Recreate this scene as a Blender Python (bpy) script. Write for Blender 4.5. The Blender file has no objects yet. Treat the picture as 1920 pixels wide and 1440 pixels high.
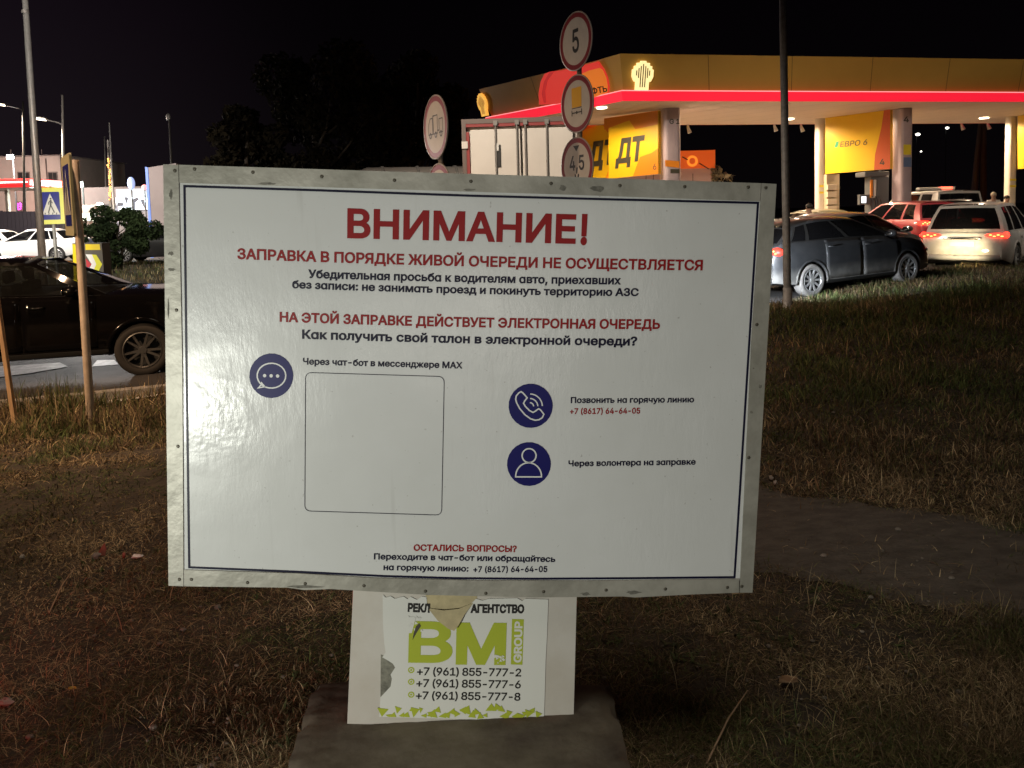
import bpy, bmesh, math, random
import numpy as np
from mathutils import Vector, Matrix
from mathutils.geometry import delaunay_2d_cdt

SC = bpy.context.scene
COL = SC.collection
random.seed(7)
rng = np.random.default_rng(11)

# ---------------------------------------------------------------- camera
FPX, CX, CY = 1400.0, 960.0, 498.0            # focal length / principal point in photograph pixels (1920 x 1440)
PITCH, ROLL = math.radians(-4.0), math.radians(1.5)
EYE = Vector((0, 0, 1.6))
FWD = Vector((0, math.cos(PITCH), math.sin(PITCH)))
_r0 = Vector((1, 0, 0)); _u0 = _r0.cross(FWD)
RIGHT = _r0 * math.cos(ROLL) - _u0 * math.sin(ROLL)
UP = _r0 * math.sin(ROLL) + _u0 * math.cos(ROLL)
cam = bpy.data.cameras.new('camera')
cam.sensor_width = 36.0
cam.lens = 36.0 * FPX / 1920.0
cam.shift_y = (CY - 720.0) / 1920.0
cam.clip_start, cam.clip_end = 0.05, 2000
cam_o = bpy.data.objects.new('camera', cam)
COL.objects.link(cam_o)
cam_o.matrix_world = Matrix((
    (RIGHT.x, UP.x, -FWD.x, EYE.x), (RIGHT.y, UP.y, -FWD.y, EYE.y), (RIGHT.z, UP.z, -FWD.z, EYE.z), (0, 0, 0, 1)))
SC.camera = cam_o

# ---------------------------------------------------------------- night sky
world = bpy.data.worlds.new('World'); SC.world = world; world.use_nodes = True
nt = world.node_tree
bg = nt.nodes['Background']
tc = nt.nodes.new('ShaderNodeTexCoord'); sep = nt.nodes.new('ShaderNodeSeparateXYZ')
nt.links.new(tc.outputs['Generated'], sep.inputs[0])
ramp = nt.nodes.new('ShaderNodeValToRGB')
ramp.color_ramp.elements[0].position = 0.0; ramp.color_ramp.elements[0].color = (0.0125, 0.0092, 0.0115, 1)
ramp.color_ramp.elements[1].position = 0.30; ramp.color_ramp.elements[1].color = (0.0056, 0.0032, 0.0058, 1)
nt.links.new(sep.outputs['Z'], ramp.inputs[0])
# town glow on the left, almost black on the right
mr = nt.nodes.new('ShaderNodeMapRange')
mr.interpolation_type = 'SMOOTHSTEP'; mr.inputs['From Min'].default_value = -0.66; mr.inputs['From Max'].default_value = -0.16
mr.inputs['To Min'].default_value = 1.0; mr.inputs['To Max'].default_value = 0.15
nt.links.new(sep.outputs['X'], mr.inputs['Value'])
mul = nt.nodes.new('ShaderNodeMix'); mul.data_type = 'RGBA'; mul.blend_type = 'MULTIPLY'; mul.inputs['Factor'].default_value = 1
nt.links.new(ramp.outputs[0], mul.inputs['A']); nt.links.new(mr.outputs[0], mul.inputs['B'])
nt.links.new(mul.outputs['Result'], bg.inputs['Color'])
bg.inputs['Strength'].default_value = 1.0

SC.view_settings.view_transform = 'Standard'
SC.view_settings.look = 'None'
SC.view_settings.exposure = 0.0
SC.view_settings.gamma = 1.0
SC.render.engine = 'CYCLES'
SC.cycles.max_bounces = 5
SC.cycles.diffuse_bounces = 3
SC.cycles.glossy_bounces = 3
SC.cycles.transmission_bounces = 4
SC.cycles.transparent_max_bounces = 12
SC.cycles.caustics_reflective = False
SC.cycles.caustics_refractive = False
SC.cycles.sample_clamp_indirect = 4.0
SC.cycles.use_denoising = True

# ---------------------------------------------------------------- pixel <-> place
def ray(px, py):
    return FWD + RIGHT * ((px - CX) / FPX) + UP * ((CY - py) / FPX)
def at(px, py, Y):
    """Point seen at a photograph pixel, at Y metres ahead."""
    r = ray(px, py); return EYE + r * (Y / r.y)
def gz(px, py, z):
    r = ray(px, py); return EYE + r * ((z - EYE.z) / r.z)
def on_plane(px, py, p, n):
    r = ray(px, py); return EYE + r * ((p - EYE).dot(n) / r.dot(n))
def sstep(a, b, v):
    t = np.clip((v - a) / (b - a), 0, 1); return t * t * (3 - 2 * t)

# ---------------------------------------------------------------- lights: assumed lamps behind and beside the camera, plus unseen spots added to brighten parts
def point_to(o, tgt):
    d = (Vector(tgt) - o.location).normalized()
    o.rotation_euler = d.to_track_quat('-Z', 'Y').to_euler()
def spot(name, loc, tgt, power, color, deg, blend=0.6, radius=0.1):
    l = bpy.data.lights.new(name, 'SPOT'); l.energy = power; l.color = color
    l.spot_size = math.radians(deg); l.spot_blend = blend; l.shadow_soft_size = radius
    o = bpy.data.objects.new(name, l); COL.objects.link(o); o.location = loc; point_to(o, tgt); return o
def bulb(name, loc, power, color, radius=0.1):
    l = bpy.data.lights.new(name, 'POINT'); l.energy = power; l.color = color; l.shadow_soft_size = radius
    o = bpy.data.objects.new(name, l); COL.objects.link(o); o.location = loc; return o
LAMP_WHITE = (0.98, 1.0, 0.89)
LAMP_WARM = (1.0, 0.62, 0.36)
#LIGHTS
spot('assumed_headlamp_beam', (-2.05, -0.6, 0.36), (-0.45, 2.1, 0.98), 225, LAMP_WHITE, 54, 0.45, 0.09)  # no car there; headlamp assumed from the brighter lower left of the board
spot('assumed_far_headlamp_beam', (-0.05, -3.37, 0.34), (0.0, 2.1, 0.75), 85, (1.0, 0.93, 0.84), 62, 1.0, 0.10)  # unseen spot, assumed as a low headlamp mirrored in the board's glare
spot('assumed_distant_headlamp_beam', (1.38, -4.84, 1.04), (0.2, 2.1, 1.5), 22, (1.0, 0.92, 0.86), 40, 1.0, 0.10)  # assumed small source, no vehicle built; placed for the glare beside the heading
spot('street_lamp_light', (0.9, 0.2, 9.0), (1.2, 3.2, 0), 660, (1.0, 0.89, 0.73), 105, 0.9, 1.6)  # unseen; set overhead and softened to light the ground evenly
spot('assumed_lamp_post_light', (-6.2, 7.2, 8.5), (-5.0, 9.5, 0), 2600, LAMP_WARM, 105, 0.9, 0.25)  # lamp assumed out of view; set nearer than the pale lamp post
spot('assumed_verge_lamp_light', (-9.5, 1.0, 4.2), (-4.4, 7.6, 0.4), 3000, (1.0, 0.66, 0.38), 62, 0.9, 0.2)  # assumed warm source, nothing built; lights the tan pole, stake and grass
spot('lorry_fill_light', (-2.5, 11.0, 8.0), (0.8, 16.3, 2.6), 3700, (1.0, 0.86, 0.70), 84, 0.7, 0.25)  # no such lamp known; added to brighten the lorry doors
spot('island_fill_light', (-10.5, 11.5, 1.5), (-12.6, 18.5, 1.0), 1900, (1.0, 0.93, 0.78), 70, 0.8, 0.1)  # added fill from the near side for island signs and bollard
spot('bush_fill_light', (-13.0, 21.5, 6.0), (-13.5, 26.5, 0.0), 1700, (0.95, 1.0, 0.80), 90, 0.8, 0.2)  # added close to the bush, standing in for the far floodlight
spot('parking_fill_light', (-21.0, 26.0, 8.0), (-21.0, 34.0, 0.5), 8000, (1.0, 0.90, 0.82), 110, 0.8, 0.2)  # unseen spot added to brighten the white cars, building and pylon
spot('suv_fill_light', (18.0, 17.5, 6.5), (13.2, 20.5, 0.6), 900, (1.0, 0.88, 0.74), 70, 0.8, 0.2)  # added fill for the right flank of the white SUV
spot('road_marking_fill_light', (-9.5, 17.0, 0.75), (-6.0, 10.0, -0.42), 1150, (1.0, 0.95, 0.90), 44, 0.8, 0.08)  # added low beyond the black car to light the road markings
spot('fascia_fill_light', (13.0, 7.0, 9.5), (14.5, 25.0, 5.2), 1750, (1.0, 0.86, 0.66), 62, 0.7, 0.3)  # added in front to brighten the fascia and the queued cars
spot('post_fill_light', (-7.5, 9.0, 7.5), (-9.3, 14.0, 4.5), 1100, (1.0, 0.90, 0.80), 80, 0.8, 0.2)  # extra spot added to brighten the pale lamp post
spot('assumed_tail_light_glow', (-2.9, 0.9, 0.40), (-1.45, 2.6, -0.1), 55, (1.0, 0.04, 0.03), 56, 0.9, 0.06)  # red source assumed from the tinted grass; no tail light built there
#ENDLIGHTS
GLYPHS = """
! 196 67,160,63,509,132,509,128,160|98,-4,89,-4,81,-1,73,3,66,9,60,16,56,24,53,32,52,41,53,50,56,58,60,66,66,73,73,79,81,83,89,86,98,86,107,86,116,83,123,79,130,73,136,66,140,58,143,50,143,41,143,32,140,24,136,16,130,9,123,3,116,-1,107,-4
( 273 89,207,90,235,92,264,96,293,101,324,107,354,114,384,122,413,132,441,142,468,153,494,164,517,177,539,236,539,223,512,212,485,201,457,191,428,182,399,174,370,167,342,161,313,157,285,154,258,152,232,151,207,152,184,154,161,156,138,160,115,165,91,172,67,179,42,188,16,198,-10,209,-38,222,-66,236,-96,177,-96,156,-59,139,-21,124,16,111,55,102,93,95,131,90,169
) 273 37,-96,52,-66,64,-37,76,-9,86,18,95,44,102,69,108,93,113,116,117,139,120,162,121,184,122,207,121,232,119,258,116,285,112,313,106,342,99,370,91,399,82,428,73,457,62,485,50,512,37,539,97,539,109,517,121,494,131,468,142,441,151,413,159,384,167,354,173,323,178,293,181,264,183,235,184,207,183,168,178,130,171,92,161,53,149,15,134,-22,117,-59,97,-96
+ 453 198,34,198,364,255,364,255,34|61,172,61,226,391,226,391,172
, 188 38,-119,68,71,137,71,84,-119
- 453 337,244,337,188,114,188,114,244
0 453 227,-7,199,-5,174,1,151,11,130,24,111,41,95,62,80,86,69,113,60,144,53,178,49,214,48,254,49,294,53,330,60,364,69,395,81,422,95,447,112,467,130,484,151,498,174,508,200,514,227,516,254,514,279,508,302,498,323,484,342,467,358,447,372,422,384,395,393,364,400,330,404,294,405,254,404,214,400,178,393,144,384,113,373,86,359,62,342,41,323,24,302,11,279,1,254,-5|227,50,245,51,261,56,276,63,290,74,303,87,313,103,323,122,330,144,336,168,340,194,343,223,344,254,343,285,340,314,336,341,330,365,323,387,313,405,303,422,290,435,276,446,261,453,245,458,227,460,209,458,192,453,177,446,163,435,151,422,140,405,131,387,123,365,117,341,113,314,110,285,109,254,110,223,113,194,117,168,123,144,131,122,140,103,151,87,163,74,177,63,192,56,209,51
1 453 76,0,76,55,391,55,391,0|276,509,276,0,212,0,212,448,209,448,86,358,86,427,198,509
2 453 64,0,64,47,234,229,248,243,261,257,272,270,282,282,291,294,299,305,305,316,311,327,315,337,318,348,320,360,320,371,319,385,317,397,313,408,308,419,301,428,293,436,283,443,273,449,262,454,250,457,237,459,224,460,209,459,196,457,184,453,172,447,162,441,153,433,145,424,139,413,134,402,130,390,128,376,127,362,66,362,67,384,71,405,77,424,86,442,98,459,111,473,126,486,143,496,162,505,182,511,203,514,225,516,247,514,268,511,288,505,306,497,323,486,337,474,350,461,361,445,370,428,376,411,380,392,381,372,380,358,378,345,375,331,371,318,365,304,357,290,347,275,336,259,322,241,306,223,288,202,267,180,153,60,153,57,389,57,389,0
3 453 218,-7,195,-6,173,-3,152,2,133,10,114,19,98,30,83,43,70,57,60,74,52,91,46,111,44,132,109,132,111,119,115,107,120,97,126,87,134,78,144,71,154,64,165,59,178,55,191,52,204,50,219,50,234,51,248,53,262,56,275,61,287,67,297,74,307,83,315,93,321,104,325,116,328,130,329,145,328,158,326,172,322,184,316,196,308,207,299,217,288,226,275,234,260,240,242,244,223,247,201,248,157,248,157,299,288,448,288,452,70,452,70,509,372,509,372,461,211,278,211,289,239,290,264,288,287,284,308,276,327,265,344,253,359,239,371,222,381,205,387,186,392,166,393,145,392,123,387,103,380,84,370,66,358,50,344,36,327,23,309,12,288,4,266,-2,243,-6
4 453 40,105,40,158,247,509,311,509,109,166,109,163,413,163,413,105|282,0,282,121,282,146,282,318,343,318,343,0
5 453 221,-7,199,-6,178,-2,159,3,140,11,123,21,108,32,94,45,83,60,73,76,66,93,62,111,60,130,122,130,124,119,127,108,132,98,138,89,145,80,154,73,163,66,173,60,184,56,196,52,208,50,221,50,236,51,250,53,264,58,276,64,288,72,298,82,307,92,314,104,320,117,324,131,327,146,328,162,327,178,324,193,320,208,314,221,306,233,297,244,286,254,275,262,262,269,248,273,233,276,218,277,205,276,192,275,180,272,167,268,156,264,145,258,136,252,128,246,67,253,96,509,366,509,366,452,151,452,134,301,145,308,155,315,166,320,178,325,190,329,203,331,216,333,229,334,247,333,263,330,279,326,294,321,308,314,321,306,334,296,345,285,355,273,364,260,372,246,379,231,384,215,388,199,390,181,391,163,390,139,385,117,379,95,369,76,357,57,343,41,327,27,309,15,289,6,268,-1,245,-5
6 453 226,-7,203,-5,182,-1,161,5,142,15,125,26,109,40,96,56,84,74,75,94,69,115,65,138,64,162,65,180,68,199,73,219,80,239,89,261,102,285,118,311,137,340,252,509,322,509,151,261,145,261,149,268,154,275,159,281,165,288,172,293,179,299,187,303,196,307,205,310,214,312,224,314,235,314,257,313,278,309,298,303,316,295,332,284,346,271,359,257,370,240,378,221,384,201,388,180,389,157,388,134,384,112,377,92,368,73,356,55,343,39,327,26,310,14,291,5,271,-2,249,-6|226,48,241,49,254,52,267,56,279,63,289,70,299,79,307,90,314,101,320,114,324,128,327,142,327,157,327,173,324,187,320,201,314,213,307,225,299,235,289,244,279,251,267,258,254,262,241,264,226,265,212,264,198,262,186,258,174,252,163,244,153,235,145,225,138,214,132,201,128,188,126,174,125,158,126,143,128,128,132,114,138,102,145,90,153,79,163,70,174,63,186,56,198,52,212,49
7 453 97,0,323,448,323,452,62,452,62,509,391,509,391,449,165,0
8 453 226,-7,201,-6,178,-2,156,3,136,11,117,21,101,33,86,47,74,62,64,78,57,96,53,115,52,135,53,151,55,166,59,181,65,195,72,208,81,220,90,231,101,241,113,249,125,256,139,261,153,265,135,273,119,282,105,293,93,308,83,324,76,342,72,360,70,380,72,399,75,417,82,434,90,450,101,464,114,477,129,488,146,498,164,506,184,511,204,514,226,516,248,514,269,511,288,506,306,498,323,488,337,477,350,464,361,450,370,434,377,417,380,399,382,380,380,361,376,342,369,324,359,308,347,293,333,282,318,273,300,267,314,261,327,256,339,249,351,241,362,231,372,220,380,208,387,195,393,181,397,166,400,151,401,135,399,115,395,96,388,78,378,62,366,47,352,33,335,21,317,11,296,3,275,-2,251,-6|226,49,243,50,258,52,272,55,285,60,296,66,307,74,315,82,323,91,329,102,333,113,336,126,337,139,336,152,333,165,329,177,322,189,314,199,305,208,295,216,283,223,270,228,256,232,242,234,226,235,211,234,196,232,182,228,169,223,157,216,147,208,138,199,130,189,123,177,119,165,116,152,115,139,116,126,119,113,123,102,129,91,136,82,145,74,156,66,167,60,180,55,195,52,210,50|226,290,239,290,252,292,263,296,274,300,284,306,293,313,300,321,307,330,312,341,316,351,318,363,319,376,318,388,316,399,313,410,308,420,301,429,294,437,285,444,275,449,264,454,252,457,240,459,226,460,213,459,200,457,188,454,177,449,167,444,159,437,151,429,145,420,139,410,136,399,134,388,133,376,134,363,136,351,139,341,145,330,151,321,159,313,168,306,178,300,189,296,201,292,213,290
9 453 226,516,249,514,271,510,291,503,310,494,328,482,343,468,356,452,368,434,377,414,384,393,388,371,389,347,388,328,385,309,380,290,373,270,363,248,350,224,334,197,315,168,200,0,130,0,301,248,307,248,303,240,299,234,294,227,287,221,281,215,273,210,265,206,257,202,248,199,238,196,228,195,218,195,195,196,175,199,155,206,137,214,121,225,106,237,94,252,83,269,74,287,68,307,65,329,64,352,65,375,69,397,75,417,85,436,96,454,110,469,125,483,143,494,162,504,182,510,203,514|226,460,212,459,199,457,186,452,174,446,163,438,154,429,145,419,138,407,133,395,129,381,126,367,125,352,126,336,129,322,133,308,138,295,145,284,154,274,163,265,174,257,186,251,199,247,212,244,226,243,240,244,254,247,267,251,279,257,289,265,299,273,307,284,314,295,320,308,324,321,327,335,327,350,327,366,324,381,320,394,314,407,307,419,299,429,290,438,279,446,267,452,254,457,241,459
: 188 95,-4,86,-4,78,-1,70,3,63,9,57,16,53,24,50,32,50,41,50,50,53,59,57,66,63,73,70,79,78,83,86,86,95,87,104,86,113,83,121,79,128,73,134,66,138,59,140,50,141,41,140,32,138,24,134,16,128,9,121,3,113,-1,104,-4|95,271,86,272,78,274,70,278,63,284,57,291,53,299,50,307,50,316,50,325,53,334,57,342,63,349,70,354,78,359,86,361,95,362,104,361,113,359,121,354,128,349,134,342,138,334,140,325,141,316,140,307,138,299,134,291,128,284,121,278,113,274,104,272
? 358 132,152,132,159,133,181,134,200,137,216,141,230,146,241,153,252,160,261,168,269,177,277,187,284,197,291,209,298,220,306,230,314,239,324,247,334,253,345,258,357,261,370,262,384,261,395,259,406,255,416,250,425,244,433,237,441,229,447,220,452,211,456,200,459,189,461,178,462,167,461,157,459,147,457,137,453,128,448,120,441,112,434,106,425,100,416,96,404,93,392,92,378,27,378,29,399,33,418,40,436,49,452,60,467,73,479,87,490,103,499,120,506,138,511,157,515,178,516,199,514,219,511,238,506,255,498,270,489,284,478,296,465,306,451,314,435,319,418,323,401,324,382,323,362,319,344,314,327,306,311,296,297,284,284,270,272,254,261,244,254,235,248,226,241,219,235,213,229,207,221,203,214,200,205,197,196,195,185,194,172,194,158,194,152|164,-4,155,-4,146,-1,138,3,131,9,126,16,121,24,119,32,118,41,119,50,121,58,126,66,131,73,138,79,146,83,155,86,164,86,173,86,181,83,189,79,196,73,202,66,206,58,208,50,209,41,208,32,206,24,202,16,196,9,189,3,181,-1,173,-4
A 479 16,0,201,509,276,509,463,0,395,0,287,302,282,317,276,334,270,352,264,372,257,394,250,420,241,447,232,478,245,478,236,447,228,419,220,393,213,371,206,351,201,333,195,317,191,302,85,0|110,142,110,199,370,199,370,142
B 456 60,0,60,509,241,509,266,508,289,504,310,499,329,491,345,481,359,469,371,456,381,442,388,426,394,410,397,392,398,374,397,358,395,344,392,331,387,320,380,310,373,301,365,293,356,286,347,280,336,275,326,270,315,267,315,262,327,261,339,257,351,252,363,245,374,237,385,227,394,216,402,203,409,189,414,173,417,155,418,136,417,117,413,100,408,83,400,67,390,52,377,39,362,28,344,18,324,10,301,4,275,1,247,0|125,57,245,57,272,58,296,63,315,70,330,80,341,92,349,105,354,120,355,137,355,149,352,161,348,173,342,184,335,194,327,203,317,211,306,218,293,224,279,228,264,230,248,231,125,231|125,285,238,285,252,286,265,288,277,291,288,296,299,302,308,309,316,317,323,326,329,337,333,348,335,359,336,372,334,388,330,403,323,417,313,429,299,439,283,446,263,450,240,452,125,452
G 520 269,-7,236,-5,205,1,176,11,149,25,125,43,104,64,85,88,69,116,57,146,47,179,42,215,40,254,42,293,47,329,57,362,69,393,85,421,103,445,125,466,149,484,175,498,203,508,233,514,265,516,285,515,304,513,322,509,340,504,358,497,374,489,389,480,403,469,416,458,429,445,439,431,449,416,458,401,465,384,470,367,474,349,408,349,404,361,399,372,393,383,387,393,380,403,373,411,365,420,356,427,347,434,337,439,326,444,315,448,304,452,291,454,279,455,265,456,243,454,222,450,202,443,183,432,166,419,150,404,137,385,125,364,116,340,109,314,105,285,103,254,105,223,109,194,116,168,125,145,137,124,151,105,166,90,184,76,203,66,224,59,246,54,269,53,290,54,309,57,328,63,345,71,360,81,374,93,386,107,396,123,404,141,410,160,414,180,415,202,434,199,283,199,283,256,478,256,478,200,476,170,471,141,463,115,451,91,436,69,419,50,399,33,377,19,352,8,326,0,298,-5
M 628 60,0,60,509,152,509,277,187,280,181,282,174,285,167,287,159,299,123,302,113,305,103,308,93,311,84,314,74,317,65,319,57,322,49,307,49,318,83,330,121,333,131,336,140,339,149,342,158,345,167,348,174,350,181,352,187,476,509,568,509,568,0,504,0,504,291,504,327,505,337,505,347,505,358,505,369,506,413,507,457,513,457,509,445,505,433,502,421,498,409,482,363,478,352,474,341,471,331,467,322,464,313,461,305,458,297,456,291,342,0,286,0,170,291,168,297,165,304,162,312,159,321,145,361,141,372,137,384,133,396,129,408,125,420,121,432,116,445,112,457,119,457,120,416,121,372,122,328,122,318,122,309,122,300,122,291,122,0
O 533 267,-7,235,-5,205,1,177,11,150,25,126,42,105,63,86,88,70,115,57,146,48,179,42,215,40,254,42,293,48,329,57,362,70,393,86,421,105,445,126,466,150,484,177,498,205,508,235,514,267,516,299,514,329,508,357,498,384,484,408,466,429,445,448,421,464,393,477,362,486,329,491,293,493,254,491,215,486,179,477,146,464,115,448,88,429,63,408,42,384,25,357,11,329,1,299,-5|267,53,289,54,310,59,330,66,349,76,367,89,383,105,396,123,408,144,418,168,425,194,429,223,430,254,429,286,425,314,418,341,408,365,396,386,383,404,367,420,349,433,330,443,310,450,289,454,267,456,245,454,223,450,203,443,184,433,167,420,151,404,137,385,125,364,116,340,109,314,105,285,103,254,105,223,109,194,116,168,125,144,137,123,151,105,167,89,184,76,203,66,223,59,245,54
P 444 60,0,60,509,235,509,263,507,289,503,312,497,332,487,350,476,366,462,379,447,390,430,398,411,404,391,407,370,409,348,407,325,404,304,398,284,390,265,379,248,366,233,350,219,332,207,312,198,289,191,263,187,235,186,109,186,109,242,233,242,252,243,269,246,284,250,297,256,308,264,318,272,327,282,333,294,338,306,342,319,344,333,344,348,344,362,342,376,338,389,333,402,326,413,318,423,308,431,297,439,284,444,268,449,251,451,232,452,125,452,125,0
R 449 60,0,60,509,236,509,264,507,290,504,313,497,333,489,351,478,367,465,380,450,390,433,399,415,405,395,408,374,409,352,408,330,405,309,399,290,390,271,380,255,367,240,351,228,333,217,312,209,289,203,264,199,236,198,96,198,96,255,234,255,252,256,269,258,284,262,298,267,309,273,319,281,327,290,334,300,339,312,342,324,344,338,345,352,344,367,342,380,339,393,334,405,327,415,319,425,309,433,298,440,284,445,269,449,252,451,233,452,125,452,125,0|353,0,230,229,303,229,428,0
U 517 259,-8,230,-7,203,-2,177,5,154,15,133,28,114,43,98,60,85,80,74,101,66,124,62,148,60,173,60,509,124,509,124,178,125,160,128,144,133,128,141,113,150,99,160,87,173,77,187,68,203,61,220,56,239,53,259,52,279,53,298,56,315,61,331,68,345,77,357,87,368,99,377,113,384,128,389,144,392,160,393,178,393,509,457,509,457,173,456,148,451,124,443,101,433,80,419,60,403,43,384,28,363,15,340,5,315,-2,288,-7
X 474 18,0,217,284,217,236,29,509,104,509,178,400,185,389,192,379,198,370,204,361,209,353,214,345,219,337,223,329,228,321,233,312,238,302,243,292,232,292,237,302,243,311,247,320,252,329,257,337,261,345,266,353,272,361,278,370,284,379,291,389,298,400,374,509,446,509,259,239,259,287,456,0,382,0,292,129,286,139,279,149,274,157,268,165,263,173,259,180,254,188,250,195,245,203,241,212,236,221,230,231,244,231,239,222,235,213,230,204,225,196,221,189,216,181,211,174,206,166,201,158,195,149,189,139,182,129,91,0
ɑ 425 195,-8,172,-7,151,-2,130,5,112,16,95,29,79,45,66,64,55,84,46,108,39,133,35,160,34,189,35,218,39,245,46,270,55,293,66,313,80,332,95,347,112,361,131,371,152,378,173,383,196,384,213,384,228,382,242,378,253,373,264,367,273,360,281,353,287,346,293,338,298,332,303,325,307,319,311,319,311,379,372,379,372,0,311,0,311,59,307,59,303,53,298,46,293,39,287,31,280,23,272,16,263,10,252,4,240,-2,227,-5,212,-7|205,47,222,48,237,51,251,57,264,65,275,75,285,86,293,100,300,115,305,132,309,150,312,169,312,189,312,210,309,229,305,247,300,263,293,278,285,291,275,302,264,312,251,320,237,325,222,329,205,330,188,329,172,325,158,320,145,312,134,302,124,290,115,277,109,262,103,245,99,228,97,209,96,189,97,170,99,151,103,133,109,117,116,101,124,88,134,76,145,66,158,57,172,51,188,48
А 479 16,0,201,509,276,509,463,0,395,0,287,302,282,317,276,334,270,352,264,372,257,394,250,420,241,447,232,478,245,478,236,447,228,419,220,393,213,371,206,351,201,333,195,317,191,302,85,0|110,142,110,199,370,199,370,142
В 456 60,0,60,509,241,509,266,508,289,504,310,499,329,491,345,481,359,469,371,456,381,442,388,426,394,410,397,392,398,374,397,358,395,344,392,331,387,320,380,310,373,301,365,293,356,286,347,280,336,275,326,270,315,267,315,262,327,261,339,257,351,252,363,245,374,237,385,227,394,216,402,203,409,189,414,173,417,155,418,136,417,117,413,100,408,83,400,67,390,52,377,39,362,28,344,18,324,10,301,4,275,1,247,0|125,57,245,57,272,58,296,63,315,70,330,80,341,92,349,105,354,120,355,137,355,149,352,161,348,173,342,184,335,194,327,203,317,211,306,218,293,224,279,228,264,230,248,231,125,231|125,285,238,285,252,286,265,288,277,291,288,296,299,302,308,309,316,317,323,326,329,337,333,348,335,359,336,372,334,388,330,403,323,417,313,429,299,439,283,446,263,450,240,452,125,452
Г 401 370,509,370,452,125,452,125,0,60,0,60,509
Д 569 32,-109,32,57,73,57,79,63,85,70,91,77,97,86,102,96,107,106,112,118,117,132,122,146,126,162,130,180,133,199,137,220,140,243,142,268,145,294,162,509,480,509,480,57,537,57,537,-109,475,-109,475,0,94,0,94,-109|147,57,416,57,416,452,221,452,208,294,206,268,203,242,200,217,196,194,192,171,187,150,182,130,176,111,170,95,163,80,156,67
Е 418 60,0,60,509,372,509,372,452,125,452,125,286,355,286,355,229,125,229,125,57,375,57,375,0
Ж 668 366,509,366,0,302,0,302,509|18,0,183,265,32,509,110,509,241,283,429,283,559,509,636,509,486,264,650,0,576,0,439,226,229,226,91,0
З 430 216,-7,192,-6,169,-2,147,3,127,11,109,20,92,31,78,44,66,59,56,75,48,93,44,112,42,132,107,132,109,119,112,108,117,97,123,88,131,79,140,71,150,65,161,60,174,55,187,52,201,50,215,50,231,51,246,53,260,56,272,61,284,67,295,74,304,83,312,92,318,103,323,114,325,126,326,139,326,153,323,165,318,177,312,188,304,198,295,207,284,214,272,221,258,226,242,230,225,232,207,233,166,233,166,289,207,289,222,289,235,291,248,295,260,299,271,305,281,312,289,320,296,329,301,340,305,351,308,362,309,375,308,387,306,399,302,410,297,420,291,429,284,437,275,443,265,449,254,454,243,457,230,459,216,460,203,459,191,457,179,454,167,450,156,444,146,438,137,431,130,422,123,413,119,402,116,391,115,378,53,378,54,398,59,417,66,434,76,450,88,465,102,478,118,489,135,498,154,506,174,511,195,514,217,516,240,514,262,511,281,505,300,497,316,486,330,475,343,461,353,446,361,430,367,414,371,396,372,378,370,358,366,339,359,322,349,306,336,292,322,280,305,271,287,264,287,260,302,257,317,252,330,246,342,238,353,229,363,219,371,208,378,196,383,183,387,169,389,154,390,139,388,119,384,99,377,81,367,64,355,48,341,35,324,22,306,12,285,4,264,-2,241,-6
И 523 463,0,398,0,398,291,398,298,399,307,399,317,399,328,402,384,404,454,416,452,376,381,368,367,360,354,353,342,346,331,340,320,334,310,327,300,321,290,137,0,60,0,60,509,125,509,125,195,124,157,124,146,124,134,123,121,123,108,122,95,121,81,120,68,118,54,110,55,116,68,123,82,129,94,136,107,143,119,149,130,155,141,161,151,166,160,171,169,176,176,180,183,388,509,463,509
Й 523 463,0,398,0,398,291,398,298,399,307,399,317,399,328,402,384,404,454,416,452,376,381,368,367,360,354,353,342,346,331,340,320,334,310,327,300,321,290,137,0,60,0,60,509,125,509,125,195,124,157,124,146,124,134,123,121,123,108,122,95,121,81,120,68,118,54,110,55,116,68,123,82,129,94,136,107,143,119,149,130,155,141,161,151,166,160,171,169,176,176,180,183,388,509,463,509|262,562,249,563,236,566,224,570,212,575,202,582,192,590,184,600,177,610,171,621,167,633,164,646,164,659,208,659,209,648,212,637,217,628,223,621,232,614,241,609,251,607,262,606,273,607,284,609,293,614,301,621,308,628,312,637,315,648,316,659,361,659,360,646,358,633,354,621,348,610,341,600,333,590,323,582,313,575,301,570,289,566,276,563
К 467 60,0,60,509,125,509,125,287,196,287,362,509,440,509,251,262,449,0,371,0,199,231,125,231,125,0
Л 519 32,0,32,57,45,57,57,57,67,59,76,62,84,66,91,72,97,80,102,90,107,103,110,118,114,135,117,157,119,181,146,509,460,509,460,0,395,0,395,452,205,452,182,175,180,154,177,133,174,115,170,97,166,81,161,67,154,54,147,42,140,32,131,24,120,16,109,10,97,6,83,3,67,1,51,0
М 628 60,0,60,509,152,509,277,187,280,181,282,174,285,167,287,159,299,123,302,113,305,103,308,93,311,84,314,74,317,65,319,57,322,49,307,49,318,83,330,121,333,131,336,140,339,149,342,158,345,167,348,174,350,181,352,187,476,509,568,509,568,0,504,0,504,291,504,327,505,337,505,347,505,358,505,369,506,413,507,457,513,457,509,445,505,433,502,421,498,409,482,363,478,352,474,341,471,331,467,322,464,313,461,305,458,297,456,291,342,0,286,0,170,291,168,297,165,304,162,312,159,321,145,361,141,372,137,384,133,396,129,408,125,420,121,432,116,445,112,457,119,457,120,416,121,372,122,328,122,318,122,309,122,300,122,291,122,0
Н 517 60,0,60,509,125,509,125,289,392,289,392,509,457,509,457,0,392,0,392,232,125,232,125,0
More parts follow.
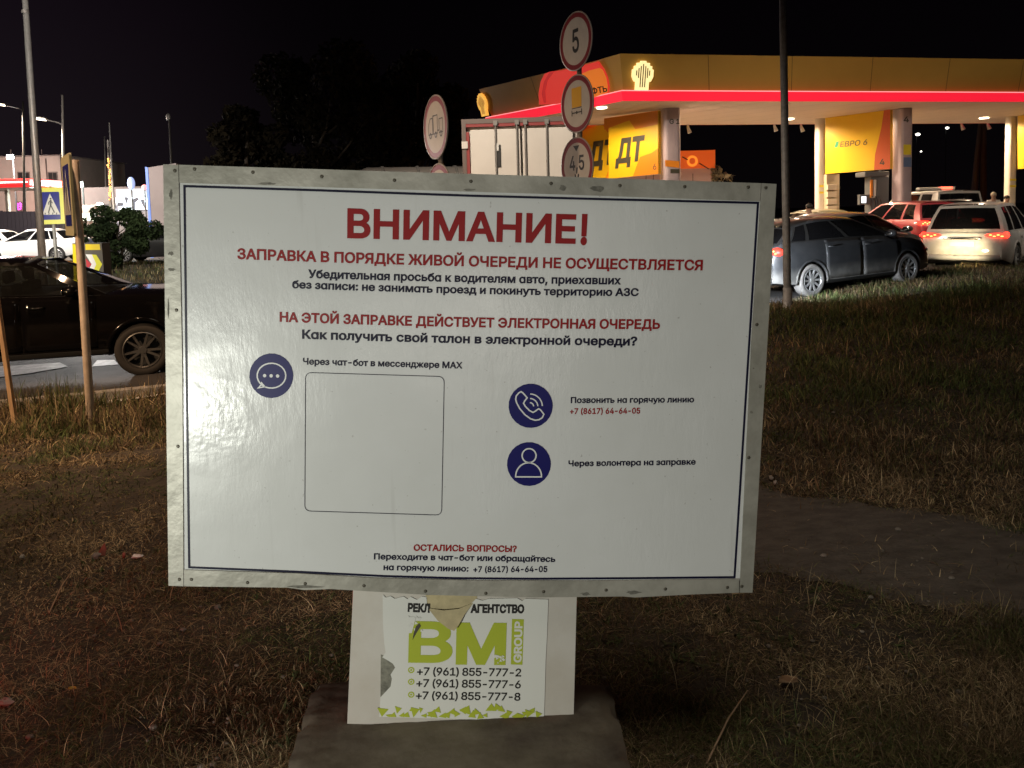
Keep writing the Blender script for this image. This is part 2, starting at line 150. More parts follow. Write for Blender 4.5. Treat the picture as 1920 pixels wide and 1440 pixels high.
О 533 267,-7,235,-5,205,1,177,11,150,25,126,42,105,63,86,88,70,115,57,146,48,179,42,215,40,254,42,293,48,329,57,362,70,393,86,421,105,445,126,466,150,484,177,498,205,508,235,514,267,516,299,514,329,508,357,498,384,484,408,466,429,445,448,421,464,393,477,362,486,329,491,293,493,254,491,215,486,179,477,146,464,115,448,88,429,63,408,42,384,25,357,11,329,1,299,-5|267,53,289,54,310,59,330,66,349,76,367,89,383,105,396,123,408,144,418,168,425,194,429,223,430,254,429,286,425,314,418,341,408,365,396,386,383,404,367,420,349,433,330,443,310,450,289,454,267,456,245,454,223,450,203,443,184,433,167,420,151,404,137,385,125,364,116,340,109,314,105,285,103,254,105,223,109,194,116,168,125,144,137,123,151,105,167,89,184,76,203,66,223,59,245,54
П 517 457,509,457,0,392,0,392,452,125,452,125,0,60,0,60,509
Р 444 60,0,60,509,235,509,263,507,289,503,312,497,332,487,350,476,366,462,379,447,390,430,398,411,404,391,407,370,409,348,407,325,404,304,398,284,390,265,379,248,366,233,350,219,332,207,312,198,289,191,263,187,235,186,109,186,109,242,233,242,252,243,269,246,284,250,297,256,308,264,318,272,327,282,333,294,338,306,342,319,344,333,344,348,344,362,342,376,338,389,333,402,326,413,318,423,308,431,297,439,284,444,268,449,251,451,232,452,125,452,125,0
С 510 267,-7,235,-5,205,1,177,11,150,25,126,42,104,63,86,88,70,115,57,146,48,179,42,215,40,254,42,293,48,329,57,362,70,393,86,421,104,445,126,466,150,484,177,498,205,508,235,514,267,516,286,515,305,513,323,509,340,504,357,498,373,490,388,481,402,471,415,460,427,447,438,433,448,418,456,402,463,385,469,367,473,348,408,348,405,361,401,373,395,384,389,395,382,404,375,413,366,421,357,428,348,435,337,440,327,445,315,449,304,452,292,454,280,455,267,456,245,454,223,450,203,443,184,432,166,419,150,403,137,385,125,364,116,340,109,314,105,285,103,254,105,223,109,194,116,168,125,145,137,123,151,105,166,89,184,76,203,66,223,59,245,54,267,53,280,53,292,55,304,57,315,60,327,64,337,69,348,74,357,81,366,88,375,96,382,105,389,114,395,125,401,136,405,148,408,160,473,160,469,142,463,124,457,107,448,91,438,76,428,62,416,49,402,38,388,28,373,19,357,11,341,5,323,0,305,-4,286,-6
Т 448 32,452,32,509,417,509,417,452,257,452,257,0,193,0,193,452
У 436 87,0,87,57,122,57,134,58,145,59,154,62,163,65,170,70,176,76,181,83,185,92,195,116,16,509,87,509,154,357,163,337,171,318,178,300,185,282,191,265,197,248,203,232,209,215,214,199,220,182,226,165,232,149,214,149,248,245,257,271,267,298,278,327,290,357,351,509,420,509,244,84,239,72,233,61,227,50,220,40,213,31,204,24,195,17,184,11,171,6,156,3,140,1,121,0
Ф 577 267,37,233,38,202,43,173,52,146,63,122,78,101,95,83,116,68,139,56,164,47,192,42,222,40,254,42,287,47,317,56,345,68,370,83,393,101,413,122,431,146,446,173,457,202,466,233,471,267,472,311,472,345,471,376,466,405,457,431,446,455,431,476,413,494,393,510,370,522,345,530,317,536,287,537,254,536,222,530,192,522,164,510,139,494,116,476,95,455,78,431,63,405,52,376,43,345,38,311,37|269,96,308,96,334,97,358,101,380,106,399,114,417,124,432,137,445,151,456,168,464,187,470,207,474,230,475,254,474,279,470,301,464,322,456,341,445,357,432,372,417,384,399,395,380,402,358,408,334,412,308,413,269,413,244,412,220,408,198,402,179,395,161,384,146,372,133,357,122,341,114,322,108,301,104,279,103,254,104,230,108,207,114,187,122,168,133,151,146,137,161,124,179,114,198,106,220,101,244,97|257,-29,257,538,321,538,321,-29
Ч 487 223,190,197,191,174,194,152,199,132,207,114,217,98,229,84,243,73,260,64,279,58,301,54,325,53,352,53,509,117,509,117,353,119,327,125,305,135,286,149,272,167,261,186,253,207,249,231,247,252,248,272,251,292,255,311,261,329,269,347,278,365,288,382,299,382,236,365,226,347,217,329,210,310,203,290,197,269,193,246,191|362,0,362,509,427,509,427,0
Щ 676 60,509,125,509,125,57,301,57,301,509,365,509,365,57,542,57,542,509,606,509,606,0,60,0|595,-109,595,0,569,0,569,56,656,56,656,-109
Ы 612 108,308,246,308,272,306,295,303,317,297,337,289,355,279,371,267,385,253,397,237,406,219,412,200,416,179,418,157,416,133,412,112,406,92,397,73,385,57,372,42,356,30,337,19,317,11,295,5,272,1,246,0,60,0,60,509,125,509,125,56,246,56,269,58,290,63,309,71,325,83,337,98,346,115,352,135,354,157,353,171,350,184,346,196,340,207,333,217,324,226,314,233,303,240,291,245,277,248,262,250,246,251,108,251|552,509,552,0,487,0,487,509
Ь 452 108,308,246,308,272,306,295,303,317,297,337,289,355,279,371,267,385,253,397,237,406,219,412,200,416,179,418,157,416,133,412,112,406,92,397,73,385,57,372,42,356,30,337,19,317,11,295,5,272,1,246,0,60,0,60,509,125,509,125,56,246,56,269,58,290,63,309,71,325,83,337,98,346,115,352,135,354,157,353,171,350,184,346,196,340,207,333,217,324,226,314,233,303,240,291,245,277,248,262,250,246,251,108,251
Э 510 243,-7,224,-6,205,-4,187,0,169,5,153,11,137,19,122,28,108,38,94,49,83,62,72,76,62,91,54,107,47,124,41,142,37,160,102,160,105,148,109,136,115,125,121,114,128,105,135,96,144,88,153,80,163,74,173,68,184,64,195,60,207,57,219,55,231,53,243,53,266,54,287,59,308,66,327,76,344,89,360,105,373,123,385,145,395,168,401,194,405,223,407,254,405,285,401,314,395,340,385,364,373,385,360,404,344,419,327,432,308,443,287,450,266,454,243,456,231,455,219,454,207,452,195,449,184,445,173,440,163,435,153,428,144,421,135,413,128,404,121,395,115,384,109,373,105,361,102,348,37,348,41,367,47,385,54,402,62,418,72,433,83,447,95,460,108,471,122,481,137,490,153,498,170,504,187,509,205,513,224,515,243,516,275,514,305,508,334,498,360,484,384,466,406,445,425,421,441,393,453,362,462,329,468,293,470,254,468,215,462,179,453,146,440,116,424,88,406,64,384,43,360,25,334,11,305,1,275,-5|194,231,194,288,429,288,429,231
Я 449 389,0,324,0,324,452,216,452,197,451,180,449,165,445,152,440,140,433,130,425,122,415,115,405,110,393,107,380,105,367,104,352,105,338,107,324,110,312,115,300,122,290,130,281,140,273,152,267,165,262,180,258,197,256,216,255,353,255,353,198,213,198,185,199,160,203,137,209,116,217,98,228,83,240,69,255,59,271,50,290,44,309,41,330,40,352,41,374,44,395,50,415,59,433,69,450,82,465,98,478,116,489,136,497,159,504,185,507,213,509,389,509|96,0,22,0,146,229,219,229
б 411 208,-8,184,-7,161,-2,139,5,119,15,101,28,84,44,70,62,57,82,47,105,40,129,36,156,34,185,34,198,35,227,36,253,38,278,41,301,45,322,50,342,56,359,62,376,70,390,79,403,90,415,101,426,114,435,127,443,143,450,159,455,177,460,196,463,216,466,238,468,249,469,258,471,267,472,273,475,279,477,283,480,287,484,290,488,292,492,293,497,294,503,294,509,349,509,348,495,346,483,343,471,338,461,332,452,324,444,315,437,304,431,290,426,275,422,258,419,238,417,214,415,192,411,172,406,155,401,140,393,127,383,116,371,107,356,99,339,93,318,88,294,85,266,92,278,99,291,108,302,118,314,129,324,141,334,153,342,167,350,182,356,197,360,213,362,229,363,249,362,269,357,287,350,304,339,320,326,334,311,347,294,357,274,366,253,372,230,376,207,377,181,376,155,372,130,365,107,355,84,343,64,329,46,313,30,295,17,275,6,254,-2,231,-7|208,46,225,47,240,50,253,55,266,62,277,71,287,81,296,94,303,108,309,123,313,140,315,158,316,178,315,198,313,216,309,233,304,249,297,262,289,275,279,285,268,294,256,301,242,306,227,309,211,310,194,309,179,305,164,300,151,293,138,283,128,272,118,260,110,245,104,230,99,213,97,195,96,175,96,157,99,140,103,124,109,109,117,95,126,82,136,72,148,62,161,55,176,50,191,47
в 392 53,0,53,379,208,379,238,378,264,372,287,364,307,352,323,337,334,320,341,300,343,278,342,262,339,248,332,236,324,226,313,217,300,209,286,204,270,199,281,197,291,194,302,190,312,185,322,178,330,171,338,162,345,152,351,141,355,130,357,117,358,102,357,88,354,75,350,62,343,50,335,39,325,29,313,21,300,13,285,7,269,3,251,1,232,0|111,56,232,56,246,57,259,59,269,64,279,70,286,77,291,86,294,96,295,108,294,121,291,133,286,144,279,153,269,160,259,165,246,168,232,169,111,169|111,220,209,220,225,221,239,224,252,228,263,234,271,242,277,251,281,261,282,273,281,284,277,294,271,303,262,310,252,316,239,320,225,323,208,324,111,324
г 304 290,379,290,323,114,323,114,0,53,0,53,379
д 427 13,-110,13,56,44,56,50,62,55,69,60,76,65,82,69,90,72,98,76,107,79,116,82,127,85,138,87,150,90,164,92,178,94,194,96,212,98,231,110,379,356,379,356,56,414,56,414,-110,353,-110,353,0,74,0,74,-110|114,56,295,56,295,323,166,323,157,231,154,202,151,175,147,150,143,127,137,106,131,87,123,71
е 404 212,-8,185,-7,161,-2,138,6,117,16,98,30,82,46,68,64,56,85,46,108,40,132,35,159,34,187,35,215,39,242,46,267,55,290,67,311,81,329,97,346,115,359,135,370,157,378,180,383,205,384,221,384,236,382,251,379,266,374,280,368,294,361,307,351,319,341,331,329,341,315,350,299,357,282,363,263,368,242,370,219,371,194,371,169,75,169,75,221,338,221,310,202,309,220,307,237,303,254,298,269,291,282,283,294,273,305,263,314,250,321,237,326,222,329,205,330,189,329,173,326,159,321,146,313,135,304,125,294,116,282,109,270,103,256,99,241,97,226,96,211,96,178,97,157,100,139,104,122,110,106,118,92,128,80,139,70,151,61,165,55,179,50,195,47,212,46,224,47,234,48,244,50,254,53,263,56,271,61,278,66,285,73,292,80,297,88,302,96,306,105,365,91,360,77,353,63,345,51,335,39,324,29,311,19,298,11,283,4,266,-1,249,-5,231,-7
ж 563 21,0,174,193,23,379,95,379,221,218,252,218,252,379,313,379,313,218,342,218,468,379,541,379,390,193,543,0,469,0,342,162,313,162,313,0,252,0,252,162,223,162,95,0
з 343 171,-4,152,-4,134,-1,117,2,101,8,86,15,73,23,61,32,51,43,43,54,37,67,33,81,31,95,94,95,96,85,100,76,108,68,117,61,129,55,142,51,156,48,171,47,187,49,202,52,216,57,227,65,237,74,243,84,248,96,249,109,247,122,243,134,236,144,226,154,213,161,198,167,182,170,163,171,138,171,138,217,163,217,178,218,193,221,205,226,217,233,226,242,233,252,237,263,238,276,237,288,234,299,228,309,220,318,210,325,199,330,187,333,173,334,159,333,145,330,133,326,122,319,112,312,105,303,100,292,99,281,40,281,41,296,45,310,51,323,59,335,68,346,80,356,93,364,107,371,122,377,138,381,155,383,173,384,192,383,209,380,225,376,239,370,253,362,264,353,274,343,283,332,289,319,294,307,297,293,298,279,297,263,293,249,286,236,277,224,266,214,254,207,240,201,225,197,225,194,246,190,263,183,278,175,291,164,300,151,307,137,311,122,313,104,312,89,308,75,302,61,294,48,284,37,273,26,259,17,244,10,228,3,210,-1,191,-4
и 411 358,0,296,0,296,274,293,274,111,0,53,0,53,379,114,379,114,104,118,104,300,379,358,379
й 411 358,0,296,0,296,274,293,274,111,0,53,0,53,379,114,379,114,104,118,104,300,379,358,379|205,433,192,434,179,436,167,440,155,446,145,453,135,461,127,470,120,481,114,492,110,504,107,516,107,529,151,529,152,518,155,508,160,499,166,491,175,485,184,480,194,477,205,476,216,477,227,480,236,485,244,491,251,499,255,508,258,518,259,529,304,529,303,516,301,504,297,492,291,481,284,470,276,461,266,453,256,446,244,440,232,436,219,434
к 376 53,0,53,379,114,379,114,215,152,215,288,379,366,379,213,196,368,0,290,0,167,159,114,159,114,0
л 400 6,0,6,56,20,56,28,57,36,58,42,60,48,63,54,67,59,72,63,78,67,86,70,95,73,106,76,118,78,133,80,149,81,167,83,188,84,211,91,379,348,379,348,0,286,0,286,323,149,323,143,189,141,159,138,132,134,107,129,84,123,64,115,47,105,33,94,21,81,12,65,5,47,1,27,0
м 535 53,0,53,379,144,379,232,168,236,159,240,150,243,141,246,132,249,124,252,116,254,108,257,100,259,93,261,85,263,78,265,70,267,63,269,56,271,48,273,41,263,41,264,48,266,55,268,62,270,69,272,77,274,84,276,92,278,100,281,107,283,115,286,124,289,132,292,141,295,149,299,159,303,168,390,379,482,379,482,0,421,0,421,197,421,237,422,276,422,315,423,354,430,354,426,340,422,326,419,313,415,300,411,288,407,276,403,264,399,252,394,239,389,226,383,212,377,198,294,0,240,0,156,198,150,212,145,226,139,239,135,252,130,264,126,276,122,288,118,300,114,313,110,326,106,340,102,354,111,354,112,318,112,308,113,299,113,289,113,279,113,238,113,197,113,0
н 408 309,223,309,167,99,167,99,223|114,379,114,0,53,0,53,379|356,379,356,0,295,0,295,379
о 415 207,-8,182,-7,159,-2,137,6,117,16,98,30,82,46,68,64,56,85,46,108,40,133,36,159,34,187,36,216,40,243,46,268,56,291,68,312,82,330,98,346,117,360,137,371,159,378,182,383,207,384,233,383,256,378,278,371,299,360,317,346,333,330,347,312,359,291,369,268,376,243,380,216,381,187,380,159,376,133,369,108,359,85,347,64,333,46,317,30,299,16,278,6,256,-2,233,-7|207,46,226,48,242,51,257,57,270,66,282,76,292,89,300,102,307,117,312,134,316,151,318,169,319,187,318,206,316,224,312,242,307,258,300,274,292,287,282,300,270,310,257,319,242,325,226,329,207,330,189,329,173,325,158,319,145,310,134,300,124,287,115,274,108,258,103,242,99,224,97,206,96,187,97,169,99,151,103,134,108,117,115,102,124,89,134,76,145,66,158,57,173,51,189,48
п 408 355,379,355,0,294,0,294,323,114,323,114,0,53,0,53,379
р 424 53,-143,53,379,112,379,112,319,118,319,122,325,126,331,131,338,137,346,144,353,152,360,161,367,171,373,183,378,197,381,212,384,229,384,252,383,274,378,294,371,313,361,330,347,345,332,359,313,370,293,379,270,385,245,389,218,390,189,389,160,385,133,379,108,370,84,359,64,346,45,330,29,313,16,294,5,274,-2,252,-7,229,-8,213,-7,198,-5,184,-1,173,4,162,10,153,17,145,24,138,31,132,39,127,46,122,53,118,59,114,59,114,-143|220,47,237,48,253,51,267,57,279,66,291,76,301,88,309,101,316,117,321,133,325,151,327,170,328,189,327,209,325,227,321,245,316,261,309,276,301,290,291,301,280,311,267,319,253,325,237,329,220,330,203,329,188,325,174,320,161,312,150,302,140,291,132,278,125,263,120,247,116,229,113,210,113,189,113,169,116,150,120,132,125,115,132,100,140,86,150,75,162,65,174,57,188,51,204,48
с 396 207,-8,182,-7,159,-2,137,6,117,16,98,30,82,46,68,64,56,85,46,108,40,133,36,159,34,187,36,216,40,243,46,268,56,291,68,312,82,330,98,346,117,360,137,371,159,378,182,383,207,384,221,384,234,383,247,380,260,377,272,373,284,368,295,362,305,356,315,349,324,341,332,332,340,322,347,312,353,301,358,289,362,277,303,262,301,269,298,276,294,283,290,289,286,295,281,301,276,306,270,311,264,315,257,319,250,322,242,325,234,327,226,329,217,329,207,330,189,329,173,325,158,319,145,310,134,300,124,287,115,274,108,258,103,242,99,224,97,206,96,187,97,169,99,151,103,134,108,117,115,102,124,89,134,76,145,66,158,57,173,51,189,48,207,46,217,47,226,48,234,49,243,52,250,54,258,58,264,62,271,66,277,71,282,76,287,82,292,89,296,95,299,102,302,110,304,117,363,102,359,90,354,78,348,67,341,56,334,46,325,37,316,29,306,21,296,15,285,9,273,4,261,-1,248,-4,235,-6,221,-8
т 325 132,0,132,325,6,325,6,379,319,379,319,325,193,325,193,0
у 389 47,-139,61,-86,71,-87,80,-89,88,-90,96,-90,104,-89,111,-87,118,-84,124,-80,130,-74,136,-67,141,-58,146,-48,151,-36,163,-1,17,379,84,379,165,155,171,138,177,121,182,104,187,87,191,70,196,53,201,37,206,21,184,21,188,37,193,53,198,70,202,87,207,104,212,121,218,138,224,155,305,379,371,379,204,-58,198,-72,191,-85,184,-97,177,-107,168,-116,159,-124,150,-130,139,-136,128,-140,117,-143,104,-145,91,-145,84,-145,77,-145,71,-144,65,-143,59,-142,54,-141,51,-140
х 378 21,0,171,218,171,171,29,379,100,379,147,306,156,292,164,279,172,266,179,253,186,241,193,229,200,217,207,206,175,206,183,217,190,229,196,241,202,253,209,266,216,279,224,292,233,306,282,379,352,379,209,169,209,214,358,0,287,0,231,85,222,99,214,112,207,124,200,136,193,148,187,159,180,171,173,182,205,182,198,171,191,159,185,148,178,136,172,124,165,112,157,99,148,85,91,0
ч 401 198,118,166,121,138,127,113,138,92,153,75,173,62,197,55,226,53,258,53,379,114,379,114,258,115,238,120,221,127,206,138,195,151,186,165,180,180,176,198,175,216,175,233,177,249,179,264,182,279,185,294,189,309,194,324,199,324,143,314,139,305,136,295,133,285,130,275,127,265,125,255,123,244,122,233,120,222,119,210,119|287,0,287,379,348,379,348,0
ш 572 53,379,114,379,114,56,255,56,255,379,316,379,316,56,458,56,458,379,519,379,519,0,53,0
щ 582 53,379,114,379,114,56,255,56,255,379,316,379,316,56,458,56,458,379,519,379,519,0,53,0|508,-109,508,0,482,0,482,56,569,56,569,-109
ь 388 104,244,214,244,236,243,256,240,274,235,290,228,305,220,317,210,328,198,337,186,344,171,349,156,352,140,353,123,352,106,349,90,344,75,337,61,328,47,317,36,304,25,290,16,273,9,255,4,236,1,214,0,53,0,53,379,114,379,114,56,214,56,230,57,245,61,258,66,270,74,280,84,286,95,291,107,292,121,291,135,286,148,280,159,270,169,258,177,245,183,230,186,214,187,104,187
э 396 188,-8,174,-8,161,-6,148,-4,135,-1,123,4,111,9,100,15,89,21,80,29,71,37,62,46,55,56,48,67,42,78,37,90,33,102,91,117,94,110,97,102,100,95,104,89,109,82,114,76,119,71,125,66,131,62,138,58,145,54,153,52,161,49,170,48,179,47,188,46,206,48,223,51,237,57,251,66,262,76,272,89,280,102,287,117,293,134,296,151,299,169,299,187,299,206,296,224,293,242,287,258,280,274,272,287,262,300,251,310,237,319,223,325,206,329,188,330,179,329,170,329,162,327,154,325,146,322,139,319,132,315,126,311,120,306,115,301,110,295,105,289,101,283,98,276,95,269,93,262,34,277,38,289,43,301,49,312,56,322,63,332,72,341,81,349,91,356,101,362,112,368,124,373,136,377,148,380,161,383,175,384,188,384,213,383,237,378,259,371,279,360,297,346,314,330,328,312,340,291,349,268,356,243,360,216,362,187,360,159,356,133,349,108,340,85,328,64,314,46,297,30,279,16,259,6,237,-2,213,-7|309,163,132,163,132,218,309,218
ю 585 53,0,53,379,111,379,111,0|97,162,97,217,235,217,235,162|377,-8,352,-7,328,-2,306,6,286,16,268,30,251,46,237,64,226,85,216,108,209,133,205,159,204,187,205,216,209,243,216,268,226,291,237,312,251,330,268,346,286,360,306,371,328,378,352,383,377,384,402,383,426,378,448,371,468,360,486,346,503,330,517,312,529,291,538,268,545,243,549,216,550,187,549,159,545,133,538,108,529,85,517,64,503,46,486,30,468,16,448,6,426,-2,402,-7|377,46,395,48,412,51,426,57,440,66,451,76,461,89,470,102,477,117,482,134,486,151,488,169,489,187,488,206,486,224,482,242,477,258,470,274,461,287,451,300,440,310,426,319,412,325,395,329,377,330,359,329,343,325,328,319,315,310,303,300,293,287,285,274,278,258,272,242,269,224,266,206,266,187,266,169,269,151,272,134,278,117,285,102,293,89,303,76,315,66,328,57,343,51,359,48
я 385 332,0,271,0,271,326,184,326,162,325,142,322,127,316,114,309,105,299,98,288,94,274,93,259,94,244,98,231,105,220,114,211,127,203,143,198,162,195,184,194,298,194,298,142,180,142,145,144,115,150,89,160,68,174,52,192,41,211,34,234,32,259,34,285,41,308,52,328,68,346,89,361,115,371,145,377,180,379,332,379|85,0,15,0,122,172,190,172
"""
SPACE_ADV = 187
CAP = 509
# ---------------------------------------------------------------- materials
MATS = {}
def mat(name, color, rough=0.6, metal=0.0, var=0.0, scale=6.0, bump=0.0, bscale=40.0, coat=0.0, color2=None, spec=0.5, detail=4.0, stretch=None):
    if name in MATS: return MATS[name]
    m = bpy.data.materials.new(name); m.use_nodes = True; MATS[name] = m
    n, l = m.node_tree.nodes, m.node_tree.links
    b = n['Principled BSDF']
    b.inputs['Base Color'].default_value = (*color, 1); b.inputs['Roughness'].default_value = rough
    b.inputs['Metallic'].default_value = metal; b.inputs['Coat Weight'].default_value = coat
    b.inputs['Coat Roughness'].default_value = 0.05; b.inputs['Specular IOR Level'].default_value = spec
    if var or bump or color2:
        t = n.new('ShaderNodeTexCoord'); src = t.outputs['Object']
        if stretch:
            mp = n.new('ShaderNodeMapping'); mp.inputs['Scale'].default_value = stretch; l.new(src, mp.inputs[0]); src = mp.outputs[0]
    if var or color2:
        no = n.new('ShaderNodeTexNoise'); no.inputs['Scale'].default_value = scale; no.inputs['Detail'].default_value = detail
        no.inputs['Roughness'].default_value = 0.65
        l.new(src, no.inputs['Vector'])
        r = n.new('ShaderNodeValToRGB')
        c2 = color2 or tuple(c * (1 - var) for c in color)
        r.color_ramp.elements[0].position = 0.35; r.color_ramp.elements[0].color = (*c2, 1)
        r.color_ramp.elements[1].position = 0.62; r.color_ramp.elements[1].color = (*color, 1)
        l.new(no.outputs['Fac'], r.inputs[0]); l.new(r.outputs[0], b.inputs['Base Color'])
    if bump:
        nb = n.new('ShaderNodeTexNoise'); nb.inputs['Scale'].default_value = bscale; nb.inputs['Detail'].default_value = 5
        l.new(src, nb.inputs['Vector'])
        bp = n.new('ShaderNodeBump'); bp.inputs['Strength'].default_value = bump; bp.inputs['Distance'].default_value = 0.02
        l.new(nb.outputs['Fac'], bp.inputs['Height']); l.new(bp.outputs[0], b.inputs['Normal'])
    return m
def emis(name, color, strength, base=None):
    if name in MATS: return MATS[name]
    m = mat(name, base or color, 0.5)
    b = m.node_tree.nodes['Principled BSDF']
    b.inputs['Emission Color'].default_value = (*color, 1); b.inputs['Emission Strength'].default_value = strength
    return m
def glass(name, tint=(0.02, 0.02, 0.022), see=0.25, rough=0.03):
    """Tinted car or shop glass: mostly reflects, lets a share of what is behind through."""
    if name in MATS: return MATS[name]
    m = bpy.data.materials.new(name); m.use_nodes = True; MATS[name] = m
    n, l = m.node_tree.nodes, m.node_tree.links
    b = n['Principled BSDF']; out = n['Material Output']
    b.inputs['Base Color'].default_value = (*tint, 1); b.inputs['Roughness'].default_value = rough
    tr = n.new('ShaderNodeBsdfTransparent'); tr.inputs[0].default_value = (0.8, 0.82, 0.8, 1)
    mx = n.new('ShaderNodeMixShader'); mx.inputs[0].default_value = 1 - see
    l.new(tr.outputs[0], mx.inputs[1]); l.new(b.outputs[0], mx.inputs[2]); l.new(mx.outputs[0], out.inputs['Surface'])
    return m

# ---------------------------------------------------------------- mesh collector
class MB:
    def __init__(s): s.v, s.f, s.m = [], [], []
    def add(s, vs, fs, mi=0):
        k = len(s.v); s.v += [tuple(v) for v in vs]; s.f += [tuple(k + i for i in f) for f in fs]; s.m += [mi] * len(fs); return s
    def box(s, c, d, mi=0, rot=None):
        x, y, z = d[0] / 2, d[1] / 2, d[2] / 2
        vs = [Vector(p) for p in ((-x, -y, -z), (x, -y, -z), (x, y, -z), (-x, y, -z), (-x, -y, z), (x, -y, z), (x, y, z), (-x, y, z))]
        if rot is not None: vs = [rot @ v for v in vs]
        c = Vector(c)
        return s.add([c + v for v in vs], [(0, 3, 2, 1), (4, 5, 6, 7), (0, 1, 5, 4), (1, 2, 6, 5), (2, 3, 7, 6), (3, 0, 4, 7)], mi)
    def hexa(s, low, high, mi=0):
        n = len(low)
        return s.add(list(low) + list(high), [tuple(range(n - 1, -1, -1)), tuple(range(n, 2 * n))] + [(i, (i + 1) % n, n + (i + 1) % n, n + i) for i in range(n)], mi)
    def prism(s, poly, off, mi=0):
        """Planar polygon swept along the vector off (poly is the front; concave outlines are triangulated)."""
        poly = [Vector(p) for p in poly]; off = Vector(off); n = len(poly)
        nrm = Vector((0, 0, 0))
        for i in range(n): nrm += poly[i].cross(poly[(i + 1) % n])
        nrm.normalize()
        ax = (poly[1] - poly[0]).normalized(); ay = nrm.cross(ax)
        p2 = [Vector(((p - poly[0]).dot(ax), (p - poly[0]).dot(ay))) for p in poly]
        r = delaunay_2d_cdt(p2, [(i, (i + 1) % n) for i in range(n)], [], 1, 1e-6)
        v3 = [poly[0] + ax * q.x + ay * q.y for q in r[0]]; m = len(v3)
        s.add(v3, [tuple(t) for t in r[2]], mi)
        if off.length > 0:
            s.add([q + off for q in v3], [tuple(reversed(t)) for t in r[2]], mi)
            s.add(poly + [p + off for p in poly], [(i, n + i, n + (i + 1) % n, (i + 1) % n) for i in range(n)], mi)
        return s
    def tube(s, pts, rad, seg=12, mi=0, caps=True):
        pts = [Vector(p) for p in pts]; n = len(pts)
        rad = rad if isinstance(rad, (list, tuple)) else [rad] * n
        vs, fs = [], []
        ref = None
        for i, p in enumerate(pts):
            t = (pts[min(i + 1, n - 1)] - pts[max(i - 1, 0)]).normalized()
            if ref is None: ref = Vector((1, 0, 0)) if abs(t.x) < 0.9 else Vector((0, 1, 0))
            a = (ref - t * ref.dot(t)).normalized(); b = t.cross(a); ref = a
            for k in range(seg):
                w = 2 * math.pi * k / seg; vs.append(p + (a * math.cos(w) + b * math.sin(w)) * rad[i])
        for i in range(n - 1):
            for k in range(seg):
                k2 = (k + 1) % seg
                fs.append((i * seg + k, i * seg + k2, (i + 1) * seg + k2, (i + 1) * seg + k))
        if caps: fs += [tuple(range(seg - 1, -1, -1)), tuple((n - 1) * seg + k for k in range(seg))]
        return s.add(vs, fs, mi)
    def lathe(s, prof, origin, axis, seg=32, mi=0, closed=False):
        """prof: (radius, along) pairs swept round axis."""
        origin, axis = Vector(origin), Vector(axis).normalized()
        a = axis.orthogonal().normalized(); b = axis.cross(a); n = len(prof); vs, fs = [], []
        for r, h in prof:
            for k in range(seg):
                w = 2 * math.pi * k / seg; vs.append(origin + axis * h + (a * math.cos(w) + b * math.sin(w)) * r)
        for i in range(n if closed else n - 1):
            i2 = (i + 1) % n
            for k in range(seg):
                k2 = (k + 1) % seg; fs.append((i * seg + k, i * seg + k2, i2 * seg + k2, i2 * seg + k))
        return s.add(vs, fs, mi)
    def ball(s, c, r, mi=0, seg=16, rings=10, rot=None):
        c = Vector(c); r = Vector(r) if not isinstance(r, (int, float)) else Vector((r, r, r)); vs, fs = [], []
        for i in range(rings + 1):
            th = math.pi * i / rings
            for k in range(seg):
                w = 2 * math.pi * k / seg
                v = Vector((r.x * math.sin(th) * math.cos(w), r.y * math.sin(th) * math.sin(w), r.z * math.cos(th)))
                vs.append(c + (rot @ v if rot is not None else v))
        for i in range(rings):
            for k in range(seg):
                k2 = (k + 1) % seg; fs.append((i * seg + k, (i + 1) * seg + k, (i + 1) * seg + k2, i * seg + k2))
        return s.add(vs, fs, mi)
    def grid(s, P, mi=0, flip=False):
        """P: rows of points."""
        nr, nc = len(P), len(P[0]); vs = [p for row in P for p in row]; fs = []
        for i in range(nr - 1):
            for j in range(nc - 1):
                q = (i * nc + j, i * nc + j + 1, (i + 1) * nc + j + 1, (i + 1) * nc + j); fs.append(q[::-1] if flip else q)
        return s.add(vs, fs, mi)
    def build(s, name, mats, parent=None, smooth=False, bevel=0.0, loc=None, auto=None):
        me = bpy.data.meshes.new(name); me.from_pydata(s.v, [], s.f)
        for m in (mats if isinstance(mats, (list, tuple)) else [mats]): me.materials.append(m)
        me.polygons.foreach_set('material_index', s.m)
        if smooth or auto is not None: me.polygons.foreach_set('use_smooth', [True] * len(s.f))
        if auto is not None:
            bm = bmesh.new(); bm.from_mesh(me); bmesh.ops.remove_doubles(bm, verts=bm.verts, dist=1e-5)
            bmesh.ops.recalc_face_normals(bm, faces=bm.faces)
            for e in bm.edges:
                if len(e.link_faces) != 2 or e.calc_face_angle(9) > auto: e.smooth = False
            bm.to_mesh(me); bm.free()
        me.update()
        o = bpy.data.objects.new(name, me); COL.objects.link(o)
        if parent is not None: put(o, parent)
        elif loc is not None:
            o.location = loc; me.transform(Matrix.Translation(-Vector(loc)))
        if bevel:
            b = o.modifiers.new('edge', 'BEVEL'); b.width = bevel; b.segments = 2; b.limit_method = 'ANGLE'; b.angle_limit = math.radians(40)
        return o
def wmat(o):
    m = o.matrix_basis.copy()
    return wmat(o.parent) @ o.matrix_parent_inverse @ m if o.parent else m
LOCAL = [False]      # True while a thing is modelled in its own coordinates
def put(o, parent):
    o.parent = parent
    if not LOCAL[0]: o.matrix_parent_inverse = wmat(parent).inverted()
def tag(o, label=None, cat=None, group=None, kind=None):
    if label: o['label'] = label
    if cat: o['category'] = cat
    if group: o['group'] = group
    if kind: o['kind'] = kind
    return o
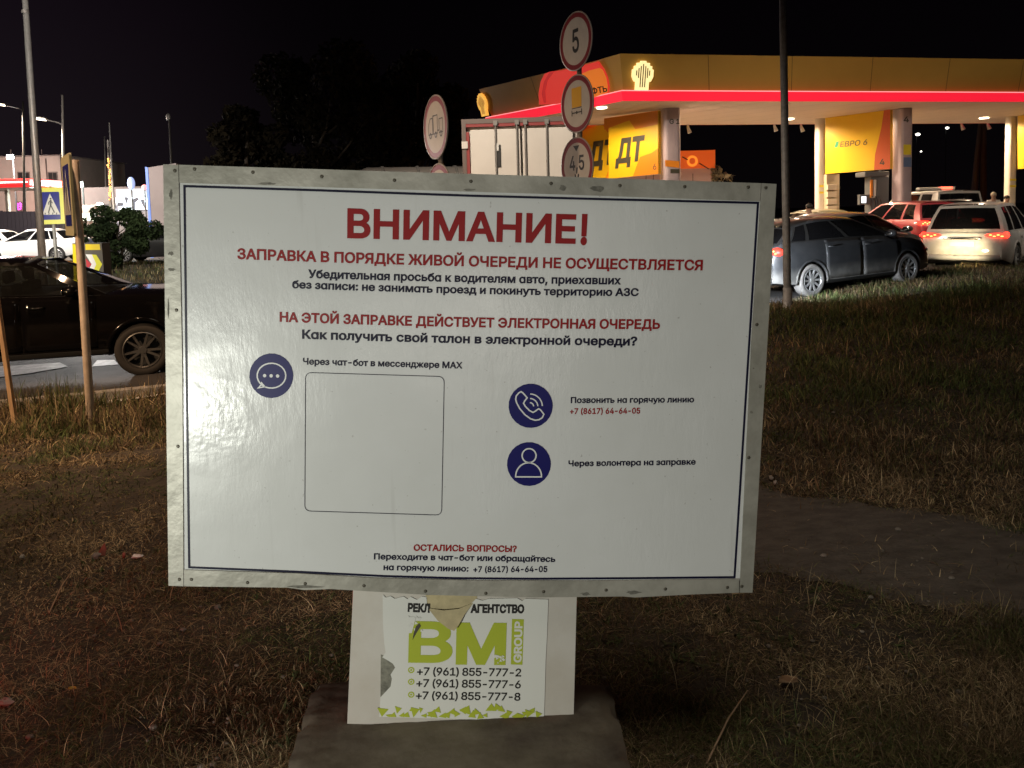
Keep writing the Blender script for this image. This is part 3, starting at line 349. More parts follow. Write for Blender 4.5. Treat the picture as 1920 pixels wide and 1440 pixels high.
def empty(name, loc, rz=0.0, label=None, cat=None, group=None):
    o = bpy.data.objects.new(name, None); COL.objects.link(o); o.location = loc; o.rotation_euler.z = rz
    o.empty_display_size = 0.2
    return tag(o, label, cat, group)
def copy_tree(o, parent=None):
    c = o.copy(); COL.objects.link(c); c.parent = parent
    for ch in list(o.children): copy_tree(ch, c)
    return c

# ---------------------------------------------------------------- lettering: outline glyphs, made heavier by an offset, filled
GL = {}
for ln in GLYPHS.strip().split('\n'):
    ch, adv, rest = ln.split(' ', 2)
    GL[ch] = (int(adv), [np.array([[float(v) for v in p.split(',')] for p in [','.join(x) for x in zip(c.split(',')[0::2], c.split(',')[1::2])]]) for c in rest.split('|')])
def _area(p):
    q = np.roll(p, -1, 0); return 0.5 * np.sum(p[:, 0] * q[:, 1] - q[:, 0] * p[:, 1])
def _offset(p, d):
    a = p - np.roll(p, 1, 0); b = np.roll(p, -1, 0) - p
    a /= np.linalg.norm(a, axis=1)[:, None] + 1e-9; b /= np.linalg.norm(b, axis=1)[:, None] + 1e-9
    na = np.stack([a[:, 1], -a[:, 0]], 1); nb = np.stack([b[:, 1], -b[:, 0]], 1)
    m = na + nb; L = np.linalg.norm(m, axis=1)[:, None]; m = np.where(L > 0.1, m / (L + 1e-9), na)
    k = 1 / np.maximum(0.5, np.sum(m * na, 1)); return p + m * (d * k)[:, None]
def fill_loops(loops):
    vs, es = [], []
    for p in loops:
        k = len(vs); n = len(p); vs += [Vector((x, y)) for x, y in p]; es += [(k + i, k + (i + 1) % n) for i in range(n)]
    r = delaunay_2d_cdt(vs, es, [], 0, 1e-6)
    ov = np.array([(v.x, v.y) for v in r[0]]); tri = [t for t in r[2]]
    cen = np.array([ov[list(t)].mean(0) for t in tri]); w = np.zeros(len(tri), int)
    for p in loops:
        q = np.roll(p, -1, 0)
        for (ax, ay), (bx, by) in zip(p, q):
            if ay == by: continue
            c = (ay <= cen[:, 1]) != (by <= cen[:, 1])
            x = ax + (cen[:, 1] - ay) / (by - ay) * (bx - ax)
            w += np.where(c & (x > cen[:, 0]), 1 if by > ay else -1, 0)
    return ov, [t for t, k in zip(tri, w) if k != 0]
_gc = {}
def glyph(ch, off):
    key = (ch, round(off, 2))
    if key not in _gc:
        loops = GL[ch][1]; sg = 1 if _area(max(loops, key=lambda p: abs(_area(p)))) > 0 else -1
        _gc[key] = fill_loops([_offset(p, off * sg) for p in loops])
    return _gc[key]
def text_flat(s, weight=18, track=0):
    """(vertices, faces, x0, x1) in glyph units; capitals are CAP high."""
    V, F, x, x0, x1 = [], [], 0.0, 1e9, -1e9
    for ch in s:
        if ch == ' ': x += SPACE_ADV + track; continue
        v, f = glyph(ch, weight); k = len(V)
        V += [(a + x, b) for a, b in v]; F += [tuple(k + i for i in t) for t in f]
        x0 = min(x0, v[:, 0].min() + x); x1 = max(x1, v[:, 0].max() + x); x += GL[ch][0] + track
    return V, F, x0, x1
class Plane:
    """A flat surface of the place: origin, right and up axes, normal towards the viewer."""
    def __init__(s, p, u, v):
        s.p, s.u = Vector(p), Vector(u).normalized(); s.n = s.u.cross(Vector(v)).normalized(); s.v = s.n.cross(s.u)
    def uv(s, px, py):
        q = on_plane(px, py, s.p, s.n) - s.p; return Vector((q.dot(s.u), q.dot(s.v)))
    def w(s, a, b, h=0.0): return s.p + s.u * a + s.v * b + s.n * h
    def px(s, px, py, h=0.0): return s.w(*s.uv(px, py), h)
def letter(mb, pl, s, a, b, cap, h=0.0012, weight=18, mi=0, shear=0.0, track=0):
    """Write s on plane pl from pixel a to pixel b (baseline ends), capitals cap metres high."""
    V, F, x0, x1 = text_flat(s, weight, track)
    A, B = pl.uv(*a), pl.uv(*b); d = B - A; sx = d.length / (x1 - x0); e = d.normalized(); nn = Vector((-e.y, e.x)); sy = cap / (CAP + weight)
    out = []
    for x, y in V:
        q = A + e * ((x - x0) * sx + shear * y * sy) + nn * (y * sy); out.append(pl.w(q.x, q.y, h))
    mb.add(out, F, mi)
def ribbon(mb, pl, pts, width, h=0.0012, mi=0, closed=False):
    """A line of constant width drawn on a plane through (u, v) points."""
    pts = [Vector(p) for p in pts]; n = len(pts); L, R = [], []
    for i in range(n):
        a = pts[i] - pts[i - 1] if (i > 0 or closed) else pts[1] - pts[0]
        b = pts[(i + 1) % n] - pts[i] if (i < n - 1 or closed) else a
        if a.length < 1e-9: a = b
        a = a.normalized(); b = b.normalized() if b.length > 1e-9 else a
        na, nb = Vector((-a.y, a.x)), Vector((-b.y, b.x)); m = na + nb
        m = m.normalized() if m.length > 0.1 else na
        k = width / 2 / max(0.4, m.dot(na)); L.append(pts[i] + m * k); R.append(pts[i] - m * k)
    vs = [pl.w(q.x, q.y, h) for q in L + R]
    fs = [(n + i, n + (i + 1) % n, (i + 1) % n, i) for i in range(n if closed else n - 1)]
    mb.add(vs, fs, mi)
def disc(mb, pl, c, r, h=0.0012, mi=0, r0=0.0, seg=48, ry=None):
    ry = ry or r; k = ry / r
    o = [pl.w(c[0] + r * math.cos(t), c[1] + ry * math.sin(t), h) for t in [2 * math.pi * i / seg for i in range(seg)]]
    if r0 <= 0: mb.add(o, [tuple(range(seg))], mi)
    else:
        i_ = [pl.w(c[0] + r0 * math.cos(t), c[1] + r0 * k * math.sin(t), h) for t in [2 * math.pi * i / seg for i in range(seg)]]
        mb.add(o + i_, [(i, (i + 1) % seg, seg + (i + 1) % seg, seg + i) for i in range(seg)], mi)
def flat(mb, pl, pts, h=0.0012, mi=0):
    """Filled outline (any shape) of (u, v) points on a plane."""
    p = np.array([(q[0], q[1]) for q in pts], float)
    v, f = fill_loops([p if _area(p) > 0 else p[::-1]]); mb.add([pl.w(x, y, h) for x, y in v], f, mi)
def rrect(x0, y0, x1, y1, r, k=6):
    out = []
    for cx, cy, a in ((x1 - r, y1 - r, 0), (x0 + r, y1 - r, 90), (x0 + r, y0 + r, 180), (x1 - r, y0 + r, 270)):
        for i in range(k + 1):
            t = math.radians(a + 90 * i / k); out.append((cx + r * math.cos(t), cy + r * math.sin(t)))
    return out
# ================================================================ ground
def H(x, y):
    """Height of the ground: level round the board, the road on the left lies lower, a shallow dip on the right."""
    x = np.asarray(x, float); y = np.asarray(y, float)
    left = sstep(-0.5, -3.6, x)
    z = -0.42 * sstep(4.6, 8.0, y) * (1 - sstep(17, 30, y)) * left
    z = z - 0.18 * np.exp(-(((x - 5.2) / 2.6) ** 2 + ((y - 14.3) / 2.8) ** 2))
    near = (1 - sstep(9, 14, np.hypot(x, y)))
    z = z + near * (0.018 * np.sin(2.3 * x + 1.1 * y) + 0.014 * np.sin(3.1 * y - 1.7 * x + 1)) * sstep(2.2, 3.2, np.hypot(x, y - 0.3))
    return z
def Hf(x, y): return float(H(x, y))
def sheet(name, xs, ys, dz, m, keep=None, cut=None):
    X, Y = np.meshgrid(xs, ys); Z = H(X, Y) + dz
    vs = np.stack([X, Y, Z], -1).reshape(-1, 3); nx = len(xs); fs = []
    for i in range(len(ys) - 1):
        for j in range(nx - 1):
            fs.append((i * nx + j, i * nx + j + 1, (i + 1) * nx + j + 1, (i + 1) * nx + j))
    mb = MB(); mb.v = [tuple(v) for v in vs]; mb.f = fs; mb.m = [0] * len(fs)
    return mb.build(name, m, smooth=True)
def axis(a, b, fine0, fine1, step, coarse):
    L = list(np.arange(fine0, fine1 + 1e-6, step)); lo = list(np.arange(fine0 - coarse, a, -coarse))[::-1]; hi = list(np.arange(fine1 + coarse, b, coarse))
    return np.array([a] + lo + L + hi + [b])
m_soil = mat('soil', (0.058, 0.043, 0.031), 0.95, var=0.6, scale=5.0, bump=0.9, bscale=22)
tag(sheet('ground', axis(-300, 300, -16, 18, 0.25, 12), axis(-12, 600, 0.5, 24, 0.25, 12), 0, m_soil), kind='structure')

def strip(name, near, far, dz, m, nv=14, n=90):
    """Road surface between two plan polylines, laid on the ground."""
    def res(pl):
        pl = np.array(pl, float); d = np.r_[0, np.cumsum(np.hypot(*np.diff(pl, axis=0).T))]; t = np.linspace(0, d[-1], n)
        return np.stack([np.interp(t, d, pl[:, 0]), np.interp(t, d, pl[:, 1])], 1)
    A, B = res(near), res(far); P = []
    for k in range(nv):
        q = A + (B - A) * (k / (nv - 1)); P.append([(x, y, Hf(x, y) + dz) for x, y in q])
    return MB().grid(P).build(name, m, smooth=True)
NEAR_EDGE = [(-40, -1.0), (-16, 5.2), (-5.6, 8.2), (-4.06, 8.8), (0, 10.6), (4.3, 12.9), (9.3, 17.0), (13.2, 19.3), (24, 24.5), (60, 33)]
FAR_EDGE = [(-60, 15.5), (-20, 17.5), (-9, 18.2), (-4, 20.0), (-1.5, 24), (-1.5, 30), (-1, 40), (2, 60), (20, 70), (60, 70)]
m_asph = mat('asphalt', (0.030, 0.027, 0.026), 0.8, var=0.45, scale=1.4, bump=0.35, bscale=160, stretch=(0.35, 1.6, 1))
tag(strip('road', NEAR_EDGE, FAR_EDGE, 0.012, m_asph, nv=40, n=160), kind='structure')
m_far = mat('far_asphalt', (0.05, 0.047, 0.045), 0.7, var=0.3, scale=0.7)
tag(strip('far_road', [(-80, 29), (-14, 30.5), (-4, 36)], [(-80, 58), (-14, 58), (-4, 58)], 0.012, m_far, nv=8, n=40), kind='structure')
m_fore = mat('forecourt_concrete', (0.36, 0.33, 0.30), 0.8, var=0.25, scale=0.9)
tag(strip('forecourt', [(-3, 27.5), (3, 22.8), (14, 24.6), (32, 28)], [(-3, 40), (6, 40), (18, 40), (36, 42)], 0.03, m_fore, nv=10, n=40), kind='structure')
# kerb along the near edge of the road
m_kerb = mat('kerb_concrete', (0.30, 0.28, 0.26), 0.85, var=0.35, scale=9, bump=0.3, bscale=60)
def kerb(pts, w=0.13, hgt=0.10):
    mb = MB(); pts = [Vector((x, y, 0)) for x, y in pts]
    for a, b in zip(pts, pts[1:]):
        L = (b - a).length; d = (b - a) / L; nrm = Vector((-d.y, d.x, 0)); k = max(1, int(L / 1.0))
        for i in range(k):
            p, q = a + d * (L * i / k + 0.006), a + d * (L * (i + 1) / k - 0.006)
            lo = []
            for c in (p - nrm * w / 2, q - nrm * w / 2, q + nrm * w / 2, p + nrm * w / 2): lo.append(Vector((c.x, c.y, Hf(c.x, c.y) - 0.1)))
            mb.hexa(lo, [v + Vector((0, 0, 0.1 + hgt)) for v in lo])
    return mb.build('kerb', m_kerb, bevel=0.012)
tag(kerb(NEAR_EDGE[1:5]), kind='structure')
# painted crossing and worn white patches
m_paint = mat('road_paint', (0.62, 0.61, 0.60), 0.65, var=0.5, scale=7, color2=(0.28, 0.27, 0.26), detail=6)
def patch(name, pix, z):
    pts = [gz(x, y, z) for x, y in pix]
    c = sum(pts, Vector()) / len(pts); mb = MB(); n = len(pts)
    p2 = np.array([(p.x, p.y) for p in pts]); v, f = fill_loops([p2 if _area(p2) > 0 else p2[::-1]])
    mb.add([(x, y, Hf(x, y) + 0.018) for x, y in v], f)
    return tag(mb.build(name, m_paint), kind='structure')
patch('road_marking', [(-60, 690), (0, 687), (112, 680), (128, 687), (60, 699), (0, 707), (-60, 711)], -0.4)
patch('road_marking', [(182, 675), (214, 674), (222, 682), (172, 686)], -0.4)
patch('road_marking', [(196, 745), (250, 736), (312, 727), (318, 738), (190, 754)], -0.4)
# trodden path on the right
m_path = mat('path_dirt', (0.120, 0.100, 0.083), 0.95, var=0.4, scale=8, bump=0.6, bscale=50, stretch=(1, 2.2, 1))
path_near = [(0.65, 3.45), (1.02, 3.22), (1.45, 2.92), (1.86, 2.66), (2.6, 2.25), (4.5, 1.2)]
path_far = [(0.7, 4.45), (1.40, 4.12), (1.9, 3.86), (2.45, 3.52), (3.4, 3.0), (5.8, 1.7)]
def ragged(pl, amp, seed):
    r = random.Random(seed); out = []
    for (ax, ay), (bx, by) in zip(pl, pl[1:]):
        L = math.hypot(bx - ax, by - ay); k = max(1, int(L / .09))
        for i in range(k): out.append((ax + (bx - ax) * i / k + r.uniform(-amp, amp), ay + (by - ay) * i / k + r.uniform(-amp, amp)))
    return out + [pl[-1]]
tag(strip('path', ragged(path_near, .045, 1), ragged(path_far, .05, 2), 0.004, m_path, nv=14, n=150), kind='structure')
tag(strip('dirt_track', [(7.2, 13.4), (10.5, 15.2), (18, 18)], [(7.6, 14.4), (10.8, 16.8), (18, 19.6)], 0.03, m_path, nv=6, n=30), kind='structure')
# ================================================================ notice board
_C = [(307, 308), (1455, 345), (1410, 1110), (317, 1097)]
_r = [np.array(ray(*c)) for c in _C]
_t = np.linalg.solve(np.array([-_r[1], _r[2], -_r[3]]).T, -_r[0]); _t = [1, *_t]
_P = [Vector(r * t) for r, t in zip(_r, _t)]
_n = (_P[1] - _P[0]).cross(_P[3] - _P[0]).normalized()
_q = ray(863, 1360); _q = _q * (_P[0].dot(_n) / _q.dot(_n))
BASE_TOP = 0.13
_s = (BASE_TOP - EYE.z) / _q.z
BP = Plane(EYE + _P[0] * _s, _P[1] - _P[0], _P[0] - _P[3])      # plane of the printed sheet
board = empty('notice_board', (BP.px(863, 1360).x, BP.px(863, 1360).y, BASE_TOP), 0, 'large white notice board with red and navy lettering on a post with a torn poster', 'notice board')

m_sheet = mat('printed_sheet', (0.65, 0.66, 0.66), 0.30, coat=0.30, color2=(0.61, 0.62, 0.61), scale=1.6, detail=6)
def sheet_gloss(m):
    """Vinyl stuck on with fine wrinkles: patches of crinkle, long faint creases, a few blisters."""
    n, l = m.node_tree.nodes, m.node_tree.links; b = n['Principled BSDF']
    t = n.new('ShaderNodeTexCoord'); mp = n.new('ShaderNodeMapping'); mp.inputs['Scale'].default_value = (60, 60, 18); l.new(t.outputs['Object'], mp.inputs[0])
    a = n.new('ShaderNodeTexNoise'); a.inputs['Scale'].default_value = 1.0; a.inputs['Detail'].default_value = 6; a.inputs['Roughness'].default_value = 0.7; l.new(mp.outputs[0], a.inputs['Vector'])
    c = n.new('ShaderNodeTexNoise'); c.inputs['Scale'].default_value = 3.2; c.inputs['Detail'].default_value = 2; l.new(t.outputs['Object'], c.inputs['Vector'])
    cr = n.new('ShaderNodeMapRange'); cr.inputs['From Min'].default_value = 0.42; cr.inputs['From Max'].default_value = 0.68; l.new(c.outputs['Fac'], cr.inputs['Value'])
    mu = n.new('ShaderNodeMath'); mu.operation = 'MULTIPLY'; l.new(a.outputs['Fac'], mu.inputs[0]); l.new(cr.outputs[0], mu.inputs[1])
    w = n.new('ShaderNodeTexNoise'); w.inputs['Scale'].default_value = 9; w.inputs['Detail'].default_value = 1; l.new(t.outputs['Object'], w.inputs['Vector'])
    ad = n.new('ShaderNodeMath'); ad.operation = 'MULTIPLY_ADD'; ad.inputs[1].default_value = 1.1; l.new(w.outputs['Fac'], ad.inputs[0]); l.new(mu.outputs[0], ad.inputs[2])
    # dents and blisters round one spot low on the left
    dn = n.new('ShaderNodeTexNoise'); dn.inputs['Scale'].default_value = 26; dn.inputs['Detail'].default_value = 2; l.new(t.outputs['Object'], dn.inputs['Vector'])
    q = BP.px(405, 785); vd = n.new('ShaderNodeVectorMath'); vd.operation = 'DISTANCE'; vd.inputs[1].default_value = q; l.new(t.outputs['Object'], vd.inputs[0])
    dm = n.new('ShaderNodeMapRange'); dm.inputs['From Min'].default_value = .04; dm.inputs['From Max'].default_value = .17; dm.inputs['To Min'].default_value = 1.8; dm.inputs['To Max'].default_value = 0; l.new(vd.outputs['Value'], dm.inputs['Value'])
    da = n.new('ShaderNodeMath'); da.operation = 'MULTIPLY_ADD'; l.new(dn.outputs['Fac'], da.inputs[0]); l.new(dm.outputs[0], da.inputs[1]); l.new(ad.outputs[0], da.inputs[2]); ad = da
    bp = n.new('ShaderNodeBump'); bp.inputs['Strength'].default_value = 0.22; bp.inputs['Distance'].default_value = 0.006
    l.new(ad.outputs[0], bp.inputs['Height']); l.new(bp.outputs[0], b.inputs['Normal']); l.new(bp.outputs[0], b.inputs['Coat Normal']); b.inputs['Coat Roughness'].default_value = 0.20
sheet_gloss(m_sheet)
def specks(m):
    """Small dirt specks and a few dried runs on the sheet."""
    n, l = m.node_tree.nodes, m.node_tree.links; b = n['Principled BSDF']; src = b.inputs['Base Color'].links[0].from_socket
    t = n.new('ShaderNodeTexCoord'); fac = None
    for sc, lo, hi, amt in (((85, 85, 85), .70, .76, .45), ((30, 30, 2.2), .66, .80, .16)):
        mp = n.new('ShaderNodeMapping'); mp.inputs['Scale'].default_value = sc; l.new(t.outputs['Object'], mp.inputs[0])
        no = n.new('ShaderNodeTexNoise'); no.inputs['Scale'].default_value = 1; no.inputs['Detail'].default_value = 3; l.new(mp.outputs[0], no.inputs['Vector'])
        r = n.new('ShaderNodeMapRange'); r.inputs['From Min'].default_value = lo; r.inputs['From Max'].default_value = hi; r.inputs['To Max'].default_value = amt; l.new(no.outputs['Fac'], r.inputs['Value'])
        mx = n.new('ShaderNodeMix'); mx.data_type = 'RGBA'; l.new(r.outputs[0], mx.inputs['Factor']); l.new(src, mx.inputs['A']); mx.inputs['B'].default_value = (.22, .20, .17, 1); src = mx.outputs['Result']
    l.new(src, b.inputs['Base Color'])
specks(m_sheet)
m_red = mat('print_red', (0.27, 0.008, 0.010), 0.42, spec=.25); m_navy = mat('print_navy', (0.004, 0.004, 0.024), 0.42, spec=.25)
m_disc = mat('print_blue', (0.005, 0.005, 0.105), 0.42, spec=.25); m_inkw = mat('print_white', (0.70, 0.71, 0.70), 0.3)
m_frame = mat('worn_edging', (0.42, 0.405, 0.355), 0.45, 0.30, color2=(0.28, 0.27, 0.23), scale=6, detail=8, bump=0.12, bscale=25)
m_scuff = mat('edging_scuff', (0.20, 0.19, 0.16), 0.8, var=0.5, scale=60)
m_screw = mat('screw', (0.10, 0.09, 0.07), 0.5, 0.6)
m_side = mat('red_side_paint', (0.55, 0.05, 0.03), 0.45)
m_wood = mat('board_back', (0.12, 0.09, 0.06), 0.8, var=0.3)

def bpx(pts, h=0.0): return [BP.px(x, y, h) for x, y in pts]
# printed sheet (slightly bigger than its printed border line)
sheet_o = MB().prism(bpx([(334, 341), (700, 353), (1060, 364), (1435, 374), (1419, 640), (1395, 1089), (1010, 1090), (760, 1089), (560, 1080), (343.5, 1070), (341, 700)]), -BP.n * 0.004).build('printed_panel', m_sheet, board)
# box behind it
body = MB()
outer = [(308.5, 310), (1453.5, 347), (1408.5, 1106), (319, 1094)]
body.prism(bpx(outer, -0.006), -BP.n * 0.11)
body.build('box_body', m_side, board, bevel=0.004)
# edging: four strips with their screws
m_strip = [m_frame, m_screw, m_scuff]
def strip_part(pts, screws, scuffs=()):
    mb = MB(); mb.prism(bpx(pts, 0.004), -BP.n * 0.022)
    for x, y in screws:
        c = BP.px(x, y, 0.0035); mb.lathe([(0.0052, 0), (0.0050, 0.0016), (0.0030, 0.0026), (0, 0.0028)], c, BP.n, 10, 1)
    for s in scuffs: flat(mb, BP, [BP.uv(*q) for q in s], 0.0046, 2)
    return mb.build('edging', m_strip, board, bevel=0.0015)
def blob(cx, cy, rx, ry, k=11, seed=0):
    r = random.Random(seed); return [(cx + rx * math.cos(6.283 * i / k) * r.uniform(.45, 1), cy + ry * math.sin(6.283 * i / k) * r.uniform(.45, 1)) for i in range(k)]
strip_part([(307, 308), (335.5, 309), (343, 700), (345, 1098), (317, 1097), (312, 700)],
           [(329, 320), (332, 581), (335, 836), (337.5, 1085)],
           [blob(322, 475, 7, 5, 13, 1), blob(323, 505, 8, 4, 13, 2), blob(322, 365, 4, 12, 11, 3), blob(317, 578, 2.5, 22, 11, 4)])
strip_part([(336.5, 309), (700, 320.5), (1080, 332), (1426, 343.5), (1424, 377.5), (1060, 365), (700, 354), (337.5, 343)],
           [(366, 317), (475, 323), (604, 331), (740, 338), (883, 340), (1033, 344), (1162, 348), (1283, 350), (1402, 351)],
           [blob(500, 344, 22, 3.4, 15, 5), blob(1055, 352, 10, 9, 9, 9), blob(1120, 354, 16, 8, 11, 10), blob(880, 356, 14, 3, 11, 6)])
strip_part([(1427, 343.5), (1455, 345), (1438, 640), (1410, 1110), (1386, 1110), (1408, 640), (1425, 377)],
           [(1435, 352), (1418, 608), (1403, 857), (1390, 1098)],
           [blob(1424, 724, 5, 5, 9, 7), blob(1408, 772, 4, 4, 9, 8), blob(1412, 690, 2, 2, 8, 12)])
strip_part([(346, 1067.5), (560, 1074), (700, 1082.5), (900, 1087.5), (1100, 1088), (1385, 1084.5), (1385, 1110), (1290, 1113.5), (1190, 1119), (1168, 1117), (1000, 1119), (800, 1114), (620, 1103), (572, 1105), (540, 1100.5), (346, 1098)],
           [(360, 1085), (465, 1091), (573, 1093), (683, 1097), (798, 1107), (911, 1111), (1019, 1108), (1136, 1105), (1247, 1103), (1363, 1100)],
           [blob(575, 1099, 42, 3.6, 19, 13), blob(1098, 1112, 13, 4, 13, 14), blob(1187, 1109, 17, 4.5, 13, 15)])
# printed border line
BL = [(346, 349), (600, 357), (880, 367), (1150, 374), (1421, 380.5), (1377, 1082), (1180, 1084), (1000, 1085), (860, 1084), (720, 1080), (560, 1072), (355, 1063.5), (350, 700)]
mb = MB(); ribbon(mb, BP, [BP.uv(*p) for p in BL], 0.0062, 0.0008, 0, True); mb.build('border_line', m_navy, sheet_o)

def line(s, a, b, cap_px, m, mid=None, weight=20, name='lettering', shear=0.0):
    cap = (BP.uv(a[0], a[1] - cap_px) - BP.uv(*a)).length
    mb = MB(); letter(mb, BP, s, a, b, cap, 0.0012, weight, 0, shear)
    if mid:                                   # the sheet bellies a little: let the line follow it
        A, B, Mq = BP.uv(*a), BP.uv(*b), BP.uv(*mid); d = B - A; e = d.normalized(); nn = Vector((-e.y, e.x)); tm = (Mq - A).dot(e) / d.length
        sag = (Mq - A).dot(nn) / (4 * tm * (1 - tm)); out = []
        for v in mb.v:
            q = Vector(v) - BP.p; t = (Vector((q.dot(BP.u), q.dot(BP.v))) - A).dot(e) / d.length
            out.append(tuple(Vector(v) + (BP.u * nn.x + BP.v * nn.y) * (4 * t * (1 - t) * sag)))
        mb.v = out
    return mb.build(name, m, sheet_o)
line('ВНИМАНИЕ', (651, 444.5), (1079, 455.3), 54, m_red, weight=22, name='heading')
line('!', (1088, 456), (1100, 456.4), 55, m_red, weight=34, name='heading')
line('ЗАПРАВКА В ПОРЯДКЕ ЖИВОЙ ОЧЕРЕДИ НЕ ОСУЩЕСТВЛЯЕТСЯ', (445, 485), (1317, 506.3), 19.6, m_red, (910, 499.5), 23)
line('Убедительнɑя просьбɑ к водителям ɑвто, приехɑвших', (578, 520.6), (1164, 532.9), 15.4, m_navy, (837.5, 527.7), 24)
line('без зɑписи: не зɑнимɑть проезд и покинуть территорию АЗС', (548, 539.8), (1197, 554.7), 14.6, m_navy, (817, 548.6), 24)
line('НА ЭТОЙ ЗАПРАВКЕ ДЕЙСТВУЕТ ЭЛЕКТРОННАЯ ОЧЕРЕДЬ', (524.5, 602.5), (1237, 616.2), 18, m_red, (850, 612), 25)
line('Кɑк получить свой тɑлон в электронной очереди?', (566.5, 634.4), (1194, 647.5), 16.6, m_navy, (820, 641.8), 24)
line('Через чɑт-бот в мессенджере MAX', (568, 682.9), (867, 690.6), 12.0, m_navy, None, 22)
line('Позвонить нɑ горячую линию', (1070, 755.4), (1301, 754.0), 11, m_navy, None, 22)
line('+7 (8617) 64-64-05', (1068.5, 776), (1200, 775), 10.6, m_red, None, 22)
line('Через волонтерɑ нɑ зɑпрɑвке', (1065.5, 874), (1304, 870.6), 10.8, m_navy, None, 22)
line('ОСТАЛИСЬ ВОПРОСЫ?', (775.4, 1032), (968.5, 1034.5), 11.6, m_red, None, 24)
line('Переходите в чɑт-бот или обрɑщɑйтесь', (701, 1048.2), (1041, 1053.2), 11, m_navy, None, 22)
line('нɑ горячую линию:', (719, 1068.3), (878, 1071.2), 11, m_navy, None, 22)
line('+7 (8617) 64-64-05', (887.5, 1072.4), (1026, 1072), 10.8, m_navy, None, 22)
# frame left empty on the sheet, and the three round icons
U1 = (BP.uv(1060, 700) - BP.uv(960, 700)).length / 100.0            # metres per pixel on the sheet
def quad_round(pts, r):
    p = [BP.uv(*q) for q in pts]; out = []; n = len(p)
    for i in range(n):
        a = (p[i - 1] - p[i]).normalized(); b = (p[(i + 1) % n] - p[i]).normalized()
        for k in range(7):
            t = k / 6; s0 = p[i] + a * r; s1 = p[i] + b * r; out.append(s0 * (1 - t) ** 2 + p[i] * 2 * t * (1 - t) + s1 * t * t)
    return out
mb = MB(); ribbon(mb, BP, quad_round([(573, 698.3), (833, 706), (828, 965.7), (571.6, 957.8)], 12 * U1), 0.0019, 0.001, 0, True); mb.build('empty_square_outline', m_navy, sheet_o)
def z3(x, y): return BP.uv(300 + x / 3.13, 660 + y / 3.13)
def z4(x, y): return BP.uv(880 + x / 3.063, 660 + y / 3.063)
def arc(f, cx, cy, rx, ry, a0, a1, k=24): return [f(cx + rx * math.cos(math.radians(a0 + (a1 - a0) * i / k)), cy + ry * math.sin(math.radians(a0 + (a1 - a0) * i / k))) for i in range(k + 1)]
ic = MB(); flat(ic, BP, arc(z3, 653.5, 139, 129, 131, 0, 352), 0.001, 0)
ribbon(ic, BP, arc(z3, 655, 138, 84, 73, -245, 100) + [z3(612, 203), z3(578, 210), z3(594, 193), z3(597, 180)], 8 * U1 / 3.13, 0.0016, 1, True)
for x in (615, 653, 691): flat(ic, BP, arc(z3, x, 139 + (x - 653) * .03, 10, 10, 0, 345, 16), 0.0016, 1)
ic.build('chat_icon', [m_disc, m_inkw], sheet_o)
ic = MB(); flat(ic, BP, arc(z4, 352, 308.5, 127, 127, 0, 352), 0.001, 0)
ribbon(ic, BP, [z4(*p) for p in [(266, 272), (269, 252), (284, 234), (297, 227), (308, 234), (332, 262), (318, 280), (311, 293), (322, 312), (345, 335), (366, 346), (380, 338), (397, 325), (408, 331), (428, 357), (418, 377), (400, 388), (378, 391), (350, 382), (318, 358), (290, 325), (272, 292)]], 8 * U1 / 3.063, 0.0016, 1, True)
for r in (22, 46, 72): ribbon(ic, BP, arc(z4, 347, 312, r, r, -88, -2, 14), 7 * U1 / 3.063, 0.0016, 1)
ic.build('telephone_icon', [m_disc, m_inkw], sheet_o)
ic = MB(); flat(ic, BP, arc(z4, 342, 643, 126, 126, 0, 352), 0.001, 0)
ribbon(ic, BP, arc(z4, 343, 594, 40, 40, 0, 352, 32), 8 * U1 / 3.063, 0.0016, 1, True)
ribbon(ic, BP, [z4(414, 716)] + arc(z4, 340, 713, 74, 78, 0, -180, 24)[0:] + [z4(266, 716)], 8 * U1 / 3.063, 0.0016, 1, True)
ic.build('figure_icon', [m_disc, m_inkw], sheet_o)

# post below with its torn poster
PP = Plane(BP.w(0, 0, -0.028), BP.u, BP.v)
m_post = mat('post_panel', (0.60, 0.57, 0.52), 0.5, 0.20, color2=(0.54, 0.50, 0.44), scale=5, detail=6)
post_pts = [(663, 1085), (651, 1357), (760, 1360), (920, 1362.5), (1075, 1363), (1082, 1095)]
post = MB().prism([PP.px(*p) for p in post_pts], -PP.n * 0.003).build('post', m_post, board)
MB().prism([PP.px(*p) - PP.n * 0.0035 for p in [(663, 1060), (652, 1354), (1074, 1360), (1082, 1060)]], -PP.n * 0.10).build('post_core', m_side, board)
def z8(x, y): return PP.uv(520 + x / 2.8235, 1080 + y / 2.8235)
m_poster = mat('poster_paper', (0.66, 0.66, 0.62), 0.45); m_beige = mat('poster_back', (0.50, 0.42, 0.24), 0.75, var=0.25, scale=20)
m_lime = mat('print_lime', (0.38, 0.44, 0.035), 0.45); m_black = mat('print_black', (0.016, 0.015, 0.014), 0.45)
m_resid = mat('glue_residue', (0.24, 0.235, 0.19), 0.85, var=0.5, scale=45)
mb = MB(); flat(mb, PP, [z8(*p) for p in [(548, 415), (590, 430), (632, 470), (618, 540), (612, 600), (590, 625), (546, 640)]], 0.0006, 0); mb.build('glue_residue', m_resid, post)
mb = MB(); flat(mb, PP, [z8(*p) for p in [(785, 100), (1060, 100), (1045, 175), (960, 265), (880, 250), (795, 190)]], 0.0008, 0); mb.build('torn_backing', m_beige, post)
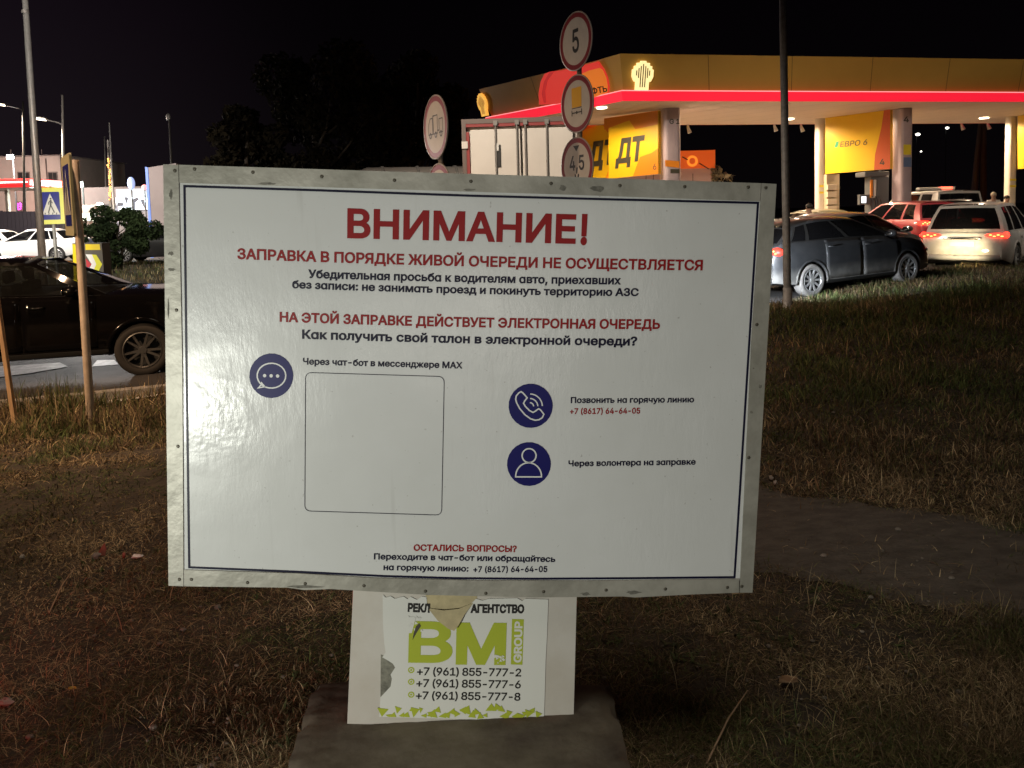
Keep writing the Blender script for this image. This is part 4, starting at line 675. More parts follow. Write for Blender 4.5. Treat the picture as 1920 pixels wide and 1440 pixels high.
POST_OUT = [(558, 96), (575, 112), (600, 104), (622, 118), (668, 106), (690, 120), (706, 108), (740, 124), (765, 106), (790, 110), (793, 150), (803, 172), (826, 200), (858, 236), (890, 262), (930, 268), (955, 252), (985, 200), (1020, 150), (1052, 118), (1085, 128), (1120, 118), (1270, 115), (1296, 130), (1312, 118), (1434, 122), (1428, 300), (1420, 450), (1416, 610), (1411, 766), (1250, 758), (1060, 757), (800, 750), (540, 743), (546, 640), (600, 582), (607, 540), (600, 520), (624, 482), (612, 462), (588, 446), (556, 428), (574, 402), (566, 350), (560, 250)]
poster = MB(); flat(poster, PP, [z8(*p) for p in POST_OUT], 0.0022, 0)
poster = poster.build('torn_poster', m_poster, post)
fl = MB()
fl.add([PP.w(*z8(x, y), h) for x, y, h in [(797, 168, .002), (880, 176, .006), (960, 168, .006), (1040, 138, .002), (850, 226, .010), (925, 222, .014), (990, 196, .010), (905, 262, .016), (938, 272, .018), (958, 250, .014)]],
       [(0, 1, 4), (1, 5, 4), (1, 2, 5), (2, 6, 5), (2, 3, 6), (4, 5, 7), (5, 9, 7), (5, 6, 9), (7, 9, 8)])
fl.build('hanging_flap', m_beige, post, smooth=True)
def pline(mb, s, a, b, cap, weight, mi=0, track=0):
    A, B = (520 + a[0] / 2.8235, 1080 + a[1] / 2.8235), (520 + b[0] / 2.8235, 1080 + b[1] / 2.8235)
    letter(mb, PP, s, A, B, cap / 2.8235 * U1, 0.0030, weight, mi, 0.0, track)
def pl_line(s, A, B, cap, wt, m, name='lettering', track=0):
    mb = MB(); pline(mb, s, A, B, cap, wt, 0, track); mb.build(name, m, poster)
pl_line('РЕКЛ', (690, 184), (806, 189), 48, 42, m_black); pl_line('АГЕНТСТВО', (1022, 190), (1306, 192), 48, 42, m_black)
for k, (dl, y0, y1) in enumerate((('2', 521, 528), ('6', 583, 591), ('8', 648, 656))):
    pl_line('+7 (961) 855-777-' + dl, (739 - 3 * k, y0), (1290 - 2 * k, y1), 45, 15, m_black, 'lettering', -45)
    mb = MB(); y = (495, 557, 625)[k]; disc(mb, PP, z8(709, y), 18 / 2.8235 * U1, 0.0027, 0, 11 / 2.8235 * U1, 20); disc(mb, PP, z8(709, y), 6 / 2.8235 * U1, 0.0027, 0, 0, 12); mb.build('dial_mark', m_lime, poster)
pl_line('B', (693, 446), (926, 449), 230, 24, m_lime, 'big_letter'); pl_line('M', (944, 453), (1208, 455), 230, 34, m_lime, 'big_letter')
mb = MB(); flat(mb, PP, [z8(*p) for p in [(1242, 225), (1305, 227), (1297, 467), (1236, 465)]], 0.0028, 0); mb.build('lime_field', m_lime, poster)
r3 = random.Random(5); mb = MB()
for k in range(34):                                                # shards along the bottom edge
    x = 556 + 25 * k + r3.uniform(-8, 8); y = 742 - r3.uniform(0, 1) ** 2 * 52; s = r3.uniform(16, 36)
    if x > 1385: continue
    a = r3.uniform(0, 6.28); tri = [(x + s * math.cos(a + j * 2.1) * r3.uniform(.7, 1.2), min(741 + (x - 545) * .022, y + s * math.sin(a + j * 2.1) * r3.uniform(.7, 1.1))) for j in range(3)]
    flat(mb, PP, [z8(*p) for p in tri], 0.0026 + 0.00002 * k, 0)
mb.build('lime_shard_print', m_lime, poster)
pl_line('GROUP', (1290, 455), (1296, 237), 42, 34, m_poster)
for v in list(poster.children)[-1].data.vertices: v.co += PP.n * .0006
mb = MB()
for k in range(26):
    cx, cy = (r3.uniform(690, 765), r3.uniform(208, 285)) if k < 15 else (r3.uniform(1150, 1205), r3.uniform(415, 465))
    s = r3.uniform(5, 11); a = r3.uniform(0, 6.28); flat(mb, PP, [z8(cx + s * math.cos(a + j * 2.1), cy + s * math.sin(a + j * 2.1)) for j in range(3)], 0.0036 + 0.00002 * k, 0)
flat(mb, PP, [z8(*p) for p in [(690, 212), (735, 214), (712, 298), (690, 300)]], 0.0033, 0)
mb.build('white_print', m_poster, poster)
mb = MB(); flat(mb, PP, [z8(*p) for p in [(752, 245), (760, 262), (735, 300), (716, 335), (722, 300), (735, 262)]], 0.0040, 0); mb.build('tear', m_screw, poster)

# concrete footing
m_conc = mat('stained_concrete', (0.15, 0.128, 0.095), 0.9, color2=(0.055, 0.04, 0.03), scale=3.4, detail=9, bump=0.25, bscale=14)
def stain(m):
    n, l = m.node_tree.nodes, m.node_tree.links; b = n['Principled BSDF']; src = b.inputs['Base Color'].links[0].from_socket
    t = n.new('ShaderNodeTexCoord'); no = n.new('ShaderNodeTexNoise'); no.inputs['Scale'].default_value = 2.2; no.inputs['Detail'].default_value = 3; l.new(t.outputs['Object'], no.inputs['Vector'])
    r = n.new('ShaderNodeMapRange'); r.inputs['From Min'].default_value = .5; r.inputs['From Max'].default_value = .66; r.inputs['To Max'].default_value = .55; l.new(no.outputs['Fac'], r.inputs['Value'])
    mx = n.new('ShaderNodeMix'); mx.data_type = 'RGBA'; l.new(r.outputs[0], mx.inputs['Factor']); l.new(src, mx.inputs['A']); mx.inputs['B'].default_value = (0.17, 0.05, 0.035, 1); l.new(mx.outputs['Result'], b.inputs['Base Color'])
stain(m_conc)
bl, br, fl_, fr = gz(590, 1275, BASE_TOP - 0.002), gz(1146, 1282, BASE_TOP - 0.002), gz(520, 1490, BASE_TOP - 0.002), gz(1195, 1490, BASE_TOP - 0.002)
mb = MB(); top = [fl_, fr, br, bl]; r4 = random.Random(9); NG = 44
def chip(u, v):
    """Worn top: edges broken away in places, a slightly uneven face."""
    e = min(u, 1 - u, v, 1 - v); k = math.sin(17 * u + 5 * v) * math.sin(11 * v - 7 * u) + .6 * math.sin(43 * u - 31 * v)
    return -.020 * max(0, 1 - e / .03) * max(0, .35 + k) - (.0035 if e < .012 else 0) + r4.uniform(-.0012, .0012) + .0015 * k
rows = []
for i in range(NG + 1):
    row = []
    for j in range(NG + 1):
        u, v = j / NG, i / NG; p = fl_.lerp(fr, u).lerp(bl.lerp(br, u), v); in_ = 1 - .006 * max(0, math.sin(60 * u + 37 * v)) * (1 if min(u, 1 - u, v, 1 - v) < 1e-6 else 0)
        c4 = (fl_ + fr + bl + br) / 4; q = c4 + (p - c4) * in_; row.append(Vector((q.x, q.y, p.z + (chip(u, v) if not (.2 < u < .8 and .55 < v < .85) else min(0, chip(u, v))))))
    rows.append(row)
mb.grid(rows); edge = rows[0] + [r[-1] for r in rows[1:]] + rows[-1][-2::-1] + [r[0] for r in rows[-2:0:-1]]
dn = [v + Vector((0, 0, -.32)) for v in edge]; k = len(edge); mb.add(edge + dn, [(i, k + i, k + (i + 1) % k, (i + 1) % k) for i in range(k)])
ft = mb.build('concrete_footing', m_conc, auto=.6)
tag(ft, 'stained concrete footing slab under the notice board post', 'footing')
# ================================================================ poles and road signs
m_galv = mat('galvanised', (0.42, 0.41, 0.39), 0.5, 0.4, var=0.2, scale=12)
m_polegrey = mat('pole_grey', (0.33, 0.31, 0.29), 0.55, 0.2, var=0.3, scale=14)
m_tan = mat('tan_paint', (0.47, 0.37, 0.28), 0.55, color2=(0.34, 0.26, 0.19), scale=9, detail=7)
m_rim = mat('sign_rim', (0.42, 0.40, 0.40), 0.4, 0.5); m_sback = mat('sign_back', (0.22, 0.22, 0.23), 0.5, 0.5)
m_sred = mat('sign_red', (0.15, 0.008, 0.014), 0.35); m_swhite = mat('sign_white', (0.42, 0.42, 0.425), 0.22, var=0.08, scale=8)
m_sblack = mat('sign_black', (0.014, 0.014, 0.014), 0.4); m_syellow = mat('sign_amber', (0.52, 0.30, 0.01), 0.35)

def pole(name, top, bot, Y, r_top, r_bot, m, label, cat, group=None, extra=None):
    a, b = at(*top, Y), at(*bot, Y); g = b.copy()
    k = (Hf(b.x, b.y) - 0.05 - b.z) / (a.z - b.z) if abs(a.z - b.z) > 1e-6 else 0
    if Hf(b.x, b.y) < b.z: g = b + (a - b) * k                       # reach down to the ground
    rt = empty(name, (g.x, g.y, Hf(g.x, g.y)), 0, label, cat, group)
    MB().tube([g, b + (a - b) * 0.02, a], [r_bot * 1.02, r_bot, r_top], 16).build('pole', m, rt, smooth=True)
    if extra: extra(rt, a, g)
    return rt
def lamp_fit(rt, a, g):
    MB().lathe([(0.10, 0), (0.10, 0.04), (0.075, 0.06), (0.075, 0.4), (0.06, 0.42)], g + Vector((0, 0, 0.0)), (0, 0, 1), 20).build('base_sleeve', m_polegrey, rt, smooth=True)
def steel_band(rt, a, g):
    c = at(47.5, 22, 14.0); MB().tube([c - Vector((0, 0, .03)), c + Vector((0, 0, .03))], 0.062, 16).build('clamp_band', m_polegrey, rt)
pole('lamp_post', (43, -60), (80, 492), 14.0, 0.045, 0.068, m_galv, 'tall pale steel lamp post rising out of frame behind the black car', 'lamp post', None, steel_band)
pole('lamp_post', (1467, -60), (1476.5, 572), 12.2, 0.056, 0.062, m_polegrey, 'dark grey lamp post in the grass beside the grey hatchback', 'lamp post', None, lamp_fit)

class Facing(Plane):
    """Sign plane through centre c, normal turned by ang (radians from straight towards the viewer; positive faces left)."""
    def __init__(s, c, ang):
        d = Vector((EYE.x - c.x, EYE.y - c.y, 0)).normalized(); d = Matrix.Rotation(-ang, 3, 'Z') @ d
        u = Vector((0, 0, 1)).cross(d); Plane.__init__(s, c, u, (0, 0, 1))
def round_sign(parent, c, ang, R, draw):
    pl = Facing(c, ang); mb = MB()
    mb.lathe([(0, 0), (R - 0.012, 0), (R, 0.004), (R, 0.016), (R - 0.01, 0.018), (R - 0.012, 0.013), (0, 0.013)], c - pl.n * 0.013, pl.n, 48)
    s = mb.build('sign_disc', m_rim, parent, smooth=False)
    mb = MB(); disc(mb, pl, (0, 0), R * 0.955, 0.001, 0, R * 0.80); mb.build('red_ring', m_sred, s)
    mb = MB(); disc(mb, pl, (0, 0), R * 0.80, 0.0008); mb.build('sign_face', m_swhite, s)
    mb = MB(); draw(mb, pl, R); mb.build('symbol', [m_sblack, m_syellow, m_swhite, m_syellow], s)
    mb = MB(); mb.box(c - pl.n * 0.03, (0.03, 0.03, R * 0.5)); mb.build('bracket', m_galv, s)
    return s
def uvtext(mb, pl, s, x0, x1, y, cap, weight=22, mi=0):
    V, F, a, b = text_flat(s, weight); k = (x1 - x0) / (b - a); ky = cap / (CAP + weight)
    mb.add([pl.w(x0 + (x - a) * k, y + yy * ky, 0.003) for x, yy in V], F, mi)
def d_five(mb, pl, R): uvtext(mb, pl, '5', -0.19 * R, 0.22 * R, -0.36 * R, 0.78 * R, 14)
def d_axle(mb, pl, R):
    flat(mb, pl, [(-.30 * R, -.12 * R), (.30 * R, -.12 * R), (.30 * R, .56 * R), (-.30 * R, .56 * R)], 0.003, 1)
    mb.m = mb.m[:]
    for x in (-.30, .30): flat(mb, pl, [((x - .025) * R, -.40 * R), ((x + .025) * R, -.40 * R), ((x + .025) * R, -.20 * R), ((x - .025) * R, -.20 * R)], 0.003, 0)
    flat(mb, pl, [(-.3 * R, -.32 * R), (.3 * R, -.32 * R), (.3 * R, -.28 * R), (-.3 * R, -.28 * R)], 0.0034, 0)
    flat(mb, pl, [(-.3 * R, -.155 * R), (.3 * R, -.155 * R), (.3 * R, -.13 * R), (-.3 * R, -.13 * R)], 0.0034, 0)
    disc(mb, pl, (0, -.30 * R), .055 * R, 0.0038, 0, 0, 16)
def d_height(mb, pl, R):
    flat(mb, pl, [(-.19 * R, .70 * R), (.19 * R, .70 * R), (0, .50 * R)], 0.003, 0)
    uvtext(mb, pl, '4,5', -.44 * R, .46 * R, -.14 * R, .50 * R, 16); uvtext(mb, pl, 'М', -.13 * R, .13 * R, -.52 * R, .24 * R, 16)
def d_trailer(mb, pl, R):                                          # lorry with trailer, outline drawing
    q = lambda pts, w=.035, c=False: ribbon(mb, pl, [(x * R, y * R) for x, y in pts], w * R, 0.003, 0, c)
    q([(-.55, -.20), (-.55, .10), (-.40, .30), (-.20, .30), (-.20, -.20)], c=True); q([(-.16, -.20), (-.16, .36), (.20, .36), (.20, -.20)], c=True)
    q([(.20, -.12), (.34, -.12)]); q([(.34, -.20), (.34, .22), (.62, .22), (.62, -.20)], c=True)
    for x in (-.40, .05, .48): disc(mb, pl, (x * R, -.24 * R), .10 * R, 0.0034, 0, .05 * R, 20)
def d_blank(mb, pl, R): flat(mb, pl, [(-.3 * R, -.3 * R), (.3 * R, -.3 * R), (.3 * R, 0), (-.3 * R, 0)], 0.003, 0)

YS = 9.2
sp = empty('road_sign_post', (at(1087, 700, YS).x, YS + .02, 0), 0, 'grey post with three round signs limiting speed, axle load and height', 'road signs')
a, b = at(1085.5, 70, YS + .03), at(1089, 420, YS + .03); g = a + (b - a) * ((0 - a.z) / (b.z - a.z))
MB().tube([g, a], 0.030, 12).build('post', m_polegrey, sp, smooth=True)
ANG = math.radians(56)
round_sign(sp, at(1079, 77.5, YS - .03), ANG, 0.35, d_five)
round_sign(sp, at(1081.5, 194.5, YS - .03), ANG, 0.35, d_axle)
round_sign(sp, at(1081.5, 311, YS - .03), ANG, 0.35, d_height)
YT = 8.3
sp = empty('road_sign_post', (at(826, 700, YT).x, YT + .02, 0), 0, 'grey post with shiny round lorry trailer sign above a half hidden red ring', 'road signs')
a, b = at(824, 200, YT + .02), at(829, 420, YT + .02); g = a + (b - a) * ((0 - a.z) / (b.z - a.z))
MB().tube([g, a], 0.028, 12).build('post', m_polegrey, sp, smooth=True)
round_sign(sp, at(816, 238.5, YT - .03), math.radians(68), 0.35, d_trailer)
round_sign(sp, at(823.5, 366, YT - .03), math.radians(66), 0.35, d_blank)

# pedestrian crossing signs
m_lime_y = mat('sign_yellow_green', (0.66, 0.66, 0.05), 0.4); m_blue = mat('sign_blue', (0.022, 0.028, 0.22), 0.18, coat=0.3)
m_gloss = mat('sign_gloss_white', (0.62, 0.6, 0.56), 0.2)
def crossing_sign(parent, pl, w, h, mat_blue=None):
    mb = MB(); mb.prism([pl.w(x, y, 0) for x, y in rrect(-w / 2, -h / 2, w / 2, h / 2, 0.03)], -pl.n * 0.02); s = mb.build('sign_plate', mat_blue or m_lime_y, parent)
    mb = MB(); k = 0.155
    flat(mb, pl, rrect(-w / 2 + k * w, -h / 2 + .12 * h, w / 2 - k * w, h / 2 - .12 * h, 0.02), 0.002, 0)
    flat(mb, pl, [(-.33 * w, -.24 * h), (.33 * w, -.24 * h), (0, .34 * h)], 0.004, 1)
    b = lambda pts, t=.03: ribbon(mb, pl, [(x * w, y * h) for x, y in pts], t * w, 0.006, 2)
    disc(mb, pl, (.015 * w, .195 * h), .036 * w, 0.006, 2, 0, 16)
    b([(.015, .165), (0.0, .02)], .07); b([(0.0, .03), (-.05, -.09), (-.10, -.19)], .045); b([(0.0, .03), (.06, -.08), (.13, -.19)], .045)
    b([(0.0, .14), (-.07, .09), (-.07, .03)], .03); b([(.02, .14), (.08, .07)], .03)
    for x in (-.21, -.07, .07, .21): b([(x - .02, -.235), (x, -.185)], .035)
    mb.build('sign_face', [m_blue, m_gloss, m_sblack], s)
    return s
Y2 = 18.5; c = at(96.5, 386, Y2)
rt = empty('crossing_sign', (c.x + .05, Y2 + .04, Hf(c.x, Y2)), 0, 'yellow bordered blue pedestrian crossing sign on a grey pole behind the black car', 'road sign')
a = at(95, 350, Y2 + .04); b = at(102, 440, Y2 + .04); g = a + (b - a) * ((Hf(b.x, b.y) - a.z) / (b.z - a.z))
MB().tube([g, a + Vector((0, 0, .02))], 0.038, 12).build('pole', m_galv, rt, smooth=True)
crossing_sign(rt, Facing(c - Vector((0, .03, 0)), math.radians(18)), 0.60, 0.90)
Y1 = 7.0
rt = pole('crossing_sign', (140, 300), (170, 786), Y1, 0.036, 0.037, m_tan, 'tan painted pole in the grass carrying a crossing sign seen nearly edge on', 'road sign')
c = at(126, 367, Y1 - .04)
pl = Facing(c, math.radians(84.5))
crossing_sign(rt, pl, 0.70, 0.74, mat('sign_dulled_border', (.36, .33, .20), .4))  # border dulled in its colour for the orange lamplight on it
# leaning stake at the very left
st = MB(); a, b = at(-14, 505, 6.7), at(29, 800, 6.7); g = b + (b - a).normalized() * .05
u = Vector((1, 0, 0)) * .019; v = Vector((0, 1, 0)) * .019
st.hexa([g - u - v, g + u - v, g + u + v, g - u + v], [a - u - v, a + u - v, a + u + v, a - u + v])
m_stake = mat('stake_wood', (0.52, 0.32, 0.17), 0.8, var=0.35, scale=8, stretch=(6, 6, .6))
tag(st.build('wooden_stake', m_stake, loc=g, bevel=.003), 'thin leaning wooden stake in the grass at the left edge', 'stake')

# island bollard with chevron
YB = 17.3; m_byel = mat('reflective_yellow', (0.80, 0.60, 0.005), 0.35); m_bgrey = mat('bollard_grey', (0.11, 0.10, 0.085), 0.7)
m_byl2 = mat('reflective_lemon', (0.75, 0.74, 0.04), 0.35); m_redr = mat('reflective_red', (0.5, 0.03, 0.05), 0.35); m_wr = mat('reflective_white', (0.85, 0.83, 0.85), 0.35)
pl = Plane(at(160, 505, YB), (1, 0, 0), (0, 0, 1)); z2 = lambda x, y: pl.uv(x / 6 + 6, 277 + y / 6)
c = at(160, 500, YB); gnd = Hf(c.x, YB)
rt = empty('chevron_bollard', (c.x, YB + .2, gnd), 0, 'grey traffic bollard with yellow edge bars and a red, white and yellow chevron', 'bollard')
mb = MB(); p = [pl.w(*z2(x, y), 0) for x, y in [(778, 1075), (1105, 1070), (1128, 1330), (1120, 1500), (860, 1500), (790, 1480)]]
zz = [q.copy() for q in p]
for q in zz[-3:]: q.z = gnd
mb.prism(zz, (0, .35, 0)); mb.build('body', m_bgrey, rt, bevel=.02)
mb = MB(); flat(mb, pl, [z2(*q) for q in [(780, 1085), (838, 1085), (865, 1590), (800, 1590)]], .006); mb.build('yellow_bar', m_byel, rt)
mb = MB(); flat(mb, pl, [z2(*q) for q in [(925, 1085), (1085, 1085), (1095, 1150), (928, 1150)]], .006); mb.build('yellow_bar', m_byel, rt)
mb = MB()
flat(mb, pl, [z2(*q) for q in [(1000, 1200), (1050, 1205), (1115, 1310), (1060, 1420), (1005, 1420), (1048, 1310)]], .008, 2)
flat(mb, pl, [z2(*q) for q in [(928, 1200), (1000, 1200), (1048, 1310), (1005, 1420), (948, 1400), (996, 1310)]], .007, 1)
flat(mb, pl, [z2(*q) for q in [(930, 1245), (996, 1310), (945, 1372)]], .0075, 0)
mb.build('chevron_face', [m_redr, m_wr, m_byl2], rt)
# ================================================================ filling station
ZU, ZB, ZT = 5.0, 5.30, 6.42                        # underside, top of the red band, top of the fascia
def xy(p): return Vector((p.x, p.y, 0))
cB = xy(gz(1167, 189.5, ZU)); cA0 = xy(gz(1910, 191, ZU)); cD = xy(gz(905, 223, ZB)); cC = xy(gz(1120, 199.5, ZU))
dirF = (cA0 - cB).normalized(); cA = cB + dirF * 26
cE0 = xy(gz(1300, 234, ZU)); cF0 = xy(gz(1880, 231, ZU)); dirK = (cF0 - cE0).normalized()
def meet(p, d, q, e):
    t = ((q - p).x * e.y - (q - p).y * e.x) / (d.x * e.y - d.y * e.x); return p + d * t
cE = meet(cE0, dirK, cC, (cD - cC).normalized()); cF = cE0 + dirK * 30
foot = [cD if (cD - cC).length < (cE - cC).length else cE, cC, cB, cA, cF]
foot = [cE, cC, cB, cA, cF] if (cE - cC).length > 2 else foot
can = empty('station_canopy', (cB.x, cB.y, 0), 0, 'wide amber filling station canopy edged by a glowing red band', 'canopy')
m_amber = mat('amber_fascia', (0.60, 0.34, 0.065), 0.6, var=0.06, scale=0.8); m_band = emis('red_band_lit', (0.86, 0.012, 0.035), 1.0, (0.6, 0.02, 0.04))
m_bandtop = emis('band_edge_lit', (1.0, 0.30, 0.30), 1.3, (0.8, 0.3, 0.3)); m_under = mat('canopy_underside', (0.62, 0.50, 0.40), 0.6, var=0.06, scale=.6)
m_roof = mat('canopy_roof', (0.2, 0.19, 0.18), 0.8)
n_ = len(foot); cen = sum(foot, Vector()) / n_
lift = lambda ps, z: [Vector((p.x, p.y, z)) for p in ps]
mb = MB(); mb.prism(lift(foot, ZU), (0, 0, 0.25)); mb.build('underside', m_under, can)
def outset(ps, d):
    out = []
    for i, p in enumerate(ps):
        a = (p - ps[i - 1]).normalized(); b = (ps[(i + 1) % len(ps)] - p).normalized(); na, nb = Vector((a.y, -a.x, 0)), Vector((b.y, -b.x, 0))
        if na.dot(p - cen) < 0: na = -na
        if nb.dot(p - cen) < 0: nb = -nb
        m = (na + nb).normalized(); out.append(p + m * d / max(.4, m.dot(na)))
    return out
def ring(lo, hi, m, name, cap=False, skip=()):
    mb = MB(); k = len(lo)
    mb.add(list(lo) + list(hi), [(i, (i + 1) % k, k + (i + 1) % k, k + i) for i in range(k) if i not in skip])
    if cap: mb.add(list(hi), [tuple(range(k))])
    return mb.build(name, m, can)
o1 = outset(foot, 0.02)
ring(lift(o1, ZU), lift(outset(foot, 0.05), ZB), m_band, 'red_band')
ring(lift(outset(foot, 0.05), ZB + .002), lift(outset(foot, 0.03), ZB + 0.035), m_bandtop, 'band_edge')
ring(lift(outset(foot, -0.10), ZB + 0.02), lift(outset(foot, 0.16), ZT), m_amber, 'fascia', cap=True)
# downlights
m_down = emis('downlight_lit', (1.0, 0.86, 0.62), 9.0)
for px, py in ((1480, 224), (1845, 222), (1128, 203), (1238, 217), (1620, 218)):
    p = gz(px, py, ZU - .03); mb = MB(); mb.lathe([(0, 0), (.17, 0), (.17, .03)], (p.x, p.y, ZU - .035), (0, 0, 1), 20)
    mb.build('downlight', m_down, can)
    spot('canopy_downlight', (p.x, p.y, ZU - .07), (p.x, p.y, 0), 900, (1.0, 0.74, 0.50), 165, .5, .12)
for x, y in ((4.5, 30.0), (10.0, 30.6), (16.5, 32.0), (6.5, 26.5)):
    spot('canopy_downlight', (x, y, ZU - .07), (x, y, 0), 1500, (1.0, 0.74, 0.50), 165, .5, .12)  # further spots without fittings, added to brighten the canopy area
# sheet joints of the fascia and the soffit
def joints(i, m, name, z0, z1, gap):
    lo, hi = outset(foot, -0.10), outset(foot, 0.16); a, b = lo[i], lo[(i + 1) % n_]; c, d = hi[i], hi[(i + 1) % n_]; L = (b - a).length; k = max(1, int(L / gap)); out = []
    for j in range(1, k):
        t = j / k; e = (b - a).normalized() * .010; p, q = a.lerp(b, t), c.lerp(d, t); up_ = Vector((0, 0, 1)); o = (q - p).normalized() * .006
        mb = MB(); mb.add([Vector((*(p - e + o).xy, z0)), Vector((*(p + e + o).xy, z0)), Vector((*(q + e + o).xy, z1)), Vector((*(q - e + o).xy, z1))], [(0, 1, 2, 3)]); mb.build(name, m, can)
m_joint = mat('sheet_joint', (.16, .09, .02), .7); joints(2, m_joint, 'fascia_joint', ZB + .04, ZT - .01, 2.6); joints(0, m_joint, 'fascia_joint', ZB + .04, ZT - .01, 2.6)
mb = MB(); dS = (foot[0] - foot[1]).normalized()
for j in range(1, 21):
    p = cB.lerp(cA, j / 21); e = dirF * .012; q = p + dS * 9.0; q2 = meet(p, dS, cE0, dirK); q = q2 if (q2 - p).length < 14 else q
    mb.add([Vector((*(p - e).xy, ZU - .004)), Vector((*(p + e).xy, ZU - .004)), Vector((*(q + e).xy, ZU - .004)), Vector((*(q - e).xy, ZU - .004))], [(0, 1, 2, 3)])
mb.build('soffit_joint', mat('soffit_joint', (.34, .27, .21), .7), can)
# lit emblem: a stepped plume of bars on a square foot
m_emb = emis('emblem_lit', (1.0, 0.80, 0.36), 1.05); m_embd = mat('emblem_gap', (0.16, 0.12, 0.04), 0.7)
def emblem(pl, c, w, h, m_emb=None):
    m_emb = m_emb or globals()['m_emb']
    pts = [(-.31, -.5), (.31, -.5), (.31, -.22), (.40, -.20), (.50, -.04), (.50, .20), (.42, .22), (.42, .32), (.30, .34), (.30, .43), (.14, .44), (.12, .5), (-.12, .5), (-.14, .44), (-.30, .43), (-.30, .34), (-.42, .32), (-.42, .22), (-.50, .20), (-.50, -.04), (-.40, -.20), (-.31, -.22)]
    mb = MB(); mb.prism([pl.w(c[0] + x * w, c[1] + y * h, .10) for x, y in pts], -pl.n * .12); e = mb.build('emblem', m_emb, can)
    mb = MB()
    for x, y0, y1 in ((0, -.40, .40), (-.11, -.40, .33), (.11, -.40, .33), (-.21, -.08, .26), (.21, -.08, .26), (-.31, .0, .18), (.31, .0, .18)):
        flat(mb, pl, [(c[0] + (x - .026) * w, c[1] + y0 * h), (c[0] + (x + .026) * w, c[1] + y0 * h), (c[0] + (x + .026) * w, c[1] + y1 * h), (c[0] + (x - .026) * w, c[1] + y1 * h)], .103)
    mb.build('emblem_bars', m_embd, e)
def face_plane(i):
    lo, hi = outset(foot, -0.10), outset(foot, 0.16); a, b = lo[i], lo[(i + 1) % n_]; d = (b - a).normalized()
    c = Vector((hi[i].x - lo[i].x, hi[i].y - lo[i].y, 0)); nn = d.cross(Vector((0, 0, 1))); out_ = c.dot(nn)
    return Plane(Vector((a.x, a.y, ZB + .02)), d, Vector((nn.x * out_, nn.y * out_, ZT - ZB - .02)))
FP = face_plane(2); LP = face_plane(0)
e0, e1 = FP.uv(1204, 140), FP.uv(1204, 169); s0, s1 = FP.uv(1184, 150), FP.uv(1223, 150)
emblem(FP, FP.uv(1203.5, 141.5), (s1 - s0).length, (FP.uv(1204, 114) - FP.uv(1204, 168.5)).length)
emblem(LP, LP.uv(907, 196), (LP.uv(899, 196) - LP.uv(915, 196)).length, (LP.uv(907, 175) - LP.uv(907, 217)).length, emis('emblem_orange_lit', (1.0, .50, .08), .85))
# curved red and orange flame panel on the end
m_flame = emis('flame_red_lit', (0.80, 0.045, 0.03), 0.62, (0.5, 0.03, 0.03)); m_flame2 = emis('flame_orange_lit', (0.80, 0.19, 0.02), 0.62, (0.6, 0.15, 0.02)); m_flame3 = emis('flame_deep_lit', (0.62, 0.02, 0.02), 0.6, (0.4, .02, .02))
z4k = lambda x, y: LP.uv(720 + x / 4, y / 4)
mb = MB(); pts = [(1185, 780), (1180, 700), (1195, 610), (1225, 550), (1262, 535), (1330, 528), (1480, 496), (1618, 458), (1665, 520), (1692, 580), (1702, 640), (1700, 690), (1580, 735), (1330, 775)]
mb.prism([LP.w(*z4k(*p), .14) for p in pts], -LP.n * .13)
flame = mb.build('flame_panel', m_flame, can)
mb = MB(); flat(mb, LP, [z4k(*p) for p in [(1480, 560), (1560, 525), (1640, 505), (1665, 520), (1692, 580), (1702, 640), (1700, 688), (1580, 733), (1480, 748)]], .146); mb.build('orange_field', m_flame2, flame)
mb = MB(); flat(mb, LP, [z4k(*p) for p in [(1262, 538), (1300, 533), (1250, 600), (1232, 680), (1240, 765), (1222, 770), (1205, 700), (1222, 610)]], .146); mb.build('flame_curl', m_flame3, flame)
mb = MB(); A, B = z4k(1370, 712), z4k(1675, 682)
letter(mb, LP, 'РОСНЕФТЬ', (1071, 183.5), (1145, 170), (z4k(1600, 645) - z4k(1600, 690)).length, .150, 20); mb.build('lettering', m_sblack, flame)

# small floodlights hanging from the far edge
m_bul = mat('hanging_fitting', (.45, .44, .42), .5)
for px, py in ((1452, 236), (1502, 237), (1803, 234), (1852, 233), (1290, 239)):
    p = at(px, py, gz(px, 233, ZU).y + .1); mb = MB(); mb.tube([(p.x, p.y, ZU + .1), p, p + Vector((.06, -.05, -.22))], [.03, .05, .09], 10); mb.build('hanging_floodlight', m_bul, can, smooth=True)
